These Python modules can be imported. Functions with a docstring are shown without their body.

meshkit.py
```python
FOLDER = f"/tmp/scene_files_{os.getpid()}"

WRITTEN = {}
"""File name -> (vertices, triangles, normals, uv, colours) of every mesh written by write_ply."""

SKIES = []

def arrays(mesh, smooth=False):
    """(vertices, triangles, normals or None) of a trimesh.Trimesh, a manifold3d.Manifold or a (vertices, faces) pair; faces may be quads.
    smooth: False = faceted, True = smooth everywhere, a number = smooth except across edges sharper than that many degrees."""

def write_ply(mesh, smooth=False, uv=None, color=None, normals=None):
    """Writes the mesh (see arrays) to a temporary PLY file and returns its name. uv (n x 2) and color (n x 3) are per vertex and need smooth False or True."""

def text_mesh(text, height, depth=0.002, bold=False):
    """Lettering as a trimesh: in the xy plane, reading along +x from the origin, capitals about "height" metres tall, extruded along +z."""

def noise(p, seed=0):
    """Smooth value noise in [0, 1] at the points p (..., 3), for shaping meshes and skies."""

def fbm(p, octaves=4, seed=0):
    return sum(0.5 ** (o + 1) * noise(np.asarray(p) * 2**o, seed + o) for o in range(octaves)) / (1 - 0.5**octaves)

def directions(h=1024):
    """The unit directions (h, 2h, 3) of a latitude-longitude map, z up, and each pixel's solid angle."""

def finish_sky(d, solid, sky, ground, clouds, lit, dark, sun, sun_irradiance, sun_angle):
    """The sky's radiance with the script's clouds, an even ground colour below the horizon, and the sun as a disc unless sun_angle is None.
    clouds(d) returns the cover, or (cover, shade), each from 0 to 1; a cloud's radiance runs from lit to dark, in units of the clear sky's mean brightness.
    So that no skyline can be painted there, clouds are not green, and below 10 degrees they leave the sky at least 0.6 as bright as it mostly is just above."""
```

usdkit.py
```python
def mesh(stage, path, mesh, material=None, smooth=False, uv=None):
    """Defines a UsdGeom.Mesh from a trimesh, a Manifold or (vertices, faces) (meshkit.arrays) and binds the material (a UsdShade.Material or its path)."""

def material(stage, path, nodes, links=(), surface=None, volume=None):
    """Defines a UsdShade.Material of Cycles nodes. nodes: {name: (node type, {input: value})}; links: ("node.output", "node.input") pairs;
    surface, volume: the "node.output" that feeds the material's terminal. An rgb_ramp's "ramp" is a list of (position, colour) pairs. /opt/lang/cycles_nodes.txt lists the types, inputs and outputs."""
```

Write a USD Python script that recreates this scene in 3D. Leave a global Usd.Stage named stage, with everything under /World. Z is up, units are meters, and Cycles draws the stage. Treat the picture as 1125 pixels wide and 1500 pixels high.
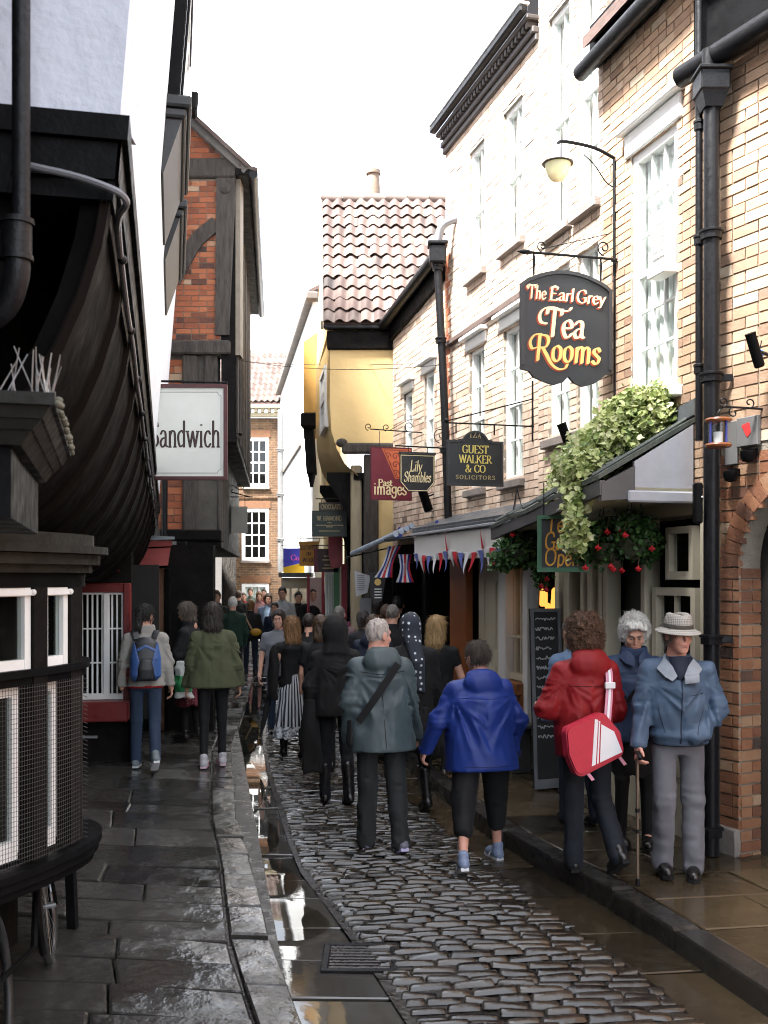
import math, random
import numpy as np, trimesh, usdkit, meshkit
import shapely
import shapely.geometry as sg
from shapely import affinity
from shapely.ops import unary_union
from pxr import Usd, UsdGeom, UsdLux, UsdShade, Gf, Sdf, Vt

random.seed(5)
rng = np.random.default_rng(11)
stage = Usd.Stage.CreateInMemory()
UsdGeom.SetStageUpAxis(stage, UsdGeom.Tokens.z)
UsdGeom.SetStageMetersPerUnit(stage, 1.0)
UsdGeom.Xform.Define(stage, '/World')
UsdGeom.Scope.Define(stage, '/World/Looks')

# ---------------------------------------------------------------- camera, sky, light
FPX, CX, HY, CAMZ = 1458.0, 562.5, 845.0, 2.05
cam = UsdGeom.Camera.Define(stage, '/World/camera')
cam.CreateHorizontalApertureAttr(36.0)
cam.CreateVerticalApertureAttr(48.0)
cam.CreateFocalLengthAttr(FPX / 1125 * 36.0)
cam.CreateVerticalApertureOffsetAttr((HY - 750) / 1125 * 36.0)
cam.CreateClippingRangeAttr(Gf.Vec2f(0.05, 500))
cam.AddTranslateOp().Set(Gf.Vec3d(0, 0, CAMZ))
cam.AddRotateXOp().Set(90.0)
cam.CreateExposureAttr(4.7)
cam.CreateFStopAttr(7.1)
cam.CreateFocusDistanceAttr(8.0)

SUN_EL, SUN_AZ = math.radians(60), math.radians(-130)     # a bright overcast sky, lighter to the left of the street
sky = UsdLux.DomeLight.Define(stage, '/World/sky')
sky_m = usdkit.material(stage, '/World/Looks/overcast_sky', {
    'tex': ('sky_texture', {'sky_type': 'single_scattering', 'sun_disc': False, 'sun_elevation': SUN_EL, 'sun_rotation': SUN_AZ, 'aerosol_density': 2.0}),
    'tc': ('texture_coordinate', {}),
    'nz': ('noise_texture', {'scale': 2.2, 'detail': 4.0}),
    'cl': ('rgb_ramp', {'ramp': [(0.3, (1.95, 2.1, 2.35)), (0.7, (2.65, 2.75, 2.9))]}),
    'mx': ('mix', {'fac': 0.92}),
    'bg': ('background_shader', {'strength': 0.06}),
}, [('tc.generated', 'nz.vector'), ('nz.fac', 'cl.fac'), ('tex.color', 'mx.color1'), ('cl.color', 'mx.color2'), ('mx.color', 'bg.color')], surface='bg.background')
UsdShade.MaterialBindingAPI.Apply(sky.GetPrim()).Bind(sky_m)
sky.GetPrim().SetCustomDataByKey('kind', 'structure')
sun = UsdLux.DistantLight.Define(stage, '/World/sun')
sun.CreateIntensityAttr(0.4)
sun.CreateAngleAttr(14.0)
sun.CreateColorAttr(Gf.Vec3f(1.0, 0.98, 0.95))
sun.GetPrim().CreateAttribute('inputs:normalize', Sdf.ValueTypeNames.Bool).Set(True)
# the light shines along -z; turn z to the direction towards the sun
_sd = Gf.Vec3d(math.sin(SUN_AZ) * math.cos(SUN_EL), math.cos(SUN_AZ) * math.cos(SUN_EL), math.sin(SUN_EL))
sun.AddTransformOp().Set(Gf.Matrix4d().SetRotate(Gf.Rotation(Gf.Vec3d(0, 0, 1), _sd)))

# ---------------------------------------------------------------- helpers
def at(px, py, d):
    """the point at depth d (metres along the street) that the photograph shows at pixel px, py"""
    return np.array([(px - CX) / FPX * d, d, CAMZ + (HY - py) / FPX * d])

def ground(px, py, z=0.0):
    d = FPX * (CAMZ - z) / (py - HY)
    return np.array([(px - CX) / FPX * d, d, z])

_counts = {}
def _numbered(parent, name):
    k = (parent, name)
    n = _counts.get(k, -1) + 1
    _counts[k] = n
    return f'{parent}/{name}' + (f'_{n:03d}' if n else '')

class T:
    """a thing, a part or a sub-part: a prim path and the thing's base"""
    def __init__(s, path, loc):
        s.path, s.loc = path, np.asarray(loc, float)
    def add(s, name, mesh, mat, smooth=False, label=None, kind=None, tone=None):
        path = _numbered(s.path, name)
        v, f = mesh
        m = usdkit.mesh(stage, path, (np.asarray(v, float) - s.loc, f), mat, smooth=smooth)
        if tone is not None:
            pv, one = UsdGeom.PrimvarsAPI(m), np.ndim(tone) == 0
            pv.CreatePrimvar('tone', Sdf.ValueTypeNames.FloatArray, 'constant' if one else 'vertex').Set(Vt.FloatArray.FromNumpy(np.atleast_1d(np.asarray(tone, np.float32)).copy()))
        p = m.GetPrim()
        if label: p.SetCustomDataByKey('label', label)
        if kind: p.SetCustomDataByKey('kind', kind)
        return T(path, s.loc)

def thing(name, label, cat, loc=(0, 0, 0), group=None, kind=None):
    path = _numbered('/World', name)
    x = UsdGeom.Xform.Define(stage, path)
    x.AddTranslateOp().Set(Gf.Vec3d(*map(float, loc)))
    p = x.GetPrim()
    if label: p.SetCustomDataByKey('label', label)
    if cat: p.SetCustomDataByKey('category', cat)
    if group: p.SetCustomDataByKey('group', group)
    if kind: p.SetCustomDataByKey('kind', kind)
    return T(path, loc)

def join(ms):
    ms = [m for m in ms if m is not None and len(m[0])]
    n, V, Fs = 0, [], []
    for v, f in ms:
        V.append(np.asarray(v, float)); Fs.append(np.asarray(f, int) + n); n += len(v)
    return np.vstack(V), np.vstack(Fs)

_BF = np.array([[0, 2, 1], [0, 3, 2], [4, 5, 6], [4, 6, 7], [0, 1, 5], [0, 5, 4], [1, 2, 6], [1, 6, 5], [2, 3, 7], [2, 7, 6], [3, 0, 4], [3, 4, 7]])
def hexa(p):
    """a box from 8 corners: bottom ring 0-3 anticlockwise, top ring 4-7"""
    return np.asarray(p, float), _BF
def box(x0, x1, y0, y1, z0, z1):
    return hexa([(x0, y0, z0), (x1, y0, z0), (x1, y1, z0), (x0, y1, z0), (x0, y0, z1), (x1, y0, z1), (x1, y1, z1), (x0, y1, z1)])

def _chamfer_unit():
    pts, tag = [], []
    for sx in (-1, 1):
        for sy in (-1, 1):
            for sz in (-1, 1):
                for k in range(3):
                    o = np.array([0.8, 0.8, 0.8]); o[k] = 1.0
                    pts.append(o * (sx, sy, sz)); tag.append((sx, sy, sz, k))
    h = trimesh.convex.convex_hull(np.array(pts))
    idx = [int(np.argmin(np.linalg.norm(np.array(pts) - v, axis=1))) for v in h.vertices]
    return [tag[i] for i in idx], np.array(h.faces)
_CT, _CF = _chamfer_unit()
_CS = np.array([t[:3] for t in _CT], float); _CK = np.array([t[3] for t in _CT])
def cbox(x0, x1, y0, y1, z0, z1, c=0.005):
    """a box with chamfered edges (44 triangles)"""
    half = np.array([x1 - x0, y1 - y0, z1 - z0]) / 2
    c = min(c, 0.45 * half.min())
    o = np.repeat((half - c)[None], len(_CS), 0)
    o[np.arange(len(_CK)), _CK] += c
    return o * _CS + np.array([x0 + x1, y0 + y1, z0 + z1]) / 2, _CF

class Fr:
    """a wall's frame: u along it from a to b, w out of it towards the street, z up; lean moves the wall out as it rises"""
    def __init__(s, a, b, street, lean=0.0, z0=0.0):
        s.a = np.array(a[:2], float); d = np.array(b[:2], float) - s.a
        s.len = float(np.hypot(*d)); s.d = d / s.len
        n = np.array([s.d[1], -s.d[0]])
        if n @ (np.array(street[:2]) - s.a) < 0: n = -n
        s.n, s.lean, s.z0 = n, lean, z0
        s.flip = (s.d[0] * n[1] - s.d[1] * n[0]) < 0
    def p(s, u, w, z):
        w = w + s.lean * (z - s.z0)
        return np.array([s.a[0] + u * s.d[0] + w * s.n[0], s.a[1] + u * s.d[1] + w * s.n[1], z])
    def map(s, m):
        v, f = m
        v = np.asarray(v, float)
        w = v[:, 1] + s.lean * (v[:, 2] - s.z0)
        out = np.stack([s.a[0] + v[:, 0] * s.d[0] + w * s.n[0], s.a[1] + v[:, 0] * s.d[1] + w * s.n[1], v[:, 2]], 1)
        return out, (np.asarray(f)[:, ::-1] if s.flip else np.asarray(f))
    def u(s, px, w=0.0):
        """where along the wall (proud of it by w) the photograph's column px falls"""
        k = (px - CX) / FPX
        a = s.a + s.n * w
        return float((k * a[1] - a[0]) / (s.d[0] - k * s.d[1]))
    def z(s, px, py, w=0.0):
        y = s.a[1] + s.n[1] * w + s.d[1] * s.u(px, w)
        return CAMZ + (HY - py) / FPX * y
    def box(s, u0, u1, w0, w1, z0, z1, c=0):
        return s.map(cbox(u0, u1, w0, w1, z0, z1, c) if c else box(u0, u1, w0, w1, z0, z1))
    def prism(s, poly, w0, w1):
        """a polygon in (u, z) made a slab from w0 to w1"""
        out = []
        for g in getattr(poly, 'geoms', [poly]):
            if g.is_empty or g.geom_type != 'Polygon': continue
            m = trimesh.creation.extrude_polygon(g, w1 - w0, engine='earcut')
            v = np.array(m.vertices)
            out.append((np.stack([v[:, 0], v[:, 2] + w0, v[:, 1]], 1), np.array(m.faces)[:, ::-1]))
        return s.map(join(out))

def tube(pts, r, sides=10, cap=True):
    p = np.asarray(pts, float)
    r = np.broadcast_to(np.asarray(r, float), (len(p),))
    t = np.gradient(p, axis=0); t /= np.linalg.norm(t, axis=1, keepdims=True) + 1e-12
    ref = np.array([0, 0, 1.0]) if abs(t[0][2]) < 0.9 else np.array([1.0, 0, 0])
    A = []
    a = np.cross(t[0], ref); a /= np.linalg.norm(a)
    for k in range(len(p)):
        a = a - t[k] * (a @ t[k]); a /= np.linalg.norm(a) + 1e-12
        A.append(a)
    A = np.array(A); B = np.cross(t, A)
    g = np.arange(sides) * 2 * np.pi / sides
    v = p[:, None] + r[:, None, None] * (np.cos(g)[None, :, None] * A[:, None] + np.sin(g)[None, :, None] * B[:, None])
    i, j = np.meshgrid(np.arange(len(p) - 1), np.arange(sides), indexing='ij')
    q = np.stack([i * sides + j, i * sides + (j + 1) % sides, (i + 1) * sides + (j + 1) % sides, (i + 1) * sides + j], -1).reshape(-1, 4)
    f = np.vstack([q[:, [0, 1, 2]], q[:, [0, 2, 3]]])
    v = v.reshape(-1, 3)
    if cap:
        n = len(v); v = np.vstack([v, p[0], p[-1]]); k = np.arange(sides); m = (len(p) - 1) * sides
        f = np.vstack([f, np.stack([np.full(sides, n), (k + 1) % sides, k], 1), np.stack([np.full(sides, n + 1), m + k, m + (k + 1) % sides], 1)])
    return v, f

def spline(pts, n=24):
    """Catmull-Rom through the points"""
    p = np.asarray(pts, float)
    if len(p) < 3: return np.array([p[0] + (p[-1] - p[0]) * t for t in np.linspace(0, 1, n)])
    q = np.vstack([2 * p[0] - p[1], p, 2 * p[-1] - p[-2]])
    out, m = [], len(p) - 1
    for t in np.linspace(0, m, n):
        k = min(int(t), m - 1); x = t - k
        a, b, c, d = q[k:k + 4]
        out.append(0.5 * (2 * b + (c - a) * x + (2 * a - 5 * b + 4 * c - d) * x * x + (3 * b - a - 3 * c + d) * x ** 3))
    return np.array(out)

def spiral(c, ax, ay, r0, r1, a0, a1, n=24):
    """a flat scroll about c in the plane of the unit vectors ax, ay"""
    t = np.linspace(0, 1, n)[:, None]
    r = r0 + (r1 - r0) * t; a = a0 + (a1 - a0) * t
    return np.asarray(c) + r * np.cos(a) * np.asarray(ax) + r * np.sin(a) * np.asarray(ay)

def lathe(prof, c, sides=20):
    """prof: (radius, z) pairs from bottom to top, turned about the upright axis through c"""
    prof = np.asarray(prof, float)
    g = np.arange(sides) * 2 * np.pi / sides
    v = np.stack([prof[:, None, 0] * np.cos(g), prof[:, None, 0] * np.sin(g), np.repeat(prof[:, 1:2], sides, 1)], -1).reshape(-1, 3) + np.asarray(c, float)
    i, j = np.meshgrid(np.arange(len(prof) - 1), np.arange(sides), indexing='ij')
    q = np.stack([i * sides + j, i * sides + (j + 1) % sides, (i + 1) * sides + (j + 1) % sides, (i + 1) * sides + j], -1).reshape(-1, 4)
    return v, np.vstack([q[:, [0, 1, 2]], q[:, [0, 2, 3]]])

def ball(c, r, n=2, sq=(1, 1, 1)):
    m = trimesh.creation.icosphere(n, 1.0)
    return np.array(m.vertices) * r * np.asarray(sq) + np.asarray(c, float), np.array(m.faces)

def sheet(P):
    """a grid of points (n, m, 3) as a surface"""
    P = np.asarray(P, float); n, m = P.shape[:2]
    i, j = np.meshgrid(np.arange(n - 1), np.arange(m - 1), indexing='ij')
    q = np.stack([i * m + j, (i + 1) * m + j, (i + 1) * m + j + 1, i * m + j + 1], -1).reshape(-1, 4)
    return P.reshape(-1, 3), np.vstack([q[:, [0, 1, 2]], q[:, [0, 2, 3]]])

def slab(P, t):
    """the surface P (n, m, 3) thickened by the vector t"""
    a, f = sheet(P); n, m = np.asarray(P).shape[:2]
    b = a - np.asarray(t)
    k = len(a)
    ring = [(0, j) for j in range(m)] + [(i, m - 1) for i in range(1, n)] + [(n - 1, j) for j in range(m - 2, -1, -1)] + [(i, 0) for i in range(n - 2, 0, -1)]
    e = np.array([i * m + j for i, j in ring]); e2 = np.roll(e, -1)
    side = np.vstack([np.stack([e, e2, e2 + k], 1), np.stack([e, e2 + k, e + k], 1)])
    return np.vstack([a, b]), np.vstack([f, f[:, ::-1] + k, side])

# ---------------------------------------------------------------- materials
_mats = {}
def mat(name, color, rough=0.7, var=0.15, scale=6.0, bump=0.0, bscale=40.0, spec=0.5, coat=0.0, rvar=0.0, metallic=0.0, sheen=0.0, stretch=None, bdist=0.01):
    """one coloured material with grain: colour noise, roughness noise and fine relief"""
    if name in _mats: return _mats[name]
    c = np.array(color, float)
    n = {'g': ('geometry', {}), 'mp': ('mapping', {'scale': stretch or (1, 1, 1)}),
         'n': ('noise_texture', {'scale': scale, 'detail': 5.0, 'roughness': 0.6}),
         'r': ('rgb_ramp', {'ramp': [(0.25, tuple(c * (1 - var))), (0.5, tuple(c)), (0.78, tuple(np.minimum(c * (1 + var), 1)))]}),
         'p': ('principled_bsdf', {'roughness': rough, 'specular_ior_level': spec, 'coat_weight': coat, 'metallic': metallic, 'sheen_weight': sheen, 'sheen_roughness': 0.5})}
    l = [('g.position', 'mp.vector'), ('mp.vector', 'n.vector'), ('n.fac', 'r.fac'), ('r.color', 'p.base_color')]
    if rvar:
        n['rr'] = ('map_range', {'from_min': 0.3, 'from_max': 0.7, 'to_min': max(rough - rvar, 0.02), 'to_max': min(rough + rvar, 1.0), 'clamp': True})
        n['n3'] = ('noise_texture', {'scale': scale * 1.7, 'detail': 3.0})
        l += [('mp.vector', 'n3.vector'), ('n3.fac', 'rr.value'), ('rr.result', 'p.roughness')]
    if bump:
        n['n2'] = ('noise_texture', {'scale': bscale, 'detail': 4.0})
        n['b'] = ('bump', {'strength': bump, 'distance': bdist})
        l += [('mp.vector', 'n2.vector'), ('n2.fac', 'b.height'), ('b.normal', 'p.normal')]
    _mats[name] = usdkit.material(stage, '/World/Looks/' + name, n, l, surface='p.BSDF')
    return _mats[name]

def tone_mat(name, ramp, rough=0.85, scale=14.0, bump=0.5, bscale=60.0, amt=0.35, rvar=0.0, spec=0.4, bdist=0.006, stain=0.0, stain_col=(0.05, 0.045, 0.04)):
    """pieces whose own tone (0..1, a mesh attribute) picks their colour along the ramp"""
    n = {'g': ('geometry', {}), 'a': ('attribute', {'attribute': 'tone'}),
         'n': ('noise_texture', {'scale': scale, 'detail': 5.0, 'roughness': 0.65}),
         'm': ('math', {'math_type': 'multiply_add', 'value2': amt, 'value3': -amt / 2}),
         's': ('math', {'math_type': 'add'}),
         'r': ('rgb_ramp', {'ramp': ramp}),
         'n2': ('noise_texture', {'scale': bscale, 'detail': 4.0}),
         'b': ('bump', {'strength': bump, 'distance': bdist}),
         'p': ('principled_bsdf', {'roughness': rough, 'specular_ior_level': spec})}
    l = [('g.position', 'n.vector'), ('n.fac', 'm.value1'), ('a.fac', 's.value1'), ('m.value', 's.value2'), ('s.value', 'r.fac'),
         ('g.position', 'n2.vector'), ('n2.fac', 'b.height'), ('b.normal', 'p.normal')]
    src = 'r.color'
    if stain:
        n['sn'] = ('noise_texture', {'scale': 1.3, 'detail': 6.0, 'roughness': 0.7})
        n['sr'] = ('map_range', {'from_min': 0.5, 'from_max': 0.72, 'to_min': 0.0, 'to_max': stain, 'clamp': True})
        n['sm'] = ('mix', {'color2': stain_col})
        l += [('g.position', 'sn.vector'), ('sn.fac', 'sr.value'), ('sr.result', 'sm.fac'), ('r.color', 'sm.color1')]
        src = 'sm.color'
    l.append((src, 'p.base_color'))
    if rvar:
        n['n3'] = ('noise_texture', {'scale': 3.0, 'detail': 4.0})
        n['rr'] = ('map_range', {'from_min': 0.35, 'from_max': 0.65, 'to_min': max(rough - rvar, 0.03), 'to_max': rough + rvar, 'clamp': True})
        l += [('g.position', 'n3.vector'), ('n3.fac', 'rr.value'), ('rr.result', 'p.roughness')]
    _mats[name] = usdkit.material(stage, '/World/Looks/' + name, n, l, surface='p.BSDF')
    return _mats[name]

glass = usdkit.material(stage, '/World/Looks/window_glass', {
    't': ('transparent_bsdf', {'color': (0.9, 0.93, 0.92)}), 'g': ('glossy_bsdf', {'color': (1, 1, 1), 'roughness': 0.015}),
    'f': ('fresnel', {'IOR': 1.5}), 'ge': ('geometry', {}), 'iv': ('math', {'math_type': 'subtract', 'value1': 1.0}), 'mu': ('math', {'math_type': 'multiply'}), 'm': ('mix_closure', {})}, [('ge.backfacing', 'iv.value2'), ('iv.value', 'mu.value1'), ('f.fac', 'mu.value2'), ('mu.value', 'm.fac'), ('t.BSDF', 'm.closure1'), ('g.BSDF', 'm.closure2')], surface='m.closure')
def emit(name, col, s):
    return usdkit.material(stage, '/World/Looks/' + name, {'e': ('emission', {'color': col, 'strength': s})}, [], surface='e.emission')

black_paint = mat('black_paint', (0.0035, 0.0035, 0.0038), 0.5, 0.4, 8, 0.15, 60, rvar=0.12, spec=.07)
black_iron = mat('black_iron', (0.006, 0.006, 0.007), 0.4, 0.4, 20, 0.2, 90, rvar=0.12, spec=.2)
black_timber = mat('black_timber', (0.007, 0.0062, 0.0056), 0.65, 0.5, 5, 0.6, 22, stretch=(1, 1, 1), rvar=0.15, spec=.08)
old_timber = mat('old_timber', (0.052, 0.044, 0.037), 0.85, 0.6, 9, 0.9, 30, stretch=(2.2, 2.2, 0.35), bdist=0.02)
white_paint = mat('white_paint', (0.72, 0.72, 0.70), 0.45, 0.05, 5, 0.08, 70)
cream_paint = mat('cream_paint', (0.55, 0.50, 0.38), 0.45, 0.08, 5, 0.08, 70)
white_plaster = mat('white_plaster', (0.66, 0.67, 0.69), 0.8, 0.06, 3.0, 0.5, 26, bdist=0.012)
mortar = mat('mortar', (0.22, 0.19, 0.15), 0.95, 0.25, 7, 0.7, 80)
lead = mat('lead_sheet', (0.11, 0.12, 0.13), 0.4, 0.25, 5, 0.25, 14, rvar=0.15, metallic=0.3)
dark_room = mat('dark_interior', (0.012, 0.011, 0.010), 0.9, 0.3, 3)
red_paint = mat('oxblood_paint', (0.13, 0.012, 0.012), 0.4, 0.15, 5, 0.1, 60, rvar=0.1)
grey_stone = mat('sill_stone', (0.20, 0.17, 0.15), 0.8, 0.25, 9, 0.6, 50)
gold = mat('gilding', (0.72, 0.50, 0.13), 0.4, 0.12, 20, 0.0, spec=0.6)
pale_gold = mat('pale_gilding', (0.85, 0.72, 0.42), 0.45, 0.08, 20)
curtain_m = mat('net_curtain', (0.74, 0.74, 0.72), 0.9, 0.12, 4, stretch=(14, 14, 0.4))
galv = mat('galvanised_steel', (0.35, 0.36, 0.37), 0.4, 0.25, 20, metallic=0.8, rvar=0.1)
# ---------------------------------------------------------------- lines of the street (x at depth y)
def L(*pts):
    p = np.array(sorted(pts, key=lambda q: q[1]))
    return lambda y: np.interp(y, p[:, 1], p[:, 0])
kerb_l = L((.62, 0.5), (.09, 2.6), (-.38, 4.56), (-.60, 5.3), (-.95, 7.08), (-1.25, 8.4), (-1.8, 11.7), (-2.68, 20.6), (-3.6, 30), (-4.2, 36))
kerb_li = lambda y: kerb_l(y) - 0.21
gut_r = L((.9, 1.0), (.137, 4.6), (-.166, 5.69), (-.60, 7.08), (-1.21, 10.5), (-1.5, 12.5), (-2.35, 20.6), (-3.3, 30), (-3.9, 36))
sett_r = L((2.0, 2.0), (1.44, 4.56), (1.33, 5.09), (.995, 6.01), (.826, 6.75), (.42, 8.3), (.03, 9.8), (-.5, 12.5), (-1.2, 17), (-2.0, 25), (-3.2, 36))
kerb_r = L((2.3, 2.6), (1.79, 4.63), (1.57, 5.48), (1.31, 6.43), (.98, 7.2), (.73, 8.3), (.39, 9.8), (-.05, 12.5), (-.75, 15.5), (-1.3, 20), (-1.9, 26), (-3.0, 36))
PAVE_R, PAVE_L = 0.13, 0.045

R_D = np.array([-.2723, .9622])
def rline(u): return (2.25 + R_D[0] * u, 7.1 + R_D[1] * u)
FR = Fr(rline(0), rline(8), (0, 7))
uR = lambda px, w=0.0: FR.u(px, w)
F1 = Fr((2.37, 6.95), (2.37 + .463 * 3, 6.95 - .886 * 3), (0, 5))
FL = Fr((-.83, 3.05), (-.83 - .212 * 10.4, 13.45), (1, 8), lean=0.08, z0=3.2)
jet_z = lambda u: 3.45 - .045 * u          # the jetty's bottom edge drops along the street

# ---------------------------------------------------------------- bricks
def brick_tone(ramp, name, **k): return tone_mat(name, ramp, **k)
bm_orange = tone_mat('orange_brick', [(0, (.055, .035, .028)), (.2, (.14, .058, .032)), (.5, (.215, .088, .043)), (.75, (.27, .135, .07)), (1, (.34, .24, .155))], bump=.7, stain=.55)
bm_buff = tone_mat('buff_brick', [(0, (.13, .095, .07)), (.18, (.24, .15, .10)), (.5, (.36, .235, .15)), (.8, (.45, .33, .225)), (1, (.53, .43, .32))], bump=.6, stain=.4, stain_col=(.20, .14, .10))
bm_pale = tone_mat('pale_buff_brick', [(0, (.22, .16, .13)), (.15, (.38, .27, .20)), (.5, (.56, .42, .32)), (.8, (.64, .51, .40)), (1, (.68, .58, .47))], bump=.6, stain=.4, stain_col=(.24, .18, .135))
bm_red = tone_mat('red_brick', [(0, (.055, .035, .03)), (.25, (.19, .065, .035)), (.55, (.33, .10, .045)), (.85, (.40, .15, .07)), (1, (.42, .30, .20))], bump=.7)
bm_brown = tone_mat('brown_brick', [(0, (.12, .08, .06)), (.5, (.28, .16, .09)), (1, (.42, .28, .17))], bump=.6)

def seen(p):
    """how large a piece of the wall at p shows in the picture (0 outside it)"""
    x, y, z = p
    if y < .5: return 0
    px, py = CX + x / y * FPX, HY - (z - CAMZ) / y * FPX
    return (1 if -20 < px < 1145 and -20 < py < 1520 else .01) / y

def lay(th, fr, region, m, course=.070, length=.215, joint=.011, proud=.007, limit=300, name='brick', seed=1, shift=0.0, headers=True, tone=(.5, .24), w0=-.03):
    """brickwork: single bricks over the region, a shapely polygon in (u, z); the 300 that show largest are parts, the rest one part"""
    r = np.random.default_rng(seed)
    u0, z0, u1, z1 = region.bounds
    found = []
    k = 0
    z = z0
    while z + course * .6 < z1:
        zz = min(z + course - joint, z1)
        line = region.intersection(sg.LineString([(u0 - 1, (z + zz) / 2), (u1 + 1, (z + zz) / 2)]))
        for g in getattr(line, 'geoms', [line]):
            if g.is_empty or g.geom_type != 'LineString': continue
            a, b = sorted((g.coords[0][0], g.coords[-1][0]))
            u = a
            n = k
            first = True
            while u < b - .02:
                l = length if (not headers or (n + k) % 3) else length * .5
                if first and k % 2: l = length * .5 - .003
                first = False
                e = min(u + l, b)
                if b - e < .045: e = b
                if e - u > .03:
                    found.append((u + joint / 2 * (u > a), e - joint / 2 * (e < b), z, zz))
                u = e; n += 1
        z += course; k += 1
    r2 = []
    for (a, b, c, d) in found:
        q = fr.p((a + b) / 2, 0, (c + d) / 2)
        r2.append((seen(q) * (b - a), a, b, c, d))
    r2.sort(key=lambda t: -t[0])
    rest, rt = [], []
    for i, (_, a, b, c, d) in enumerate(r2):
        j = lambda s: r.normal(0, s)
        w = proud + .004 + j(.0016)
        pts = []
        for zz2 in (c + j(.0012), d + j(.0012)):
            pts += [(a + j(.0015), w0, zz2), (b + j(.0015), w0, zz2), (b + j(.0015), w + j(.0008), zz2), (a + j(.0015), w + j(.0008), zz2)]
        mesh = fr.map(hexa(pts))
        t = float(np.clip(r.normal(*tone), 0, 1))
        if i < limit: th.add(name, mesh, m, tone=t)
        else: rest.append(mesh); rt.append(t)
    if rest:
        th.add('brickwork', join(rest), m, kind='stuff', tone=np.repeat(rt, 8))

def rect(a, b, c, d): return sg.box(min(a, b), min(c, d), max(a, b), max(c, d))

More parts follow.
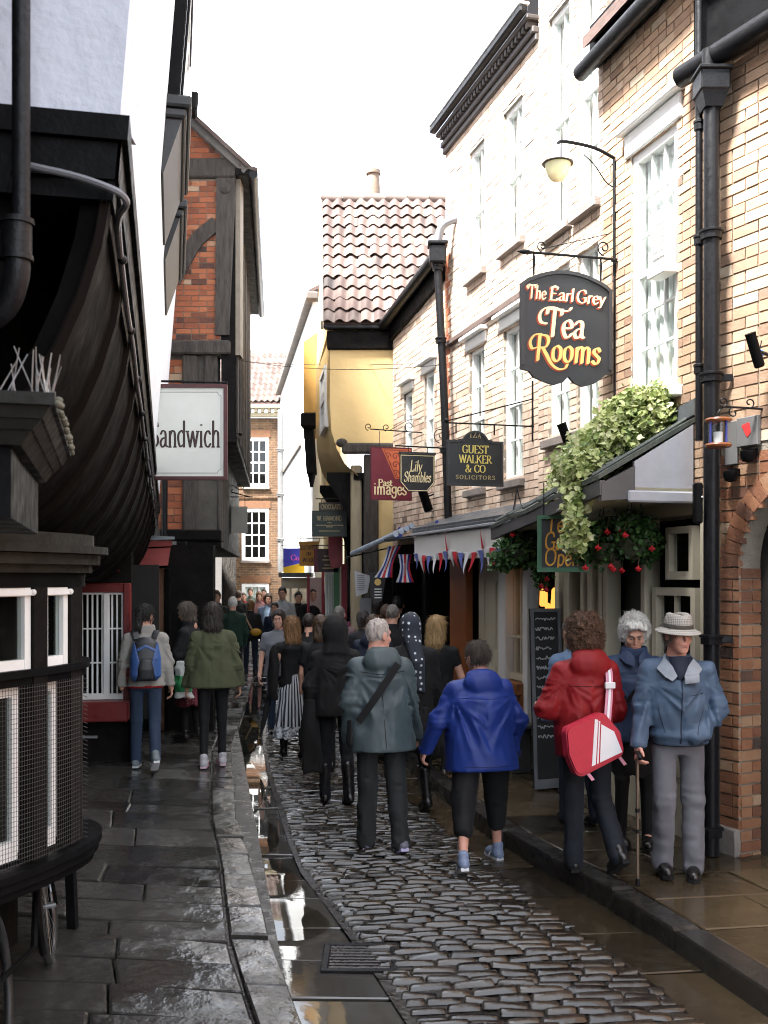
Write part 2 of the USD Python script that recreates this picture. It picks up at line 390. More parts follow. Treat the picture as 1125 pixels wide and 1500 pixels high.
# ---------------------------------------------------------------- windows
def sash(th, fr, u0, u1, z0, z1, nx=3, ny=4, m=None, w=-.05, fw=.055, bar=.018, sill=None, curtain=True, hood=0, name='window', meet=True, reveal=True, room=True):
    m = m or white_paint
    u0, u1 = min(u0, u1), max(u0, u1)
    b = []
    B = lambda a, c, d, e, f, g: b.append(fr.box(a, c, d, e, f, g))
    B(u0, u0 + fw, w - .05, w + .02, z0, z1); B(u1 - fw, u1, w - .05, w + .02, z0, z1)
    B(u0 + fw, u1 - fw, w - .05, w + .018, z1 - fw, z1); B(u0 + fw, u1 - fw, w - .05, w + .018, z0, z0 + fw * 1.2)
    zm = (z0 + z1) / 2
    if meet: B(u0 + fw, u1 - fw, w - .045, w + .008, zm - .022, zm + .022)
    iu0, iu1, iz0, iz1 = u0 + fw, u1 - fw, z0 + fw * 1.2, z1 - fw
    us = np.linspace(iu0, iu1, nx + 1); zs = np.linspace(iz0, iz1, ny + 1)
    for x in us[1:-1]: B(x - bar / 2, x + bar / 2, w - .035, w - .004, iz0, iz1)
    for z in zs[1:-1]:
        if not meet or abs(z - zm) > .04: B(iu0, iu1, w - .037, w - .006, z - bar / 2, z + bar / 2)
    if hood: 
        b.append(fr.box(u0 - .07, u1 + .07, -.02, .035, z1 + .003, z1 + .11 + hood * .5, .008))
        b.append(fr.box(u0 - .11, u1 + .11, -.02, .10, z1 + .113 + hood * .5, z1 + .16 + hood * .5, .01))
    if reveal:
        t = .02
        b += [fr.box(u0 - t, u0 - .001, -.14, .004, z0, z1 + t), fr.box(u1 + .001, u1 + t, -.14, .004, z0, z1 + t), fr.box(u0 - t, u1 + t, -.14, .005, z1 + .001, z1 + t)]
    win = th.add(name, join(b), m)
    for i in range(nx):
        for j in range(ny):
            win.add('pane', fr.box(us[i] + bar / 2, us[i + 1] - bar / 2, w - .024, w - .020, zs[j] + bar / 2, zs[j + 1] - bar / 2), glass)
    if curtain:
        win.add('curtain', curtain_sheet(fr, u0 + .02, u1 - .02, z0, z1, w - .075), curtain_m, smooth=True)
    if room:
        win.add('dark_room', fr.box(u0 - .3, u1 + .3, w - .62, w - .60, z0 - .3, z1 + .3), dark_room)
    if sill is not None:
        th.add('window_sill', fr.box(u0 - .05, u1 + .05, -.05, .075, z0 - .085, z0 - .003, .008), sill)
    return win

def curtain_sheet(fr, u0, u1, z0, z1, w, amp=.012, waves=7):
    us = np.linspace(u0, u1, waves * 6 + 1)
    P = np.array([[(u, w + amp * math.sin((u - u0) / (u1 - u0) * waves * 2 * math.pi + .4 * math.sin(3 * z)), z) for z in np.linspace(z0, z1, 4)] for u in us])
    v, f = slab(P, (0, .003, 0))
    return fr.map((v, f))

def bricked_wall(th, fr, u0, u1, z0, z1, openings, bm, thick=.28, limit=300, seed=1, extra=None, slabm=None, **k):
    """a mortar slab with openings and single bricks laid on it"""
    pol = rect(u0, u1, z0, z1)
    for o in openings: pol = pol.difference(o if hasattr(o, 'bounds') else rect(*o))
    if extra is not None: pol = pol.difference(extra)
    th.add('wall', fr.prism(pol, -thick, 0), slabm or mortar)
    lay(th, fr, pol, bm, limit=limit, seed=seed, **k)
    return pol

def pipe(th, name, pts, r, m=None, collars=(), sides=12):
    p = th.add(name, tube(spline(pts, max(2, len(pts) * 5)) if len(pts) > 2 else pts, r, sides), m or black_iron, smooth=40)
    for c in collars:
        c = np.asarray(c, float)
        p.add('collar', join([tube([c + (0, 0, -.035), c + (0, 0, -.032), c + (0, 0, .032), c + (0, 0, .035)], [r * 1.02, r * 1.35, r * 1.35, r * 1.02], sides),
                              tube([c + (0, 0, .012), c + (0, 0, .016), c + (0, 0, .03), c + (0, 0, .036)], [r * 1.3, r * 1.55, r * 1.55, r * 1.3], sides)]), m or black_iron)
    return p

# ================================================================ RIGHT SIDE
# ---- brick house with the arched passage, nearest on the right
h = thing('brick_house', 'orange brick house with an arched passage, nearest on the right', 'house', (2.37, 6.95, 0))
uc = .143
arch = unary_union([rect(uc, uc + 1.1, -.1, 2.12), sg.Point(uc + .55, 2.12).buffer(.55, 24)])
ring = unary_union([rect(uc - .001, uc + 1.1, 2.12, 2.13), sg.Point(uc + .55, 2.12).buffer(.55 + .13, 24)]).difference(rect(-2, 4, -1, 2.12))
pol = rect(-.02, 2.3, 0, 6.1).difference(arch)
h.add('wall', F1.prism(pol, -.3, 0), mortar)
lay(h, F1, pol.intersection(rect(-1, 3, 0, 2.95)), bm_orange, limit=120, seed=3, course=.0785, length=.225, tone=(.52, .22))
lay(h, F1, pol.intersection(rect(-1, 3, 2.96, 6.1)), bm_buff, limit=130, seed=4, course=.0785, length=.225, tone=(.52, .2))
# the arch ring
r_ = np.random.default_rng(8)
for k in range(22):
    a0, a1 = math.pi * (k + .06) / 22, math.pi * (k + .94) / 22
    q = [(uc + .55 - math.cos(a) * r, w, 2.12 + math.sin(a) * r) for w in (-.05, .014) for a, r in ((a0, .552), (a1, .552), (a1, .69), (a0, .69))]
    h.add('arch_brick', F1.map(hexa([q[0], q[1], q[2], q[3], q[4], q[5], q[6], q[7]])), bm_orange, tone=float(np.clip(r_.normal(.6, .2), 0, 1)))
# jambs of the passage
a = F1.p(uc, 0, 0); b = F1.p(uc, -1.2, 0)
FJ = Fr(a, b, F1.p(uc + 1, -.3, 0))
jr = rect(.012, .46, .0, 2.12)
h.add('passage_side', FJ.prism(rect(.0, 1.0, 0, 2.12), -.2, -.004), mortar)
lay(h, FJ, jr, bm_orange, limit=70, seed=5, course=.0785, name='brick', tone=(.5, .22), w0=-.06, proud=.004)
FJ2 = Fr(F1.p(uc + .06, -.47, 0), F1.p(uc + .9, -.47, 0), F1.p(uc + .3, 1, 0))
lay(h, FJ2, rect(-.055, .10, 0, 2.7), bm_orange, limit=60, seed=6, course=.0785, tone=(.45, .22))
h.add('passage_side', FJ2.box(-.06, .11, -.12, -.004, 0, 2.72), mortar)
h.add('passage_gate', join([FJ2.box(.112 + i * .12, .112 + i * .12 + .113, -.10, -.06, .02, 2.66, .006) for i in range(8)]), black_timber)
h.add('passage_vault', F1.box(uc - .02, uc + 1.2, -1.3, -.31, 2.7, 2.78), dark_room)
h.add('wall', F1.box(2.303, 19, -.3, 0, 0, 6.1), mat('unseen_brickwork', (.22, .13, .08), .9, .3, 12, .6, 50))  # unseen stretch running back past the camera, added to darken the street level
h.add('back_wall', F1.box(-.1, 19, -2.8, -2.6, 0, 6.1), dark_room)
h.add('roof', hexa([F1.p(2.31, .16, 6.14), F1.p(19, .16, 6.14), F1.p(19, -2.6, 8.2), F1.p(2.31, -2.6, 8.2), F1.p(2.31, .16, 6.24), F1.p(19, .16, 6.24), F1.p(19, -2.6, 8.3), F1.p(2.31, -2.6, 8.3)]), mat('dark_tile', (.09, .055, .045), .85, .3, 10, .5, 30))  # roof over the added, unseen stretch
h.add('plinth', F1.box(-.02, uc + .01, .002, .05, .13, .32, .008), grey_stone)
h.add('gutter', tube([F1.p(-.28, .13, 5.63), F1.p(2.4, .13, 5.66)], .075, 14), black_iron, smooth=40)
h.add('eaves_board', F1.box(-.2, 2.3, .005, .09, 5.7, 6.15, .01), black_paint)
h.add('roof', hexa([F1.p(-.2, .16, 6.14), F1.p(2.3, .16, 6.14), F1.p(2.3, -2.6, 8.2), F1.p(-.2, -2.6, 8.2), F1.p(-.2, .16, 6.24), F1.p(2.3, .16, 6.24), F1.p(2.3, -2.6, 8.3), F1.p(-.2, -2.6, 8.3)]), mat('dark_tile', (.09, .055, .045), .85, .3, 10, .5, 30))
# downpipe and hopper between the two houses
dp = thing('downpipe', 'thick black downpipe with a square hopper between arched passage and tea room', 'downpipe', tuple(at(1043, 1250, 6.85)))
x0, y0 = at(1042, 0, 6.84)[:2]
pipe(dp, 'pipe', [(x0, y0, .14), (x0, y0, 5.42)], .054, collars=[(x0, y0, z) for z in (1.62, 3.42, 4.4, .3)])
hz = CAMZ + (HY - 150) / FPX * 6.84
dp.add('hopper', join([cbox(x0 - .10, x0 + .10, y0 - .10, y0 + .10, hz + .05, hz + .19, .01), hexa([(x0 - .06, y0 - .06, hz - .05), (x0 + .06, y0 - .06, hz - .05), (x0 + .06, y0 + .06, hz - .05), (x0 - .06, y0 + .06, hz - .05), (x0 - .09, y0 - .09, hz + .052), (x0 + .09, y0 - .09, hz + .052), (x0 + .09, y0 + .09, hz + .052), (x0 - .09, y0 + .09, hz + .052)]), cbox(x0 - .115, x0 + .115, y0 - .115, y0 + .115, hz + .185, hz + .21, .006)]), black_iron)
dp.add('outlet', tube([(x0 - .02, y0, hz + .2), (x0 - .02, y0, hz + .36)], .045, 12), black_iron, smooth=40)
dp.add('wall_bracket', join([cbox(x0 + .03, x0 + .15, y0 + .0, y0 + .02, z - .025, z + .025, .004) for z in (1.62, 3.42)]), black_iron)
x1, y1 = at(1024, 0, 6.95)[:2]
d2 = thing('downpipe', 'thin black waste pipe beside the hopper, just left of the thick downpipe', 'downpipe', (x1, y1, 3.0))
pipe(d2, 'pipe', [(x1, y1, 3.0), (x1, y1, 5.9), (x1 + .0, y1, 6.6)], .026, collars=[(x1, y1, z) for z in (4.4, 3.5, 5.2)])

# ---- tea room house
h = thing('tea_room_house', 'brick tea room with a tall sash window above its ivy-grown canopy', 'house', (*rline(0), 0))
wa, wb = uR(994), uR(926)
win2 = (wa, wb, 3.47, 5.42)
UA, UB = -.12, 1.40
pol = bricked_wall(h, FR, UA, UB, 2.62, 6.42, [win2], bm_buff, seed=11, tone=(.55, .19), limit=300)
wn = sash(h, FR, *win2, nx=3, ny=6, sill=None, hood=.16, fw=.07, w=-.03)
h.add('window_sill', FR.box(wa - .06, wb + .06, -.03, .09, 3.38, 3.466, .01), white_paint)
wn.add('louvre_box', join([FR.box(wa + .02, wa + .22, .0, .09, 4.36, 4.80, .008)] + [FR.box(wa + .04, wa + .20, .088, .10, 4.44 + k * .05, 4.47 + k * .05) for k in range(6)] + [FR.box(wa + .0, wa + .24, .0, .12, 4.30, 4.357, .008)]), white_paint)
h.add('gutter', tube([FR.p(UA + .1, .16, 6.38), FR.p(UB + .12, .16, 6.36)], .07, 14), black_iron, smooth=40)
h.add('eaves_board', FR.box(UA, UB + .08, .004, .10, 6.40, 6.75, .01), black_paint)
h.add('roof', hexa([FR.p(UA, .2, 6.5), FR.p(UB, .2, 6.5), FR.p(UB, -2.5, 8.6), FR.p(UA, -2.5, 8.6), FR.p(UA, .2, 6.6), FR.p(UB, .2, 6.6), FR.p(UB, -2.5, 8.7), FR.p(UA, -2.5, 8.7)]), _mats['dark_tile'])
ch = h.add('chimney', FR.prism(rect(UB - .45, UB - .02, 6.7, 9.5), -.6, -.15), mortar)
lay(ch, FR, rect(UB - .45, UB - .02, 6.7, 9.5), bm_red, limit=0, seed=12, tone=(.6, .2), w0=-.19, proud=-.142)
# shopfront under the canopy
sf = h.add('shopfront', join([FR.box(UA, UB, -.35, .0, .02, .55, .01), FR.box(UA, UB, -.3, .02, 2.5, 2.62, .01)] + [FR.box(u, u + .07, -.12, .02, .55, 2.5, .008) for u in (UA + .02, uR(948), uR(868), uR(835), uR(820), UB - .08)]), cream_paint)
# tea room casement near the pipe
cw0, cw1 = uR(1018), uR(955)
sash(h, FR, cw0, cw1, .9, 1.97, nx=2, ny=1, m=cream_paint, w=-.02, fw=.06, bar=.04, curtain=False, meet=False, reveal=False, room=False)
sash(h, FR, cw0, cw0 + (cw1 - cw0) * .62, 2.03, 2.42, nx=1, ny=1, m=cream_paint, w=-.0, fw=.05, curtain=False, meet=False, reveal=False, room=False)
h.add('stall_riser', FR.box(cw0 - .05, cw1 + .02, -.1, .012, .56, .9, .01), cream_paint)
h.add('back_wall', FR.box(UA, 2.6, -2.2, -2.1, 0, 2.7), mat('tea_room_interior', (.05, .038, .028), .8, .5, 3))
h.add('door', join([FR.box(uR(940), uR(876), -.2, -.15, .15, 2.3, .01)] + [FR.box(uR(940) + .06 , uR(876) - .06, -.152, -.14, z, z + .5, .015) for z in (.35, .95)]), mat('dark_green_door', (.016, .02, .018), .35, .3, 6))

# the canopy
cn = thing('canopy', 'sloping dark canopy with a pale end board, over the tea room front', 'canopy', tuple(FR.p(0, .3, 2.7)))
U0, U1 = .03, 2.05
W0, W1 = .78, .70
def cz(u): t = (u - U0) / (U1 - U0); return 2.76 - .25 * t
def czw(u): t = (u - U0) / (U1 - U0); return 3.20 - .30 * t
roofm = mat('canopy_felt', (.055, .065, .055), .5, .45, 6, .4, 30, rvar=.2)
P = np.array([[FR.p(u, w, czw(u) + (cz(u) - czw(u)) * w / W0 + .012 * math.sin(9 * u)) for w in np.linspace(0.01, W0, 5)] for u in np.linspace(U0, U1, 9)])
cn.add('roof', slab(P, (0, 0, .035)), roofm)
for k in range(7):   # rolls on the sheet
    u = U0 + .1 + k * .3
    cn.add('batten', tube([FR.p(u, .02, czw(u) + .015), FR.p(u, W0, cz(u) + .015)], .014, 6), roofm)
cn.add('fascia', hexa([FR.p(U0, W0 - .05, cz(U0) - .14), FR.p(U1, W0 - .05, cz(U1) - .13), FR.p(U1, W0 - .01, cz(U1) - .13), FR.p(U0, W0 - .01, cz(U0) - .14), FR.p(U0, W0 - .05, cz(U0) - .037), FR.p(U1, W0 - .05, cz(U1) - .037), FR.p(U1, W0 - .01, cz(U1) - .037), FR.p(U0, W0 - .01, cz(U0) - .037)]), mat('grey_fascia', (.07, .07, .072), .5, .2, 6))
FE = Fr(FR.p(U0, 0, 0), FR.p(U0, 1, 0), FR.p(U0 - 1, 0, 0))
endp = sg.Polygon([(.03, 2.66), (.5, 2.66), (.5, 2.86), (.03, 3.14)])
board = mat('pale_board', (.34, .345, .37), .6, .1, 6, .1)
cn.add('end_board', FE.prism(endp, -.03, 0), board)
cn.add('end_rail', FE.box(.03, .56, -.03, .03, 2.575, 2.657, .012), board)
cn.add('end_bracket', FE.prism(sg.Polygon([(.5, 2.60), (.76, 2.58), (.76, 2.70), (.5, 2.83)]), -.05, .006), _mats['grey_fascia'])
cn.add('soffit', hexa([FR.p(U0, .02, 2.66), FR.p(U1, .02, 2.40), FR.p(U1, W0 - .06, 2.40), FR.p(U0, W0 - .06, 2.66), FR.p(U0, .02, 2.68), FR.p(U1, .02, 2.42), FR.p(U1, W0 - .06, 2.42), FR.p(U0, W0 - .06, 2.68)]), mat('cream_soffit', (.50, .46, .30), .6, .12, 5))
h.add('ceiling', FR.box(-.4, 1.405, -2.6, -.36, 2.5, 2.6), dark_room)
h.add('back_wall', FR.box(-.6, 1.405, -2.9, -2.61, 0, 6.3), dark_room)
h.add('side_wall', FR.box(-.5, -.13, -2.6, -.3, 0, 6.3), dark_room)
cn.add('flashing', hexa([FR.p(U0, .006, czw(U0) + .0), FR.p(U1, .006, czw(U1)), FR.p(U1, .03, czw(U1) + .01), FR.p(U0, .03, czw(U0) + .01), FR.p(U0, .006, czw(U0) + .13), FR.p(U1, .006, czw(U1) + .13), FR.p(U1, .02, czw(U1) + .13), FR.p(U0, .02, czw(U0) + .13)]), lead)

# ---- tall brick house behind the tea room sign
h = thing('tall_brick_house', 'tallest buff brick house on the right, white sash windows above hanging tea room sign', 'house', (*rline(1.4), 0))
UA, UB = 1.405, 2.70
w4 = [(uR(878), uR(846)), (uR(836), uR(804))]
ops = [(a, b, z0, z1) for a, b in w4 for z0, z1 in ((5.30, 7.35), (3.35, 4.95))]
bricked_wall(h, FR, UA, UB, 2.55, 10.6, ops, bm_pale, seed=21, tone=(.56, .19), limit=300, thick=.26)
for o in ops: sash(h, FR, *o, nx=2, ny=4, sill=grey_stone, fw=.05)
h.add('roof', FR.box(UA, UB, -2.7, .2, 10.6, 10.75), lead)
h.add('ceiling', FR.box(UA, UB, -2.6, -.31, 2.4, 2.5), dark_room)
h.add('back_wall', FR.box(UA, UB, -2.9, -2.61, 0, 10.6), dark_room)
h.add('side_wall', FR.box(UA, UA + .1, -2.6, -.3, 6.5, 10.6), mortar)
h.add('side_wall', FR.box(UB - .1, UB, -2.6, -.3, 6.5, 10.6), mortar)
h.add('shop_wall', FR.box(UA, UB, -.3, -.004, 2.38, 2.546), black_paint)
h.add('shop_pier', join([FR.box(u, u + .06, -.15, .02, .02, 2.37, .008) for u in (UA + .01, 1.75, 2.08)]), cream_paint)
h.add('stall_board', join([FR.box(2.1, UB, -.12, .0, .02, .8, .01)]), black_paint)

# ---- house with the dentilled eaves
h = thing('dentil_eaves_house', 'buff brick house with dark dentilled eaves and white sash windows, beyond the tea room', 'house', (*rline(2.7), 0))
UA, UB = 2.705, 5.42
wu = [(uR(767), uR(738)), (uR(711), uR(688))]
ops = [(a, b, z0, z1) for a, b in wu for z0, z1 in ((5.50, 6.95), (3.05, 4.66))]
bricked_wall(h, FR, UA, UB, 2.62, 7.42, ops, bm_pale, seed=31, tone=(.56, .18), limit=300, thick=.26, course=.078)
for o in ops: sash(h, FR, *o, nx=2, ny=4 if o[3] > 5 else 4, sill=grey_stone, fw=.05, hood=.02 if o[3] < 5 else 0)
h.add('string_course', FR.box(UA, UB, -.02, .06, 4.86, 4.93, .012), mat('dark_string', (.09, .06, .05), .8, .3, 9, .4, 40))
crn = h.add('eaves_cornice', join([FR.box(UA - .02, UB + .02, -.02, .05, 7.27, 7.34, .01), FR.box(UA - .02, UB + .02, -.02, .08, 7.343, 7.41, .01), FR.box(UA - .02, UB + .02, -.02, .14, 7.47, 7.52, .012)]), mat('brown_cornice', (.045, .038, .035), .6, .3, 8))
for k in range(30):
    u = UA + .03 + k * (UB - UA - .06) / 30
    crn.add('dentil', FR.box(u, u + .05, .0, .115, 7.413, 7.467), _mats['brown_cornice'])
h.add('gutter', join([FR.box(UA - .02, UB + .05, .12, .21, 7.523, 7.60, .02)]), black_iron)
h.add('gutter_lip', FR.box(UA - .02, UB + .05, .11, .22, 7.604, 7.63, .01), white_paint)
h.add('roof', hexa([FR.p(UA, .2, 7.61), FR.p(UB, .2, 7.61), FR.p(UB, -2.8, 9.8), FR.p(UA, -2.8, 9.8), FR.p(UA, .2, 7.65), FR.p(UB, .2, 7.65), FR.p(UB, -2.8, 9.9), FR.p(UA, -2.8, 9.9)]), _mats['dark_tile'])
# brick quoin strip on its far corner
for k in range(40):
    h.add('quoin_brick', FR.box(UB - .10 - .06 * (k % 2), UB + .01, -.02, .014, 2.7 + k * .083, 2.7 + k * .083 + .071), bm_red, tone=float(np.clip(rng.normal(.6, .15), 0, 1)))
# shop below: canopy fascia, posts, folding doors, warm window
def strip(th, name, u0, u1, wa_, wb_, z0, z1, m, c=.008, **k): return th.add(name, FR.box(u0, u1, wa_, wb_, z0, z1, c), m, **k)
cn = thing('shop_canopy', 'white boarded shop canopy hung with red, white and blue bunting', 'canopy', tuple(FR.p(3.5, .3, 2.3)))
c0, c1 = 2.36, 5.35
P = np.array([[FR.p(u, w, 2.80 - .16 * w / .46 + .0) for w in (.012, .25, .47)] for u in np.linspace(c0, c1, 6)])
cn.add('roof', slab(P, (0, 0, .03)), lead)
for k, (w_, z_) in enumerate(((.475, 2.61), (.495, 2.575))): cn.add('moulding', FR.box(c0, c1, w_ - .06, w_, z_ - .03, z_, .006), lead if k == 0 else board)
cn.add('fascia', FR.box(c0, c1, .40, .44, 2.24, 2.54, .006), white_paint)
cn.add('end_board', FR.prism(rect(c0, c0 + .02, 2.24, 2.6), .0, .399), white_paint)
cn.add('soffit', FR.box(c0 + .02, c1, .0, .39, 2.44, 2.46), board)
h.add('corner_post', join([FR.box(uR(776), uR(769), -.1, .03, .02, 2.6, .006), FR.box(uR(746), uR(736), -.1, .05, .02, 2.6, .008)]), white_paint)
warm = h.add('shop_window', join([FR.box(uR(769) + .002, uR(746) - .002, -.08, .0, .99, 1.06), FR.box(uR(769) + .002, uR(746) - .002, -.08, 0, 2.35, 2.6)] + [FR.box(uR(p) - .01, uR(p) + .01, -.06, -.01, 1.06, 2.35) for p in (761, 753)] + [FR.box(uR(769), uR(746), -.055, -.015, 1.42, 1.45)]), cream_paint)
for a, b in ((769, 761), (761, 753), (753, 746)):
    warm.add('pane', FR.box(uR(a) + .012, uR(b) - .012, -.04, -.035, 1.06, 2.35), glass)
h.add('window_ledge', join([FR.box(uR(771), uR(744), -.05, .10, .86, .98, .01), FR.box(uR(771), uR(744), -.05, .06, .55, .86, .01)]), mat('varnished_ledge', (.22, .085, .03), .35, .3, 8))
h.add('display_back', FR.box(uR(768), uR(740), -.7, -.66, .9, 2.5), mat('warm_display', (.45, .24, .12), .8, .4, 5))
lampm = emit('amber_lamp', (1.0, .40, .07), .07)
for px_, z_ in ((766, 1.78), (757, 1.62), (751, 1.9)):
    q = FR.p(uR(px_), -.35, z_)
    t = thing('shop_lamp', {766: 'tall amber lamp glowing in the cream shop window, right-hand one', 757: 'lower amber lamp glowing in the middle of the cream shop window', 751: 'amber lamp glowing at the left of the cream shop window'}[px_], 'lamp', tuple(q))
    t.add('shade', lathe([(.03, -.16), (.045, -.14), (.04, 0), (.03, .14), (.01, .16)], q, 12), lampm, smooth=True)
    t.add('flex', tube([q + (0, 0, .16), q + (0, 0, .6)], .004, 5), black_iron)
for i, (a, b, m_, zt) in enumerate(((736, 722, cream_paint, 2.32), (720, 703, cream_paint, 2.32), (701, 689, cream_paint, 2.45))):
    d_ = h.add('shop_door', FR.box(uR(a), uR(b), -.10 - .02 * i, -.06 - .02 * i, .04, zt, .01), m_)
    d_.add('door_panel', join([FR.box(uR(a) + .05, uR(b) - .05, -.062 - .02 * i, -.048 - .02 * i, z, z + .75, .012) for z in (.3, 1.25)]), m_)
    if i == 0: d_.add('handle', FR.box(uR(a) + .10, uR(a) + .14, -.05, -.03, 1.55, 1.72, .006), black_iron)
h.add('door_lintel', FR.box(uR(736), uR(688), -.14, -.0, 2.46, 2.62, .01), cream_paint)
rust = mat('rust_brown_paint', (.24, .07, .018), .45, .15, 4, .1)
strip(h, 'brown_door', uR(686), uR(662), -.06, .03, .03, 2.3, rust)
strip(h, 'shop_reveal', uR(662), UB, -.2, -.1, .03, 2.62, black_paint)
h.add('ceiling', FR.box(UA, UB, -2.6, -.31, 2.5, 2.6), dark_room)
h.add('back_wall', FR.box(UA, UB, -2.9, -2.61, 0, 7.3), dark_room)
h.add('shop_lintel', FR.box(UA, UB, -.3, -.004, 2.48, 2.615), black_paint)

# ---- low brick house before the yellow one
h = thing('low_brick_house', 'lower brick house with sloping dark gutter, between dentilled eaves and yellow gable', 'house', (*rline(5.42), 0))
UA, UB = 5.44, 7.75
ops = [(uR(637), uR(622), 3.55, 4.72), (uR(605), uR(592), 3.55, 4.62)]
bricked_wall(h, FR, UA, UB, 2.5, 6.0, ops, bm_pale, seed=41, tone=(.50, .19), limit=300, thick=.26, course=.08)
for o in ops: sash(h, FR, *o, nx=2, ny=4, sill=white_paint, fw=.05, hood=.01)
h.add('gutter', tube([FR.p(UA - .1, .14, 6.02), FR.p(UB + .15, .14, 5.72)], .075, 12), black_iron, smooth=40)
h.add('eaves_board', hexa([FR.p(UA, .004, 5.72), FR.p(UB, .004, 5.5), FR.p(UB, .07, 5.5), FR.p(UA, .07, 5.72), FR.p(UA, .004, 5.98), FR.p(UB, .004, 5.72), FR.p(UB, .07, 5.72), FR.p(UA, .07, 5.98)]), black_paint)
h.add('roof', hexa([FR.p(UA, .18, 6.0), FR.p(UB, .18, 5.72), FR.p(UB, -2.5, 7.3), FR.p(UA, -2.5, 7.6), FR.p(UA, .18, 6.06), FR.p(UB, .18, 5.78), FR.p(UB, -2.5, 7.4), FR.p(UA, -2.5, 7.7)]), _mats['dark_tile'])
h.add('shop_lintel', FR.box(UA, UB, -.3, .05, 2.25, 2.49, .01), black_timber)
h.add('ceiling', FR.box(UA, UB + .4, -2.6, -.31, 2.4, 2.48), dark_room)
h.add('back_wall', FR.box(UA, UB + .5, -2.9, -2.61, 0, 5.9), dark_room)
h.add('far_wall', FR.box(UB + .1, UB + .3, -2.6, -.5, 0, 2.4), dark_room)
for u in (UA + .7, UB - .12): h.add('shop_post', FR.box(u, u + .09, -.1, .04, .0, 2.25, .01), black_timber)
dp = thing('downpipe', 'slim leaning black downpipe with a hopper, left of the solicitors sign', 'downpipe', tuple(FR.p(5.5, .12, 2.6)))
pt = FR.p(5.52, .16, 6.0); pb = at(657, 768, 11.9)
p0 = at(641, 385, 12.05); 
pipe(dp, 'pipe', [p0, p0 + (pb - p0) * .5 + (.01, 0, 0), pb], .047, collars=[p0 + (pb - p0) * t for t in (.02, .3, .72)])
dp.add('hopper', join([cbox(p0[0] - .1, p0[0] + .1, p0[1] - .1, p0[1] + .1, p0[2] - .02, p0[2] + .2, .02), cbox(p0[0] - .12, p0[0] + .12, p0[1] - .12, p0[1] + .12, p0[2] + .2, p0[2] + .24, .01)]), black_iron)
dp.add('swan_neck', tube(spline([p0 + (0, 0, .22), p0 + (.05, -.05, .42), p0 + (.22, -.1, .5), p0 + (.4, -.1, .55)], 12), .05, 10), mat('grey_lead_pipe', (.2, .21, .23), .45, .2, 10), smooth=40)

# ---- yellow house
h = thing('yellow_house', 'yellow plastered house with steep pantile roof, overhanging the middle of the street', 'house', (-.3, 14.7, 0))
yel = mat('yellow_plaster', (.66, .48, .22), .9, .10, 1.6, .35, 16)
y_d = 14.7
xr, xl = .35, -.80
def yb(x0, x1, d0, d1, z0, z1, c=.02): return cbox(x0, x1, d0, d1, z0, z1, c)
zj, ze = 4.02, 5.66
# the jettied upper storey: near face, rounded lower corner and the street face running back
prof = [(-.80, ze), (-.80, 4.6), (-.775, 4.2), (-.72, 4.02)]
fa, fb = np.array([-.80, y_d]), np.array([-1.22, 17.8])
P = []
for t in np.linspace(0, 1, 7):
    o = fa + (fb - fa) * t
    row = []
    for z, push in ((ze + .1, .0), (5.2, .0), (4.7, .0), (4.25, .03), (3.95, .10), (3.72, .22), (3.55, .42)):
        row.append((o[0] + push - (0.1 if z < 4.9 and False else 0), o[1], z))
    P.append(row)
h.add('street_wall', slab(np.array(P), (-.0, 0, 0.001)), yel, smooth=30)
near_poly = sg.Polygon([(xr, zj), (-.72, zj), (-.775, 4.2), (-.80, 4.6), (-.80, ze + .1), (xr, ze + .1)])
FY = Fr((-3, y_d), (3, y_d), (0, 0))
h.add('near_wall', FY.prism(affinity.translate(near_poly, 3, 0), -.2, 0), yel)
h.add('jetty_beam', FY.box(3 - .62, 3.4, .0, .12, zj - .16, zj - .003, .03), old_timber)
h.add('beam_end', ball((-.62, y_d - .06, zj + .0), .085, 2, (1, 1, .8)), old_timber)
h.add('eaves_beam', FY.box(3 - .84, 3.45, -.05, .06, ze - .26, ze + .02, .02), black_timber)
h.add('eaves_gutter', FY.box(3 - .88, 3.5, .05, .16, ze + .02, ze + .08, .02), black_iron)
h.add('lower_wall', FY.prism(rect(3 - .08, 3 + .35, 2.1, zj - .16), -.2, -.03), yel)
h.add('corner_post', FY.box(3 - .30, 3 - .085, -.15, .03, 0.0, zj - .16, .02), old_timber)
h.add('pale_post', FY.box(3 - .5, 3 - .33, -.35, -.16, 0.0, zj - .3, .02), mat('pale_timber', (.34, .28, .18), .7, .3, 8, .4, 30, stretch=(2, 2, .3)))
# curved bracket under the overhang
ar = []
for t in np.linspace(0, 1, 12):
    a_ = t * math.pi / 2
    ar.append((-.33 - .52 * math.sin(a_) ** 1.0, 3.62 - 1.5 * (1 - math.sin(math.pi / 2 - a_)) * 0 - 1.45 * (1 - t) ** 2.2))
poly = sg.Polygon([(-.30, 3.62), (-.30, 1.9)] + [(-.36 - .50 * t ** 1.6, 2.0 + 1.50 * t ** .75) for t in np.linspace(0, 1, 14)] + [(-.86, 3.62)])
h.add('jetty_bracket', FY.prism(affinity.translate(poly, 3, 0), -.42, -.26), black_timber)
h.add('jetty_bracket', FY.prism(affinity.translate(poly, 2.78, -.03), -2.2, -2.04), black_timber)
h.add('jetty_soffit', hexa([(-.45, y_d + .12, 3.5), (.3, y_d + .12, 3.5), (.3, 17.8, 3.5), (-.85, 17.8, 3.5), (-.45, y_d + .12, 3.6), (.3, y_d + .12, 3.6), (.3, 17.8, 3.6), (-.85, 17.8, 3.6)]), black_timber)
FYs = Fr(fa, fb, (-4, 15))
sash(h, FYs, .55, 1.6, 4.35, 5.3, nx=4, ny=3, w=.02, curtain=True, reveal=False, room=False)
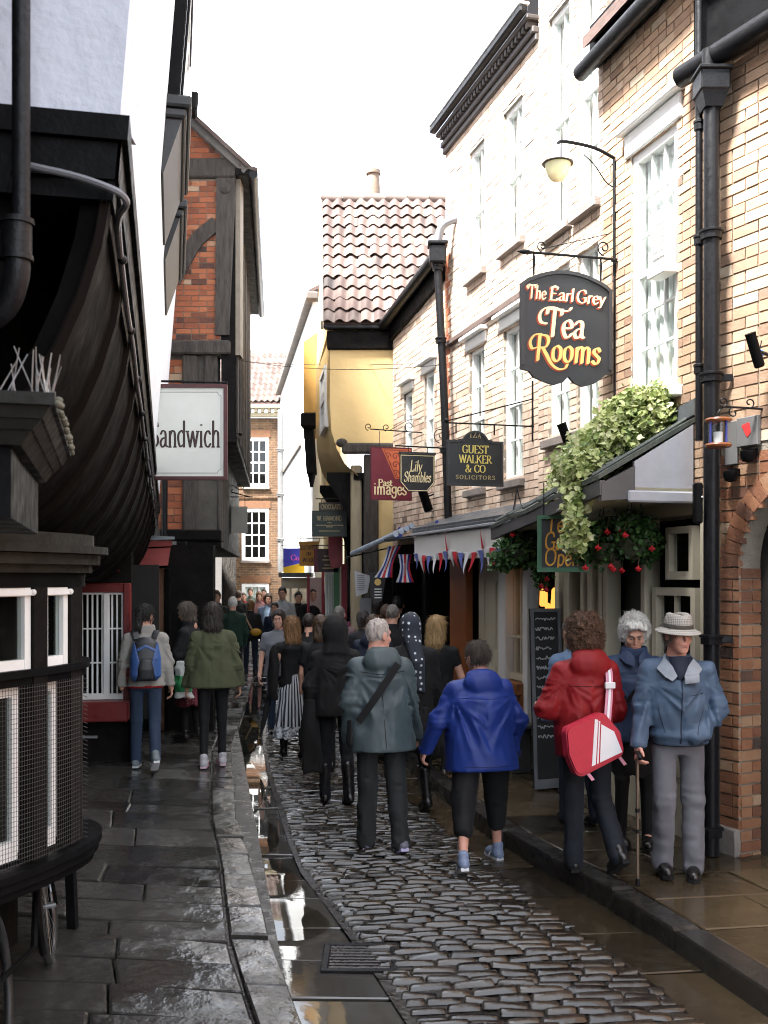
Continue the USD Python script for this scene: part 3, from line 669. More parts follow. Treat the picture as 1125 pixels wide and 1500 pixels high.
h.add('near_return', FY.box(2.9, 4.2, -.3, -.21, 0, zj), black_timber)
h.add('ground_wall', hexa([(-.30, y_d + .1, 0), (.3, y_d + .1, 0), (.3, 18, 0), (-.72, 18, 0), (-.30, y_d + .1, 3.5), (.3, y_d + .1, 3.5), (.3, 18, 3.5), (-.72, 18, 3.5)]), black_timber)
# roof of single pantiles
ridge_d, ridge_z = 16.55, 8.33
e0 = np.array([0, y_d - .16, ze + .10]); e1 = np.array([0, ridge_d, ridge_z])
slope = e1 - e0; sl = np.linalg.norm(slope); sd = slope / sl; nrm = np.array([0, -sd[2], sd[1]])
tile_m = tone_mat('pantile', [(0, (.03, .023, .021)), (.3, (.062, .040, .034)), (.6, (.092, .060, .050)), (1, (.135, .105, .088))], rough=.8, amt=.25, bump=.4, stain=.3, stain_col=(.2, .17, .14))
rows, tw = 12, .187
cols = 15
lt = sl / rows
hmesh = hexa([tuple(e0 + (-.88, 0, 0) - nrm * .10), tuple(e0 + (2.0, 0, 0) - nrm * .10), tuple(e1 + (2.0, 0, 0) - nrm * .10), tuple(e1 + (-1.02, 0, 0) - nrm * .10), tuple(e0 + (-.88, 0, 0) - nrm * .02), tuple(e0 + (2.0, 0, 0) - nrm * .02), tuple(e1 + (2.0, 0, 0) - nrm * .02), tuple(e1 + (-1.02, 0, 0) - nrm * .02)])
rf = h.add('roof', hmesh, _mats['dark_tile'])
r_ = np.random.default_rng(4)
xs = np.linspace(0, 1, 9)
for i in range(rows):
    for k in range(cols):
        xl_ = -.90 - .13 * i / rows + k * tw
        oz = r_.normal(0, .006); ox = r_.normal(0, .005)
        lift = .03
        P = []
        for t in (0, 1):
            base = e0 + sd * (lt * (i + (1.08 if t else -.0))) + nrm * (lift * (1 - t) + .012 + oz)
            P.append([base + (xl_ + ox + x * tw * 1.06, 0, 0) + nrm * (.028 * math.sin(2 * math.pi * (x - .12)) ) for x in xs])
        rf.add('pantile', slab(np.array(P).transpose(1, 0, 2), nrm * .014), tile_m, smooth=50, tone=float(np.clip(r_.normal(.55, .2), 0, 1)))
for k in range(8):
    rf.add('ridge_tile', tube([e1 + (-1.05 + k * .36, 0.02, .0), e1 + (-.70 + k * .36, .02, .0)], .10, 10), tile_m, smooth=40, tone=.75)
rf.add('verge', hexa([tuple(e0 + (-.93, 0, 0) - nrm * .12), tuple(e0 + (-.885, 0, 0) - nrm * .12), tuple(e1 + (-1.03, 0, 0) - nrm * .12), tuple(e1 + (-1.075, 0, 0) - nrm * .12), tuple(e0 + (-.93, 0, 0) + nrm * .03), tuple(e0 + (-.885, 0, 0) + nrm * .03), tuple(e1 + (-1.03, 0, 0) + nrm * .03), tuple(e1 + (-1.075, 0, 0) + nrm * .03)]), mat('pale_verge', (.45, .40, .34), .8, .2, 8))
rf.add('far_slope', hexa([tuple(e1 + (-1.02, 0, -.05)), tuple(e1 + (2, 0, -.05)), (2, 19, 6.0), (-1.3, 19, 6.0), tuple(e1 + (-1.02, 0, .02)), tuple(e1 + (2, 0, .02)), (2, 19, 6.1), (-1.3, 19, 6.1)]), _mats['dark_tile'])
gab = [(-1.02, 16.0, ze), (-1.2, 17.8, ze), (-1.1, ridge_d, 8.2)]
h.add('gable', (np.array([(-.84, 14.75, ze), (-1.22, 17.85, ze), (-1.03, ridge_d, 8.25), (-.76, 14.75, ze), (-1.14, 17.85, ze), (-.95, ridge_d, 8.25)]), np.array([[0, 1, 2], [3, 5, 4], [0, 3, 4], [0, 4, 1], [1, 4, 5], [1, 5, 2], [2, 5, 3], [2, 3, 0]])), yel)
cp = at(547, 292, 16.8)
h.add('chimney_pot', lathe([(.115, -.35), (.12, 0), (.105, .3), (.10, .36), (.125, .37), (.125, .43), (.10, .43)], cp + (0, 0, .05), 16), mat('clay_pot', (.17, .12, .085), .8, .15, 9, .3), smooth=40)

# ---- second yellow gable further on
h = thing('ochre_gable_house', 'darker ochre gable wall just behind the left edge of the yellow house', 'house', (-1.35, 18.3, 0))
och = mat('ochre_plaster', (.50, .27, .06), .75, .08, 3, .3, 26)
F8 = Fr((-1.24, 18.2), (-1.75, 21.6), (-5, 19))
h.add('wall', join([hexa([(-1.47, 18.2, 5.05), (-.9, 18.2, 5.05), (-.9, 21.6, 5.05), (-1.75, 21.6, 5.05), (-1.47, 18.2, 6.35), (-.9, 18.2, 6.75), (-.9, 21.6, 6.4), (-1.75, 21.6, 6.0)])]), och)
h.add('jetty_beam', cbox(-1.52, -1.2, 18.1, 18.4, 4.78, 5.045, .03), black_timber)
h.add('corner_post', hexa([(-1.42, 18.2, 3.95), (-1.25, 18.2, 3.95), (-1.25, 18.6, 3.95), (-1.42, 18.6, 3.95), (-1.47, 18.2, 4.78), (-1.3, 18.2, 4.78), (-1.3, 18.6, 4.78), (-1.47, 18.6, 4.78)]), black_timber)
h.add('lower_wall', hexa([(-1.0, 18.3, 0), (-.8, 18.3, 0), (-.8, 21.6, 0), (-1.2, 21.6, 0), (-1.1, 18.3, 4.9), (-.8, 18.3, 4.9), (-.8, 21.6, 4.9), (-1.4, 21.6, 4.9)]), yel)
h.add('finial', tube([(-1.33, 18.3, 4.0), (-1.33, 18.3, 3.7)], [.09, .03], 10), black_timber, smooth=40)

# ---- white house further on
h = thing('white_gabled_house', 'long white house with a dark sloping eaves edge, right of the far brick house', 'house', (-2.0, 24, 0))
A8, B8 = np.array([-1.55, 21.7]), np.array([-3.42, 32.9])
F9 = Fr(A8, B8, (-6, 25))
wh = mat('white_render', (.74, .74, .72), .8, .05, 3, .3, 20)
h.add('wall', F9.prism(sg.Polygon([(0, 2.6), (F9.len, 2.6), (F9.len, 8.05), (0, 8.05)]), -.3, 0), wh)
h.add('lower_wall', F9.box(0, F9.len, -.3, -.05, 0, 2.59), wh)
h.add('eaves', F9.box(-.2, F9.len + .05, -.1, .16, 8.06, 8.22, .02), mat('weathered_eaves', (.12, .10, .085), .8, .3, 6))
h.add('string', F9.box(3.0, F9.len, -.02, .05, 5.3, 5.36), _mats['weathered_eaves'])
h.add('roof', hexa([F9.p(0, .1, 8.22), F9.p(F9.len, .1, 8.22), F9.p(F9.len, -2, 9.4), F9.p(0, -2, 9.4), F9.p(0, .1, 8.3), F9.p(F9.len, .1, 8.3), F9.p(F9.len, -2, 9.5), F9.p(0, -2, 9.5)]), _mats['dark_tile'])
for u in (3.2, 6.6, 9.6):
    for z0 in (3.7, 5.9):
        sash(h, F9, u, u + .9, z0, z0 + 1.3, nx=3, ny=4, w=-.02, room=False)
q = at(411, 600, 31)
dp = thing('downpipe', 'tall grey downpipe on the corner of the far brick house', 'downpipe', (q[0], q[1], 0))
pipe(dp, 'pipe', [(q[0], q[1], 2.2), (q[0], q[1], 7.2)], .09, mat('grey_pipe', (.13, .13, .13), .5, .2, 10), collars=[(q[0], q[1], z) for z in (3.2, 4.6, 6.0)], sides=8)

# ---- far brick house closing the street
h = thing('far_brick_house', 'three-storey brown brick house with white sashes, closing the far end of the street', 'house', (-4.9, 33.2, 0))
FE_ = Fr((-7.6, 33.2), (-3.3, 33.2), (-5, 0))
X = lambda px: at(px, 0, 33.2)[0] + 7.6
Z = lambda py: at(0, py, 33.2)[2]
ops = []
for a, b, c, d in ((357, 393, 713, 642), (355, 393, 821, 746), (355, 393, 900, 856), (305, 325, 900, 856), (305, 327, 713, 642), (303, 326, 821, 746)):
    ops.append((X(a), X(b), Z(c), Z(d)))
pol = rect(0, 4.3, 0, 7.35)
for o in ops: pol = pol.difference(rect(*o))
far_brick = usdkit.material(stage, '/World/Looks/far_brickwork', {
    'g': ('geometry', {}), 's': ('separate_xyz', {}), 'c': ('combine_xyz', {}),
    'b': ('brick_texture', {'scale': 1.0, 'brick_width': .235, 'row_height': .08, 'mortar_size': .010, 'color1': (.125, .066, .033), 'color2': (.075, .038, .02), 'mortar': (.14, .108, .07), 'mortar_smooth': .2}),
    'n': ('noise_texture', {'scale': 5.0, 'detail': 5.0}), 'r': ('rgb_ramp', {'ramp': [(.3, (.55, .5, .45)), (.7, (1.25, 1.2, 1.1))]}),
    'm': ('mix', {'mix_type': 'multiply', 'fac': .8}), 'bu': ('bump', {'strength': .5, 'distance': .01}), 'p': ('principled_bsdf', {'roughness': .9})},
    [('g.position', 's.vector'), ('s.x', 'c.x'), ('s.z', 'c.y'), ('c.vector', 'b.vector'), ('g.position', 'n.vector'), ('n.fac', 'r.fac'), ('b.color', 'm.color1'), ('r.color', 'm.color2'), ('m.color', 'p.base_color'), ('b.fac', 'bu.height'), ('bu.normal', 'p.normal')], surface='p.BSDF')
h.add('wall', FE_.prism(pol, -.3, 0), far_brick)
for o in ops:
    sash(h, FE_, *o, nx=3, ny=4 if o[3] - o[2] > 1.2 else 2, sill=grey_stone, fw=.09, bar=.035, w=-.02, curtain=o[2] < 1.5, meet=o[3] - o[2] > 1.2)
    h.add('window_arch', FE_.box(o[0] - .08, o[1] + .08, .002, .02, o[3] + .03, o[3] + .28), mat('gauged_brick', (.13, .06, .028), .9, .2, 9))
h.add('string_course', FE_.box(0, 4.3, -.02, .04, Z(730), Z(727)), far_brick)
cor = mat('cream_cornice', (.24, .20, .13), .7, .12, 5)
h.add('cornice', join([FE_.box(0, 4.4, .0, .22, 7.36, 7.5, .02), FE_.box(0, 4.4, .0, .34, 7.62, 7.74, .02)] + [FE_.box(k * .22, k * .22 + .1, .0, .28, 7.503, 7.617) for k in range(20)]), cor)
zr = 9.6
P = np.array([[FE_.p(u, .3 - 2.2 * t + 0, 7.78 + 2.1 * t + .03 * abs(math.sin(u * 13.0))) for t in np.linspace(0, 1, 2)] for u in np.linspace(-.2, 4.45, 150)])
frf = h.add('roof', slab(P, (0, 0, .06)), _mats['dark_tile'])
rows = 9; r_ = np.random.default_rng(44)
for i in range(rows):
    n = 0
    for k in range(24):
        if k < 6: continue
        u = -.2 + k * .195
        t0, t1 = i / rows, (i + 1.08) / rows
        Q = np.array([[FE_.p(u + x * .2, .32 - 2.2 * t + 0, 7.83 + 2.1 * t + .05 * (1 - (t - t0) * rows) * 0 + (.05 if t == t0 else .02) + .035 * math.sin(2 * math.pi * x)) for t in (t0, t1)] for x in np.linspace(0, 1, 5)])
        frf.add('pantile', slab(Q, (0, 0, .015)), tile_m, tone=float(np.clip(r_.normal(.62, .18), 0, 1)))
h.add('roof_ridge', FE_.box(-.2, 4.4, -2.1, -1.85, 9.9, 10.05), cor)
h.add('notice_board', FE_.box(X(330), X(352), .004, .05, Z(905), Z(888), .01), black_paint)

# ================================================================ LEFT SIDE
h = thing('white_jettied_house', 'white plastered house jettied over a black coved overhang, nearest on the left', 'house', (-.83, 3.05, 0))
n_ = 15
def fl(u, w, z): return FL.p(u, w, z)
P = np.array([[fl(u, 0, z) for z in (jet_z(u), 4.5, 6, 8, 10.1)] for u in np.linspace(0, FL.len, n_)])
h.add('front_wall', slab(P, tuple(.25 * np.array([FL.n[0], FL.n[1], 0]))), white_plaster)
P = np.array([[fl(-.004, w, z) for z in (3.46, 4.5, 7, 10.1)] for w in (-.0, -.3, -1.1)])
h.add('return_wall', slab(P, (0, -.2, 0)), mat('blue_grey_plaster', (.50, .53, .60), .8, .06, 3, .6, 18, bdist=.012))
h.add('far_return', hexa([fl(FL.len + .003, -.24, 2.85), fl(FL.len + .003, -2.4, 2.85), fl(FL.len + .2, -2.4, 2.85), fl(FL.len + .2, -.24, 2.85), fl(FL.len + .003, -.24, 10.1), fl(FL.len + .003, -2.4, 10.1), fl(FL.len + .2, -2.4, 10.1), fl(FL.len + .2, -.24, 10.1)]), white_plaster)
# moulded bressummer along the jetty edge and across the near return
def beam(u0, u1, w0, w1, dz0, dz1, n=10):
    P = np.array([[fl(u, w0, jet_z(u) + dz0), fl(u, w1, jet_z(u) + dz0), fl(u, w1, jet_z(u) + dz1), fl(u, w0, jet_z(u) + dz1), fl(u, w0, jet_z(u) + dz0)] for u in np.linspace(u0, u1, n)])
    a, f = sheet(P)
    return a, f
h.add('bressummer', join([beam(-.02, FL.len, -.3, .03, -.07, -.003), beam(-.02, FL.len, -.3, .012, -.19, -.073), beam(-.02, FL.len, -.3, -.02, -.26, -.193)]), black_paint)
h.add('return_beam', join([hexa([fl(-.03, -1.2, 3.38), fl(-.03, .03, 3.38), fl(.12, .03, 3.38), fl(.12, -1.2, 3.38), fl(-.03, -1.2, 3.455), fl(-.03, .03, 3.455), fl(.12, .03, 3.455), fl(.12, -1.2, 3.455)]), hexa([fl(-.01, -1.2, 3.2), fl(-.01, .0, 3.2), fl(.12, .0, 3.2), fl(.12, -1.2, 3.2), fl(-.01, -1.2, 3.378), fl(-.01, .0, 3.378), fl(.12, .0, 3.378), fl(.12, -1.2, 3.378)])]), black_paint)
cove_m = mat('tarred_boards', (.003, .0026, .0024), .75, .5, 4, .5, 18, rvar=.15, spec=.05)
def cove(u, t):
    a_ = t * math.pi / 2
    return fl(u, -.03 - .52 * (1 - math.cos(a_)) ** .9, jet_z(u) - .2 - .92 * math.sin(a_))
P = np.array([[cove(u, t) for t in np.linspace(0, 1, 8)] for u in np.linspace(0, FL.len, 40)])
P = np.array([[cove(u, t) for t in np.linspace(0, 1, 9)] for u in np.linspace(.02, FL.len - .02, 40)])
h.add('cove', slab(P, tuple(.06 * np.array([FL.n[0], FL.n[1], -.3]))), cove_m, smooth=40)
for k in range(14):
    u = .05 + k * (FL.len - .1) / 13
    P = np.array([[cove(u + du, t) + np.array([FL.n[0], FL.n[1], -.35]) * (.022 if abs(du) < .05 else .0) for t in np.linspace(0, 1, 9)] for du in (-.06, -.045, 0, .045, .06)])
    h.add('cove_rib', slab(P, (0, 0, -.02)), mat('brown_black_rib', (.0045, .0032, .0025), .7, .4, 5, .3, 20, spec=.05), smooth=30)
h.add('cove_end', FL.map((np.array([(FL.len - .02, -.03 - .52 * (1 - math.cos(t * math.pi / 2)) ** .9 - k_ * 0, jet_z(FL.len) - .2 - .92 * math.sin(t * math.pi / 2)) for k_ in (0,) for t in np.linspace(0, 1, 10)] + [(FL.len - .02, -.6, jet_z(FL.len) - .1)]), np.array([[10, i, i + 1] for i in range(9)] + [[10, i + 1, i] for i in range(9)]))), cove_m)
# the return side of the overhang, in shadow, towards us
h.add('back_wall', hexa([fl(.2, -2.5, 0), fl(FL.len, -2.5, 0), fl(FL.len, -2.7, 0), fl(.2, -2.7, 0), fl(.2, -2.5, 10.1), fl(FL.len, -2.5, 10.1), fl(FL.len, -2.7, 10.1), fl(.2, -2.7, 11)]), dark_room)
h.add('roof', hexa([fl(-.1, .05, 10.1), fl(FL.len, .05, 10.1), fl(FL.len, -3, 10.1), fl(-.1, -3, 10.1), fl(-.1, .05, 10.2), fl(FL.len, .05, 10.2), fl(FL.len, -3, 10.2), fl(-.1, -3, 10.2)]), _mats['dark_tile'])
ret = sg.Polygon([(-.02, 3.2)] + [(-.03 - .52 * (1 - math.cos(t * math.pi / 2)) ** .9, 3.25 - .92 * math.sin(t * math.pi / 2)) for t in np.linspace(0, 1, 10)] + [(-1.5, 2.33), (-1.5, 3.2)])
FRT = Fr(fl(0.03, 0, 0), fl(.03, 1, 0), (0, 0))
h.add('overhang_end', FRT.prism(ret, -.06, 0), cove_m)
ug = (10.52 - 3.05) / .977 * 1.0
ug2 = ug + .42
h.add('ground_wall', hexa([fl(ug2, -.62, 0), fl(ug2, -.42, 0), fl(FL.len, -.36, 0), fl(FL.len, -.62, 0), fl(ug2, -.62, 2.6), fl(ug2, -.46, 2.6), fl(FL.len, -.42, 2.3), fl(FL.len, -.62, 2.3)]), black_timber)
h.add('inner_end', hexa([fl(FL.len - .5, -.6, 2.3), fl(FL.len - .5, -2.45, 2.3), fl(FL.len - .45, -2.45, 2.3), fl(FL.len - .45, -.6, 2.3), fl(FL.len - .5, -.27, 10), fl(FL.len - .5, -2.45, 10), fl(FL.len - .45, -2.45, 10), fl(FL.len - .45, -.27, 10)]), dark_room)
h.add('inner_floor', hexa([fl(.2, -2.45, 3.9), fl(FL.len - .5, -2.45, 3.5), fl(FL.len - .5, -.27, 3.5), fl(.2, -.27, 3.9), fl(.2, -2.45, 3.95), fl(FL.len - .5, -2.45, 3.55), fl(FL.len - .5, -.27, 3.55), fl(.2, -.27, 3.95)]), dark_room)
h.add('recessed_wall', hexa([fl(2.6, -1.4, 0), fl(2.6, -1.15, 0), fl(ug, -1.1, 0), fl(ug, -1.4, 0), fl(2.6, -1.4, 2.6), fl(2.6, -1.15, 2.6), fl(ug, -1.1, 2.6), fl(ug, -1.4, 2.6)]), black_timber)
h.add('recess_ceiling', hexa([fl(.2, -1.4, 2.33), fl(.2, -.5, 2.33), fl(ug, -.5, 2.1), fl(ug, -1.4, 2.1), fl(.2, -1.4, 2.45), fl(.2, -.5, 2.45), fl(ug, -.5, 2.25), fl(ug, -1.4, 2.25)]), black_timber)
# shallow oriel windows with dark moulded trays
for k, (pa, ya, pb, yb_) in enumerate(((229, 150, 244, 275), (248, 300, 258, 396))):
    ua, ub = FL.u(pa), FL.u(pb)
    zt = 4.95
    ua = (CAMZ + (HY - ya) / FPX * 0 ) * 0 + ((zt - CAMZ) * FPX / (HY - ya) - FL.a[1]) / FL.d[1]
    ub = ((zt - CAMZ) * FPX / (HY - yb_) - FL.a[1]) / FL.d[1]
    g = h.add('oriel_window', join([FL.box(ua, ua + .07, -.05, .075 - .03 * k, zt, 6.9, .008), FL.box(ua, ub, -.05, .05, 6.9, 7.0, .01)]), black_paint)
    g.add('frame', join([FL.box(ua + .07, ub, -.02, .035, 5.0, 5.1), FL.box(ub - .06, ub, -.02, .035, 5.1, 6.9), FL.box(ua + .07, ub, -.02, .035, 6.84, 6.899)]), white_paint)
    g.add('tray', join([FL.box(ua - .05, ub + .05, -.02, .15, zt - .02, zt + .05, .012), FL.box(ua - .03, ub + .03, -.02, .125, zt - .08, zt - .023, .012),
        FL.map(hexa([(ua, -.02, zt - .42), (ub, -.02, zt - .42), (ub, .015, zt - .42), (ua, .015, zt - .42), (ua, -.02, zt - .083), (ub, -.02, zt - .083), (ub, .10, zt - .083), (ua, .10, zt - .083)]))]), mat('grey_black_paint', (.010, .0105, .011), .5, .3, 6, .15))
    for i in range(3):
        a_ = ua + .07 + i * (ub - ua - .14) / 3; b_ = a_ + (ub - ua - .14) / 3
        g.add('pane', FL.box(a_ + .015, b_ - .015, .01, .014, 5.1, 6.84), glass)
        g.add('glazing_bar', FL.box(b_ - .02, b_ + .02, .003, .03, 5.1, 6.84), white_paint)
    g.add('blind', FL.box(ua + .07, ub, .003, .006, 5.1, 6.84), curtain_m)
h.add('eaves_end', FL.box(FL.len - .25, FL.len + .06, -.02, .09, 8.3, 8.55, .03), black_timber)
# bare cable along the jetty
cb = thing('cable', 'dark conduit running along the edge of the black overhang', 'cable', tuple(fl(0, 0, 3.2)))
pts = [at(45, 243, 2.95), at(110, 258, 2.97), at(160, 275, 2.99), at(180, 287, 3.02), at(185, 300, 3.06), at(175, 318, 3.15)] + [fl(u, .0, jet_z(u) - .24 - .02 * (k % 2)) for k, u in enumerate(np.linspace(.35, FL.len - .3, 16))]
cb.add('conduit', tube(spline(pts, 120), .011, 8), mat('grey_conduit', (.13, .13, .14), .35, .2, 9, rvar=.1), smooth=40)
cb.add('clip', join([ball(fl(u, .005, jet_z(u) - .25), .018, 1) for u in np.linspace(.5, FL.len - .4, 12)]), black_iron)
# near downpipe
q = at(31, 0, 2.75)
dp = thing('downpipe', 'fat black downpipe at the upper left, ending in a collar and bend', 'downpipe', (q[0], q[1], 3.0))
zc = at(0, 345, 2.75)[2]
dp.add('pipe', tube([(q[0], q[1], zc), (q[0], q[1], 5.2)], .0245, 16), black_iron, smooth=40)
dp.add('collar', join([tube([(q[0] - .012, q[1], zc - .06), (q[0] - .012, q[1], zc + .03)], .041, 16), tube([(q[0] - .012, q[1], zc + .03), (q[0] - .012, q[1], zc + .045)], .047, 16), tube([(q[0] - .012, q[1], zc - .07), (q[0] - .012, q[1], zc - .055)], .045, 16)]), black_iron, smooth=40)
dp.add('bend', tube(spline([(q[0] - .012, q[1], zc - .06), (q[0] - .015, q[1], zc - .12), (q[0] - .06, q[1] + .02, zc - .2), (q[0] - .18, q[1] + .04, zc - .26)], 12), .036, 14), black_iron, smooth=40)
nb = thing('black_shopfront_house', 'black painted timber house front at the left edge, behind the fat downpipe', 'house', (-1.2, 2.6, 0))
FN = Fr((-1.17, 2.98), (1.9, -13.0), (3, 0))
nb.add('wall', FN.box(.0, FN.len, -.3, 0, 2.32, 8.0), black_paint)  # carried on unseen behind the camera, added to keep skylight off the street
nb.add('jetty_soffit', FN.box(0, FN.len, -1.2, -.31, 2.32, 2.5), black_paint)
nb.add('side_wall', hexa([fl(.06, -.45, 0), fl(.06, -2.6, 0), fl(.3, -2.6, 0), fl(.3, -.8, 0), fl(.06, -.45, 3.3), fl(.06, -2.6, 3.3), fl(.3, -2.6, 3.3), fl(.3, -.8, 3.3)]), black_timber)
nb.add('shop_wall', FN.box(.5, FN.len, -1.2, -1.1, 0, 2.4), black_timber)
nb.add('back_wall', FN.box(-1, FN.len, -2.6, -2.4, 0, 8.0), dark_room)
# spiked shop cornice right beside the camera
sc_ = thing('shop_cornice', 'moulded black shop cornice topped with pigeon spikes, at the left edge', 'cornice', (-.95, 2.6, 2.4))
FC = Fr((-.80, 2.42), (-1.10, 3.5), (1, 3))
def mould(z0, z1, w0, w1): 
    return hexa([FC.p(-.0 - w0, w0, z0), FC.p(FC.len, w0, z0), FC.p(FC.len, -1.2, z0), FC.p(-.0 - w0, -1.2, z0), FC.p(-.0 - w1, w1, z1), FC.p(FC.len, w1, z1), FC.p(FC.len, -1.2, z1), FC.p(-.0 - w1, -1.2, z1)])
zt = at(75, 575, 2.42)[2]
grey_m = mat('worn_grey_black', (.015, .0145, .012), .55, .5, 9, .4, 30, rvar=.2, spec=.2)
sc_.add('moulding', join([mould(zt - .03, zt, .0, .0), mould(zt - .06, zt - .031, -.03, -.012), mould(zt - .085, zt - .061, -.055, -.035), mould(zt - .12, zt - .086, -.085, -.06)]), grey_m)
sc_.add('frieze', mould(zt - .3, zt - .121, -.11, -.11), black_paint)
sp = []
r_ = np.random.default_rng(9)
for k in range(44):
    u = r_.uniform(-.01, .5) if k < 14 else None
    base = FC.p(r_.uniform(0, .55), -.025, zt) if k < 14 else FC.p(.01, -r_.uniform(.0, .35), zt)
    tip = base + np.array([r_.normal(0, .022), r_.normal(0, .02), r_.uniform(.06, .115)])
    sp.append(tube([base, tip], [.0018, .0012], 5))
for k in range(44): sc_.add('spike', sp[k], galv)
lump = join([ball(FC.p(u, .005, zt - .012 + r_.normal(0, .006)), r_.uniform(.007, .013), 1, (1, 1.2, .8)) for u in np.linspace(.02, FC.len, 26)])
sc_.add('crust', lump, mat('lichen_crust', (.10, .095, .07), .9, .4, 30, .5), smooth=True)

# ---- bow window with wire mesh
bw = thing('bow_window', 'black bow window with small white casements above a wire mesh guard, lower left', 'window', (-1.6, 4.8, 0))
bp = spline([(-2.6, 3.35, 0), (-2.1, 3.72, 0), (-1.77, 4.33, 0), (-1.60, 4.75, 0), (-1.55, 5.08, 0), (-1.66, 5.33, 0), (-1.95, 5.5, 0)], 49)[:, :2]
tn = np.gradient(bp, axis=0); tn /= np.linalg.norm(tn, axis=1, keepdims=True); bn = np.stack([tn[:, 1], -tn[:, 0]], 1)
def band(o0, o1, z0, z1, i0=0, i1=48):
    P = np.array([[(*(bp[i] + bn[i] * o0), z0), (*(bp[i] + bn[i] * o1), z0), (*(bp[i] + bn[i] * o1), z1), (*(bp[i] + bn[i] * o0), z1), (*(bp[i] + bn[i] * o0), z0)] for i in range(i0, i1 + 1)])
    v, f = sheet(P)
    n, m = P.shape[:2]
    c = [[0, 1, 2], [0, 2, 3]]; e = (n - 1) * m
    return v, np.vstack([f, c, [[e, e + 2, e + 1], [e, e + 3, e + 2]]])
bw.add('ledge', join([band(-.3, .10, .70, .735), band(-.3, .085, .655, .699), band(-.3, .06, .61, .654)]), black_paint)
bw.add('cornice', join([band(-.5, .05, 2.07, 2.11), band(-.5, .09, 2.11, 2.16), band(-.5, .13, 2.163, 2.20), band(-.5, .06, 2.203, 2.26)]), grey_m)
bw.add('sill_rail', join([band(-.1, .04, 1.59, 1.625), band(-.1, .02, 1.55, 1.588)]), black_paint)
bw.add('head_rail', band(-.1, .015, 2.0, 2.068), black_paint)
bw.add('dark_inside', band(-.34, -.30, .6, 2.2), dark_room)
arc = np.concatenate([[0], np.cumsum(np.linalg.norm(np.diff(bp, axis=0), axis=1))])
def bpos(s, o=0): 
    p = np.array([np.interp(s, arc, bp[:, 0]), np.interp(s, arc, bp[:, 1])]); n = np.array([np.interp(s, arc, bn[:, 0]), np.interp(s, arc, bn[:, 1])]); return p + n / np.linalg.norm(n) * o
def sat(px):
    k = (px - CX) / FPX; g = bp[:, 0] - k * bp[:, 1]
    i = np.where(np.diff(np.sign(g)) != 0)[0]
    i = i[0] if len(i) else 0
    t = g[i] / (g[i] - g[i + 1]); return arc[i] + t * (arc[i + 1] - arc[i])
def bbox(s0, s1, o0, o1, z0, z1):
    a_, b_ = bpos(s0, o0), bpos(s1, o0); c_, d_ = bpos(s1, o1), bpos(s0, o1)
    return hexa([(*a_, z0), (*b_, z0), (*c_, z0), (*d_, z0), (*a_, z1), (*b_, z1), (*c_, z1), (*d_, z1)])
s1, s2, s3, s4, s5 = sat(-40), sat(42), sat(62), sat(96), sat(110)
for s0_, s1_ in ((s2, s3), (s4 + .0, s5 + .02)):
    bw.add('post', bbox(s0_, s1_, -.06, .03, .735, 2.0), black_timber)
for s0_, s1_ in ((s1, s2), (s3, s4)):
    w_ = bw.add('casement', join([bbox(s0_, s0_ + .03, -.03, .01, 1.62, 2.0), bbox(s1_ - .04, s1_, -.03, .012, 1.62, 2.0), bbox(s0_ + .03, s1_ - .04, -.03, .01, 1.96, 2.0), bbox(s0_ + .03, s1_ - .04, -.03, .01, 1.625, 1.67), bbox(s0_, s1_ + .0, -.03, .03, 1.965, 1.99), ball((*bpos(s1_, .025), 1.978), .016, 1)]), white_paint)
    w_.add('pane', bbox(s0_ + .03, s1_ - .04, -.015, -.011, 1.67, 1.96), glass)
    l_ = bw.add('lower_light', join([bbox(s1_ - .075, s1_ - .035, -.06, -.03, .78, 1.55), bbox(s0_, s1_ - .04, -.06, -.03, .75, .84), bbox(s0_, s1_ - .075, -.06, -.03, 1.5, 1.55)]), white_paint)
    l_.add('pane', bbox(s0_ , s1_ - .076, -.05, -.045, .84, 1.5), glass)
wires = []
for s in np.arange(s1 - .1, s5 + .01, .0165):
    a_ = bpos(s, .038); wires.append(tube([(*a_, .74), (*a_, 1.555)], .0011, 4, cap=False))
for z in np.arange(.75, 1.56, .022):
    wires.append(tube([(*bpos(s, .038), z) for s in np.arange(s1 - .1, s5 + .02, .05)], .0011, 4, cap=False))
for z in np.arange(.75, 1.55, .022):   # cut wire ends at the far edge
    a_, b_ = bpos(s5 + .01, .038), bpos(s5 + .03, .052); wires.append(tube([(*a_, z), (*b_, z - .012)], .0016, 4))
bw.add('wire_mesh', join(wires), mat('mesh_wire', (.06, .06, .065), .4, .2, 9, metallic=.5))
bw.add('under_beam', hexa([(-2.6, 3.6, .0), (-2.2, 3.9, .0), (-1.95, 5.3, .0), (-2.3, 5.3, .0), (-2.6, 3.6, .61), (-2.2, 3.9, .61), (-1.95, 5.3, .61), (-2.3, 5.3, .61)]), black_timber)
q = ground(107, 1380)
bw.add('leg', hexa([(q[0] - .025, q[1] - .03, 0.04), (q[0] + .025, q[1] - .03, .04), (q[0] + .025, q[1] + .03, .04), (q[0] - .025, q[1] + .03, .04), (q[0] - .055, q[1] + .0, .62), (q[0] - .01, q[1] + .0, .62), (q[0] - .01, q[1] + .06, .62), (q[0] - .055, q[1] + .06, .62)]), black_paint)

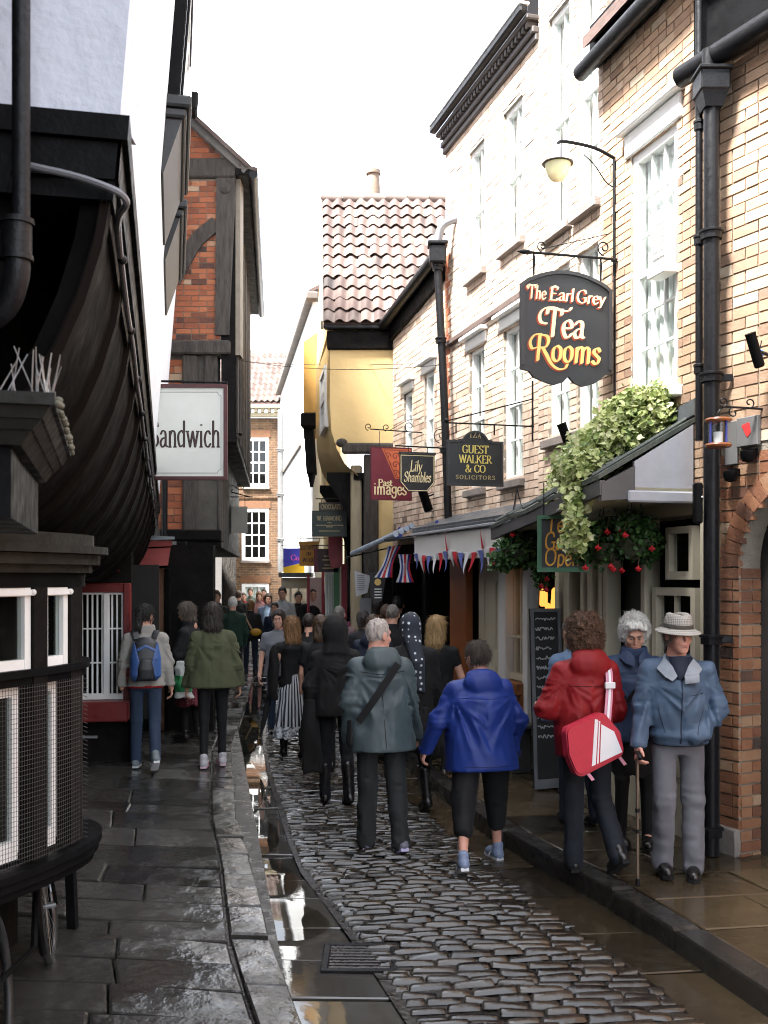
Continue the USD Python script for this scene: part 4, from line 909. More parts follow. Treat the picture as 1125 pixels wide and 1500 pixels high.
# ---- red shop window further along
rs = thing('red_shop_window', 'oxblood red shop window with white glazing bars, on the left behind the bow window', 'window', (-3.0, 10.5, 0))
DR = 10.5
FG = Fr((at(60, 0, DR)[0], DR - .12), (at(200, 0, DR)[0], DR), (-1, 0))
ra, rb = FG.u(112), FG.u(189)
zb, ztp = CAMZ + (HY - 1030) / FPX * DR, CAMZ + (HY - 868) / FPX * DR
sash(rs, FG, ra + .045, rb - .05, zb + .05, ztp, nx=8, ny=3, m=white_paint, w=.03, fw=.02, bar=.014, curtain=False, meet=False, reveal=False, room=True)
um = ra + (rb - ra) * .58
rs.add('mullion', FG.box(um - .03, um + .03, .0, .058, zb + .05, ztp, .006), white_paint)
rs.add('lower_rail', FG.box(ra + .045, rb - .05, .0, .056, zb + .05, zb + .11, .004), white_paint)
rs.add('frame', join([FG.box(ra - .02, ra + .043, -.05, .09, zb, ztp + .1, .008), FG.box(rb - .048, rb + .02, -.05, .09, zb, ztp + .1, .008), FG.box(ra + .045, rb - .05, -.05, .08, ztp + .003, ztp + .1, .008)]), red_paint)
rs.add('sill', FG.box(ra - .05, rb + .02, -.05, .24, zb - .16, zb + .045, .012), red_paint)
rs.add('stall_riser', FG.box(ra - .5, rb + .02, -.1, -.02, 0.02, zb - .163), black_timber)
rs.add('upper_wall', FG.box(ra - .5, rb + .02, -.2, -.02, ztp + .1, 2.7), black_timber)
rs.add('side_wall', FG.box(ra - .6, ra - .025, -.2, -.021, 0.02, 2.7), black_timber)
rs.add('chrome_strip', FG.box(ra + .02, ra + .22, .0, .03, zb - .36, zb - .33, .005), galv)
rs.add('red_moulding', FG.box(rb - .45, rb - .1, -.02, .12, ztp + .22, ztp + .25, .008), red_paint)

# ---- red fascia and white shutter, facing us where the houses step out
rf_ = thing('red_hood_shopfront', 'small red hood over a white pleated shutter, below the sandwich sign', 'shopfront', tuple(at(215, 1000, 12.6)))
p0, p1 = at(178, 832, 12.6), at(250, 790, 12.6)
rf_.add('hood', join([hexa([(at(172, 834, 12.5)), (at(246, 828, 12.5)), (at(246, 828, 12.9)), (at(172, 834, 12.9)), (at(180, 805, 12.6)), (at(250, 802, 12.6)), (at(250, 802, 12.9)), (at(180, 805, 12.9))]), hexa([(at(180, 803, 12.58)), (at(252, 800, 12.58)), (at(252, 800, 12.9)), (at(180, 803, 12.9)), (at(180, 793, 12.58)), (at(252, 791, 12.58)), (at(252, 791, 12.9)), (at(180, 793, 12.9))])]), mat('dull_red_paint', (.20, .035, .03), .55, .2, 6, .15))
rf_.add('lead_flashing', hexa([(at(175, 792, 12.55)), (at(256, 790, 12.55)), (at(256, 790, 12.95)), (at(175, 792, 12.95)), (at(190, 783, 12.6)), (at(256, 786, 12.6)), (at(256, 786, 12.95)), (at(190, 783, 12.95))]), lead)
zz0, zz1 = .06, at(0, 832, 12.7)[2]
FW = Fr(at(184, 0, 12.75)[:2], at(252, 0, 12.75)[:2], (-2, 0))
for k in range(5):
    rf_.add('shutter_leaf', FW.map(cbox(.0 + k * .058, .054 + k * .058, -.03 + .012 * (k % 2), .0 + .012 * (k % 2), zz0 + .55, zz1, .006)), white_paint)
rf_.add('dark_post', FW.box(.29, .35, -.05, .03, .05, zz1, .01), black_timber)
rf_.add('brick_panel', FW.box(.352, .50, -.1, -.02, .05, zz1), mat('dark_brick_panel', (.13, .065, .035), .9, .3, 12, .5, 40))
rf_.add('dark_post', FW.box(.502, .57, -.05, .03, .05, zz1, .01), black_paint)
rf_.add('backing', FW.box(-1.5, 1.1, -.3, -.12, 0, zz1 + .3), black_timber)

# ---- timber-framed gable
h = thing('timber_framed_house', 'timber framed house with red brick gable, on the left beyond the white house', 'house', (-2.4, 14, 0))
D = 14.0
FT = Fr((-6, D), (0, D), (0, 0))
X = lambda px: at(px, 0, D)[0] + 6
Z = lambda py: at(0, py, D)[2]
gp = sg.Polygon([(X(150), Z(520)), (X(352), Z(520)), (X(352), Z(258)), (X(280), Z(178)), (X(150), Z(40))])
h.add('gable_wall', FT.prism(gp, -.3, 0), mortar)
lay(h, FT, gp.intersection(rect(X(236), X(322), Z(505), Z(262))), bm_red, seed=51, limit=200, course=.077, tone=(.55, .22), proud=.006)
lay(h, FT, sg.Polygon([(X(262), Z(232)), (X(326), Z(232)), (X(278), Z(184)), (X(262), Z(168))]), bm_red, seed=52, limit=60, course=.077, tone=(.5, .2))
gl = sg.Polygon([(X(120), Z(800)), (X(318), Z(800)), (X(318), Z(521)), (X(120), Z(521))])
h.add('lower_gable_wall', FT.prism(gl, -.3, -.03), mat('sooty_plaster', (.075, .068, .058), .9, .4, 6, .5, 25))
FT2 = Fr((-6, D + .03), (0, D + .03), (0, 0))
lay(h, FT2, rect(X(232), X(268), Z(775), Z(521)), bm_red, seed=53, limit=90, course=.1, tone=(.5, .25))
def tb(a, b, c, d, w0=-.02, w1=.05, m=None, c_=.02): return FT.box(X(a), X(b), w0, w1, Z(d), Z(c), c_)
h.add('tie_beam', tb(262, 352, 234, 262, w1=.07), old_timber)
h.add('corner_post', hexa([FT.p(X(316), -.02, Z(492)), FT.p(X(336), -.02, Z(492)), FT.p(X(336), .065, Z(492)), FT.p(X(316), .065, Z(492)), FT.p(X(318), -.02, Z(263)), FT.p(X(346), -.02, Z(263)), FT.p(X(346), .065, Z(263)), FT.p(X(318), .065, Z(263))]), old_timber)
h.add('post_head', ball(FT.p(X(331), .05, Z(278)), .09, 2, (1, .8, .9)), old_timber)
br = [(255, 412), (272, 380), (290, 352), (318, 328)]
bl = spline([(X(a), 0, Z(b)) for a, b in br], 10)
h.add('curved_brace', FT.prism(sg.LineString([(p[0], p[2]) for p in bl]).buffer(.10, cap_style=2), -.02, .055), old_timber)
h.add('bressummer', tb(236, 338, 500, 520, w1=.09), old_timber)
h.add('lower_post', tb(268, 290, 521, 790, w0=-.05, w1=.06), old_timber)
h.add('lower_post', tb(300, 312, 521, 600, w0=-.05, w1=.05), old_timber)
h.add('drain_pipe', tube([FT.p(X(243), .08, Z(520)), FT.p(X(243), .08, Z(792))], .042, 10), black_iron, smooth=40)
h.add('sill_beam', tb(236, 325, 776, 792, w1=.08), black_timber)
# verge boards
for a, b in (((276, 178), (362, 256)),):
    p0, p1 = np.array([X(a[0]), Z(a[1])]), np.array([X(b[0]), Z(b[1])])
    h.add('bargeboard', FT.prism(sg.LineString([p0, p1]).buffer(.045, cap_style=2), -.4, .14), mat('weathered_board', (.11, .10, .09), .8, .3, 6, .4, 25))
    h.add('verge_tiles', FT.prism(sg.LineString([p0 + (.03, .07), p1 + (.03, .06)]).buffer(.025, cap_style=2), -.4, .2), tile_m, tone=.4)
# street front, boarded, and the eaves running away
FS = Fr((X(345) - 6, D), (X(345) - 6 - .75, D + 7), (2, 16))
h.add('front_wall', join([FS.box(0, 7, -.2, 0, Z(640), Z(258))]), black_timber)
h.add('front_plaster', join([FS.box(.3 + k * .9, .3 + k * .9 + .5, .0, .012, Z(500), Z(290)) for k in range(7)]), white_plaster)
h.add('front_stud', join([FS.box(.05 + k * .9, .05 + k * .9 + .2, .003, .04, Z(640), Z(258), .01) for k in range(8)]), old_timber)
FS2 = Fr((X(322) - 6, D), (X(322) - 6 - .75, D + 7), (2, 16))
for k in range(9):
    h.add('front_board', FS2.box(k * .28, k * .28 + .268, -.03 + .004 * (k % 2), .0 + .004 * (k % 2), Z(792), Z(641), .006), old_timber)
h.add('front_backing', FS2.box(2.53, 7, -.1, 0, Z(792), Z(641)), black_timber)
h.add('eaves_soffit', FS.box(-.15, 7.3, .0, .22, Z(262), Z(252), .01), black_timber)
ev = h.add('eaves_gutter', tube([FS.p(-.18, .25, Z(262)), FS.p(7.3, .25, Z(262))], .06, 10), black_iron, smooth=40)
for k in range(34):
    u = -.15 + k * .215
    h.add('eaves_tile', hexa([FS.p(u, .05, Z(250)), FS.p(u + .2, .05, Z(250)), FS.p(u + .2, .31, Z(262) + .06), FS.p(u, .31, Z(262) + .06), FS.p(u, .05, Z(250) + .05), FS.p(u + .2, .05, Z(250) + .05), FS.p(u + .2, .31, Z(262) + .10), FS.p(u, .31, Z(262) + .11)]), tile_m, tone=.45 + .1 * (k % 3))
h.add('roof', hexa([FS.p(-.1, .28, Z(258)), FS.p(7.3, .28, Z(258)), FS.p(7.3, -2.2, Z(258) + 2.2), FS.p(-.1, -2.2, Z(258) + 2.2), FS.p(-.1, .28, Z(252)), FS.p(7.3, .28, Z(252)), FS.p(7.3, -2.2, Z(252) + 2.2), FS.p(-.1, -2.2, Z(252) + 2.2)]), _mats['dark_tile'])
# knee brackets under both jetties
def knee(x0, z0, r, w0, w1, n=10): 
    pts = [(x0, z0), (x0 - r, z0), (x0 - r, z0 - r * 1.5)] + [(x0 - r + r * math.sin(t) ** 1.0 * (1) * (1 - math.cos(t)), z0 - r * 1.5 * (1 - t / (math.pi / 2)) ** 1.6) for t in np.linspace(.05, math.pi / 2, n)]
    return FT.prism(sg.Polygon(pts).buffer(0), w0, w1)
h.add('knee_bracket', knee(X(352), Z(640) + .06, .34, -.25, -.05), black_timber)
h.add('jetty_soffit', join([FS.box(0, 7, -.5, .02, Z(642) - .06, Z(640) + .02, .01)]), black_timber)
h.add('knee_bracket', knee(X(325), Z(792), .42, -.25, -.05), black_timber)
h.add('jetty_soffit', FS2.box(0, 7, -.6, .02, Z(792) - .1, Z(792) - .003, .01), black_timber)
h.add('ground_post', hexa([FT.p(X(243), -.2, .03), FT.p(X(272), -.2, .03), FT.p(X(272), .05, .03), FT.p(X(243), .05, .03), FT.p(X(246), -.2, Z(793)), FT.p(X(274), -.2, Z(793)), FT.p(X(274), .05, Z(793)), FT.p(X(246), .05, Z(793))]), mat('silvered_timber', (.14, .135, .13), .8, .4, 9, .8, 30, stretch=(2.2, 2.2, .3), bdist=.02))
h.add('name_plate', FT.box(X(271), X(290), .0, .02, Z(828), Z(815)), cream_paint)
FS3 = Fr((X(285) - 6, D + .1), (X(285) - 6 - .9, D + 7), (2, 16))
h.add('shop_wall', FS3.box(0, 7, -.2, 0, 0, Z(792)), black_timber)
sash(h, FS3, .35, 2.2, .9, 2.2, nx=4, ny=3, w=.03, curtain=False, reveal=False, room=False)
sash(h, FS3, 2.6, 5.4, .9, 2.2, nx=5, ny=3, w=.03, curtain=False, reveal=False, room=False)

# ---- far left house joining on
h = thing('dark_gabled_house', 'dark house front seen edge-on between the timber house and the far brick house', 'house', (-3.4, 22, 0))
FD = Fr((-3.15, 21.2), (-5.9, 33), (0, 26))
h.add('wall', FD.box(0, FD.len, -.3, 0, 0, 6.0), old_timber)
h.add('white_window', FD.box(1.2, 2.0, .0, .05, 3.3, 5.0, .01), white_paint)
# ================================================================ THE GROUND
def structure(name, label=None):
    return thing(name, label, None, (0, 0, 0), kind='structure')
def wet(name, ramp, lo, hi, scale=2.2, bump=.5, bscale=26, bdist=.01, amt=.35, spec=.5, fine=.25, stretch=(1, 1, 1), film=(.42, .62)):
    """wet stone: its own tone picks the colour; a film of water lies on it in patches (smooth) and the rest is damp (rougher)"""
    n = {'g': ('geometry', {}), 'a': ('attribute', {'attribute': 'tone'}), 'mp': ('mapping', {'scale': stretch}),
         'n': ('noise_texture', {'scale': 9.0, 'detail': 6.0, 'roughness': .65}), 'm': ('math', {'math_type': 'multiply_add', 'value2': amt, 'value3': -amt / 2}), 's': ('math', {'math_type': 'add'}),
         'r': ('rgb_ramp', {'ramp': ramp}),
         'w': ('noise_texture', {'scale': scale, 'detail': 5.0, 'roughness': .6, 'distortion': .6}),
         'wr': ('map_range', {'from_min': film[0], 'from_max': film[1], 'to_min': 0.0, 'to_max': 1.0, 'clamp': True}),
         'ro': ('map_range', {'from_min': 0.0, 'from_max': 1.0, 'to_min': hi, 'to_max': lo, 'clamp': True}),
         'n2': ('noise_texture', {'scale': bscale, 'detail': 5.0, 'roughness': .6}),
         'bs': ('map_range', {'from_min': 0.0, 'from_max': 1.0, 'to_min': bump, 'to_max': bump * fine, 'clamp': True}),
         'b': ('bump', {'distance': bdist}), 'p': ('principled_bsdf', {'specular_ior_level': spec})}
    l = [('g.position', 'mp.vector'), ('g.position', 'n.vector'), ('n.fac', 'm.value1'), ('a.fac', 's.value1'), ('m.value', 's.value2'), ('s.value', 'r.fac'), ('r.color', 'p.base_color'),
         ('mp.vector', 'w.vector'), ('w.fac', 'wr.value'), ('wr.result', 'ro.value'), ('ro.result', 'p.roughness'), ('wr.result', 'bs.value'),
         ('mp.vector', 'n2.vector'), ('n2.fac', 'b.height'), ('bs.result', 'b.strength'), ('b.normal', 'p.normal')]
    _mats[name] = usdkit.material(stage, '/World/Looks/' + name, n, l, surface='p.BSDF')
    return _mats[name]
wet_flag = wet('wet_grey_flag', [(0, (.014, .013, .012)), (.5, (.034, .032, .029)), (1, (.066, .063, .057))], .07, .30, scale=1.6, bump=.6, bscale=6.5, bdist=.030, fine=.45, film=(.40, .58))
wet_brown = wet('wet_brown_flag', [(0, (.014, .011, .007)), (.5, (.036, .026, .015)), (1, (.078, .056, .032))], .05, .26, scale=2.2, bump=.3, bscale=10, bdist=.008)
wet_sett = wet('wet_sett', [(0, (.008, .0065, .005)), (.5, (.020, .0155, .011)), (1, (.042, .031, .021))], .06, .30, scale=4.0, bump=.4, bscale=30, bdist=.008, fine=.4, spec=.6)
wet_kerb = wet('wet_kerb', [(0, (.007, .0065, .006)), (.5, (.015, .014, .013)), (1, (.034, .031, .028))], .08, .34, scale=3.0, bump=.7, bscale=24, bdist=.012)
wet_gutter = wet('wet_gutter_flag', [(0, (.02, .018, .016)), (.5, (.042, .039, .035)), (1, (.075, .07, .06))], .02, .16, scale=1.6, bump=.25, bscale=9, bdist=.008, film=(.28, .44), spec=.75)
bed_m = mat('wet_bed', (.016, .013, .010), .3, .4, 5, .6, 30, rvar=.2)

def stone(q, z0, z1, c=.008, tilt=(0, 0), rz=None):
    """a slab on the quad q (anticlockwise), its top edges worn off"""
    q = np.asarray(q, float); m = q.mean(0)
    ins = m + (q - m) * (1 - 2 * c / np.maximum(np.linalg.norm(q - m, axis=1, keepdims=True), .02))
    dz = lambda p: (p - m) @ np.array(tilt)
    v = [(*p, z0) for p in q] + [(*p, z1 - c + dz(p)) for p in q] + [(*p, z1 + dz(p)) for p in ins]
    f = [[8, 9, 10], [8, 10, 11]]
    for a in (0, 4):
        for i in range(4):
            j = (i + 1) % 4
            f += [[a + i, a + j, a + 4 + j], [a + i, a + 4 + j, a + 4 + i]]
    return np.array(v), np.array(f)

def dome_stone(q, z0, z1, r, tilt=(0, 0)):
    """a sett: worn to a low dome"""
    q = np.asarray(q, float)
    g = np.array([0, .06, .3, .7, .94, 1]); gy = np.array([0, .1, .36, .68, .9, 1])
    P = np.zeros((6, 6, 3))
    for i, s in enumerate(g):
        for j, t in enumerate(gy):
            p = (q[0] * (1 - s) + q[1] * s) * (1 - t) + (q[3] * (1 - s) + q[2] * s) * t
            ex, ey = abs(2 * s - 1), abs(2 * t - 1)
            h = (1 - .07 * ex ** 2) * (1 - .20 * ey ** 2) if ex < 1 and ey < 1 else .55
            P[i, j] = (*p, z0 + (z1 - z0 + (p - q.mean(0)) @ np.array(tilt)) * h + r.normal(0, .0008))
    return sheet(P)

def place(owner, items, name, m, limit=300, smooth=False):
    """items: (mesh, tone); the largest seen are single parts, the rest one part"""
    def key(it):
        c = it[0][0].mean(0); s = it[0][0].max(0) - it[0][0].min(0)
        return -seen(c) ** 2 * s[0] * s[1]
    items = sorted(items, key=key)
    for me, t in items[:limit]: owner.add(name, me, m, tone=float(t), smooth=smooth)
    rest = items[limit:]
    if rest: owner.add(name + 's_beyond', join([a for a, _ in rest]), m, kind='stuff', tone=np.concatenate([np.full(len(a[0]), t) for a, t in rest]))

gr = structure('ground')
gr.add('earth', sheet(np.array([[(x, y, -.07) for y in (-60, 0, 20, 60, 240)] for x in (-200, -6, 6, 200)])), bed_m)
r_ = np.random.default_rng(21)
nj = lambda s: r_.normal(0, s)
clip01 = lambda v: float(np.clip(v, 0, 1))

# left pavement, falling towards the gutter
FALL = .05
pl = structure('left_pavement')
pl.add('bed', hexa([(-4.6, 2, -.06), (kerb_li(2), 2, -.06), (kerb_li(20), 20, -.06), (-6, 20, -.06), (-4.6, 2, .018), (kerb_li(2) , 2, .018), (kerb_li(20) - .3, 20, .018), (-6, 20, .018)]), bed_m)
items = []
ys = [2.0, 2.5, 2.95, 3.4, 3.8, 4.16, 4.5, 4.81, 5.15, 5.47, 5.75, 6.06, 6.42, 6.8]
while ys[-1] < 24: ys.append(ys[-1] + r_.uniform(.33, .6))
for k in range(len(ys) - 1):
    y0, y1 = ys[k] + .006, ys[k + 1] - .006
    xr0, xr1 = kerb_li(y0) - .008, kerb_li(y1) - .008
    lim = -.83 - .212 * (y0 - 3.05) - (.75 if y0 > 10.5 else 1.6)
    e0, e1 = xr0, xr1
    w = r_.uniform(.45, 1.0)
    z = PAVE_L + nj(.003)
    while e0 > lim:
        s = w + nj(.02)
        a0, a1 = e0 - s, e1 - s * (1 + nj(.02))
        if e0 - lim < .3: a0 = a1 = lim - .2
        zf = z + FALL * (kerb_li(y0) - (a0 + e0) / 2)
        items.append((stone([(a0 + .006, y0 + nj(.003)), (e0 - .006, y0 + nj(.003)), (e1 - .006, y1 + nj(.003)), (a1 + .006, y1 + nj(.003))], -.03, zf + nj(.002), .007, (nj(.014) - FALL, nj(.022) - .014)), clip01(.5 + nj(.22))))
        e0, e1 = a0, a1
        w = r_.uniform(.5, 1.15) if y0 < 8 else r_.uniform(.45, .8)
place(pl, items, 'flagstone', wet_flag)
# left kerb
kl = structure('left_kerb')
items = []
y = 2.2
while y < 30:
    l = r_.uniform(.45, .8) if y < 12 else r_.uniform(.8, 1.4)
    if 4.9 < y < 5.25: l = 5.42 - y
    y0, y1 = y + .005, y + l - .006
    z = PAVE_L + nj(.004) + (.012 if 5.3 < y < 6.1 else 0)
    items.append((stone([(kerb_li(y0) + .004, y0), (kerb_l(y0) + nj(.006), y0), (kerb_l(y1) + nj(.006), y1), (kerb_li(y1) + .004, y1)], -.06, z, .010, (nj(.01) - .03, nj(.012) - .01)), clip01(.5 + nj(.25))))
    y += l
place(kl, items, 'kerbstone', wet_flag)
# gutter of large flags with standing water
gt = structure('gutter_channel')
items = []
y = 2.2
while y < 30:
    l = r_.uniform(.35, .62)
    y0, y1 = y + .007, y + l - .007
    if not (5.12 < y + l / 2 < 5.62 and False):
        items.append((stone([(kerb_l(y0) + .012, y0), (gut_r(y0) - .02, y0 + nj(.01)), (gut_r(y1) - .02, y1 + nj(.01)), (kerb_l(y1) + .012, y1)], -.09, -.018 + nj(.004), .006, (nj(.012), nj(.01))), clip01(.5 + nj(.25))))
    y += l
place(gt, items, 'gutter_flag', wet_gutter)
water = usdkit.material(stage, '/World/Looks/rainwater', {
    'g': ('geometry', {}), 'n': ('noise_texture', {'scale': 5.0, 'detail': 2.0}), 'b': ('bump', {'strength': .03, 'distance': .01}),
    't': ('transparent_bsdf', {'color': (.75, .72, .66)}), 'gl': ('glossy_bsdf', {'color': (1, 1, 1), 'roughness': .015}), 'f': ('fresnel', {'IOR': 1.36}), 'm': ('mix_closure', {})},
    [('g.position', 'n.vector'), ('n.fac', 'b.height'), ('b.normal', 'gl.normal'), ('b.normal', 'f.normal'), ('f.fac', 'm.fac'), ('t.BSDF', 'm.closure1'), ('gl.BSDF', 'm.closure2')], surface='m.closure')
for a, b, e in ((5.62, 6.35, 0), (6.42, 7.3, 1), (7.35, 8.6, 2), (8.7, 11.2, 3), (11.4, 14.5, 4), (14.8, 19.5, 5)):
    pd = thing('puddle', None, None, (0, 0, 0), kind='structure')
    n = 22
    yy = np.linspace(a, b, n)
    wv = .05 + .06 * meshkit.fbm(np.stack([yy * 3, np.full(n, e * 3.3), np.zeros(n)], 1), 3)
    taper = np.sin(np.linspace(.08, math.pi - .08, n)) ** .4
    lft = kerb_l(yy) + .004; rgt = gut_r(yy) - .02 - wv * .8
    mid = (lft + rgt) / 2
    pd.add('water', sheet(np.array([[(lft[i] + (.06 * (1 - taper[i])) + s * (rgt[i] - lft[i] - .06 * (1 - taper[i])) * taper[i], yy[i], -.004) for i in range(n)] for s in (0, .25, .5, .75, 1)])), water)
# setts of the carriageway
rd = structure('road')
rd.add('bed', sheet(np.array([[(gut_r(y) - .03, y, -.0075), (sett_r(y) + .05, y, -.0075)] for y in np.linspace(2, 34, 40)]).transpose(1, 0, 2)), bed_m)
items = []
y = 2.6
row = 0
while y < 30:
    h_ = (.078 if y < 14 else .12) * r_.uniform(.88, 1.14)
    tl = .06
    xl0 = gut_r(y) + .006
    xr_ = sett_r(y)
    x = xl0 - .09 * (row % 2)
    camber = lambda xx: .020 * math.sin(math.pi * np.clip((xx - xl0) / max(xr_ - xl0, .1), 0, 1))
    while x < xr_ - .03:
        w = r_.uniform(.15, .25) * (1 if y < 14 else 1.5)
        a, b = max(x, xl0), min(x + w, xr_ + .02)
        if b - a > .05:
            wob = lambda xx: .018 * math.sin(xx * 3.1 + row * .9) + .012 * math.sin(xx * 7.3 + row * 2.1)
            y0 = y + tl * (a - xl0) + wob(a) + nj(.004); y1 = y + tl * (b - xl0) + wob(b) + nj(.004)
            items.append((dome_stone([(a + .003, y0 + .004), (b - .003, y1 + .004), (b - .003 + nj(.004), y1 + h_ - .004), (a + .003 + nj(.004), y0 + h_ - .004)], -.026, .004 + camber((a + b) / 2) + nj(.0032), r_, (nj(.055), nj(.07) - .01)), clip01(.5 + nj(.3))))
        x += w
    y += h_; row += 1
place(rd, items, 'sett', wet_sett, smooth=True)
# flags between the setts and the right kerb
items = []
y = 2.4
while y < 22:
    l = r_.uniform(.5, .9)
    y0, y1 = y + .005, y + l - .005
    items.append((stone([(sett_r(y0) + .012, y0), (kerb_r(y0) - .004, y0 + .04), (kerb_r(y1) - .004, y1 + .04), (sett_r(y1) + .012, y1)], -.06, .002 + nj(.003), .005, (nj(.006), nj(.006))), clip01(.35 + nj(.2))))
    y += l
place(rd, items, 'channel_flag', wet_brown)
# right kerb and pavement
kr = structure('right_kerb')
items = []
y = 2.6
KW = .15
while y < 26:
    l = r_.uniform(.55, 1.0)
    y0, y1 = y + .004, y + l - .004
    z = PAVE_R + nj(.003)
    items.append((stone([(kerb_r(y0) + nj(.005), y0), (kerb_r(y0) + KW, y0 + .04), (kerb_r(y1) + KW, y1 + .04), (kerb_r(y1) + nj(.005), y1)], -.06, z, .014, (nj(.01), nj(.006))), clip01(.5 + nj(.25))))
    y += l
place(kr, items, 'kerbstone', wet_kerb)
pr = structure('right_pavement')
wall_x = lambda y: np.where(y > 6.95, 2.25 - .283 * (y - 7.1), 2.37 + .5226 * (6.95 - y))
pr.add('bed', sheet(np.array([[(kerb_r(y) + KW - .02, y, .10), (wall_x(y) + 2.5, y, .10)] for y in np.linspace(2.4, 22, 40)]).transpose(1, 0, 2)), bed_m)
items = []
y = 2.4
while y < 20:
    h_ = r_.uniform(.38, .62)
    y0, y1 = y + .005, y + h_ - .005
    tl = .16
    x0, x1 = kerb_r(y0) + KW + .012, kerb_r(y1) + KW + .012
    X1 = float(wall_x(y0)) + .9
    while x0 < X1:
        w = r_.uniform(.45, .85)
        items.append((stone([(x0 + .005, y0 + tl * 0), (x0 + w - .005, y0 + tl * w), (x1 + w - .005, y1 + tl * w), (x1 + .005, y1)], .05, PAVE_R + .003 + nj(.0025), .006, (nj(.005), nj(.006))), clip01(.5 + nj(.22))))
        y0 += tl * w; y1 += tl * w
        x0 += w; x1 += w
    y += h_
place(pr, items, 'flagstone', wet_brown)
# drain grating
q = ground(527, 1401, 0)
dg = thing('drain_grating', 'slotted iron drain grating at the edge of the wet setts', 'drain', tuple(q))
gx, gy = q[0], q[1]
dg.add('frame', join([cbox(gx - .20, gx + .20, gy - .20, gy - .165, -.03, .003, .003), cbox(gx - .20, gx + .20, gy + .165, gy + .20, -.03, .003, .003), cbox(gx - .20, gx - .165, gy - .165, gy + .165, -.03, .003, .003), cbox(gx + .165, gx + .20, gy - .165, gy + .165, -.03, .003, .003)]), black_iron)
for k in range(8): dg.add('bar', cbox(gx - .165, gx + .165, gy - .155 + k * .041, gy - .132 + k * .041, -.02, .002, .004), mat('wet_iron', (.05, .045, .042), .22, .4, 20, .3, 60, metallic=.6, rvar=.12))
dg.add('pit', box(gx - .17, gx + .17, gy - .17, gy + .17, -.05, -.022), dark_room)
# ================================================================ PEOPLE: shapes as distance fields, meshed
def nets(sdf, lo, hi, h):
    """the surface where sdf(points) = 0, by surface nets on a grid of step h"""
    lo = np.asarray(lo, float) - 2 * h
    n = np.ceil((np.asarray(hi, float) + 2 * h - lo) / h).astype(int) + 1
    g = [lo[k] + h * np.arange(n[k]) for k in range(3)]
    P = np.stack(np.meshgrid(*g, indexing='ij'), -1).reshape(-1, 3).astype(np.float32)
    Fv = sdf(P).reshape(n).astype(np.float32)
    s = Fv < 0
    c = sum(s[a:n[0] - 1 + a, b:n[1] - 1 + b, d:n[2] - 1 + d].astype(np.int8) for a in (0, 1) for b in (0, 1) for d in (0, 1))
    m = (c > 0) & (c < 8)
    I = np.argwhere(m)
    idx = np.full(m.shape, -1); idx[m] = np.arange(len(I))
    acc, cnt = np.zeros((len(I), 3)), np.zeros(len(I))
    corners = [np.array(q) for q in np.ndindex(2, 2, 2)]
    for a in corners:
        for k in range(3):
            if a[k]: continue
            b = a.copy(); b[k] = 1
            fa, fb = Fv[tuple((I + a).T)], Fv[tuple((I + b).T)]
            x = (fa < 0) != (fb < 0)
            t = np.where(x, fa / np.where(x, fa - fb, 1), 0)
            pt = I + a + (b - a) * t[:, None]
            acc += np.where(x[:, None], pt, 0); cnt += x
    V = lo + h * acc / np.maximum(cnt, 1)[:, None]
    Q = []
    for k in range(3):
        u, v = (k + 1) % 3, (k + 2) % 3
        sa = [slice(None)] * 3; sb = [slice(None)] * 3
        sa[k] = slice(0, n[k] - 1); sb[k] = slice(1, n[k])
        for w in (u, v): sa[w] = sb[w] = slice(1, n[w] - 1)
        A, B = s[tuple(sa)], s[tuple(sb)]
        for first, E in ((True, A & ~B), (False, ~A & B)):
            e = np.argwhere(E)
            if not len(e): continue
            e[:, u] += 1; e[:, v] += 1
            du, dv = np.eye(3, dtype=int)[u], np.eye(3, dtype=int)[v]
            q = np.stack([idx[tuple((e - du - dv).T)], idx[tuple((e - dv).T)], idx[tuple(e.T)], idx[tuple((e - du).T)]], 1)
            Q.append(q if first else q[:, ::-1])
    Q = np.vstack(Q)
    return V, np.vstack([Q[:, [0, 1, 2]], Q[:, [0, 2, 3]]])

A32 = lambda v: np.asarray(v, np.float32)
def cone(P, a, b, ra, rb):
    a, b = A32(a), A32(b); d = b - a
    t = np.clip(((P - a) @ d) / max(float(d @ d), 1e-9), 0, 1)
    return np.linalg.norm(P - a - t[:, None] * d, axis=1) - (ra + (rb - ra) * t)
def ell(P, c, r):
    q = (P - A32(c)); r = A32(r)
    k0 = np.linalg.norm(q / r, axis=1); k1 = np.linalg.norm(q / (r * r), axis=1)
    return k0 * (k0 - 1) / np.maximum(k1, 1e-6)
def smin(a, b, k):
    h = np.clip(.5 + .5 * (b - a) / k, 0, 1); return b + (a - b) * h - k * h * (1 - h)
def smax(a, b, k): return -smin(-a, -b, k)
def loft(P, lv, e=2.2):
    lv = np.asarray(sorted(lv), float); z = P[:, 2]
    cx, cy, rx, ry = (np.interp(z, lv[:, 0], lv[:, i]) for i in (1, 2, 3, 4))
    k = (np.abs((P[:, 0] - cx) / rx) ** e + np.abs((P[:, 1] - cy) / ry) ** e) ** (1 / e)
    d = (k - 1) * np.minimum(rx, ry)
    return np.maximum(d, np.maximum(z - lv[-1, 0], lv[0, 0] - z)).astype(np.float32)
def folds(P, amp, f, seed=0): return (amp * 2.2 * (np.abs(2 * meshkit.noise(P * A32(f), seed) - 1) - .45)).astype(np.float32)

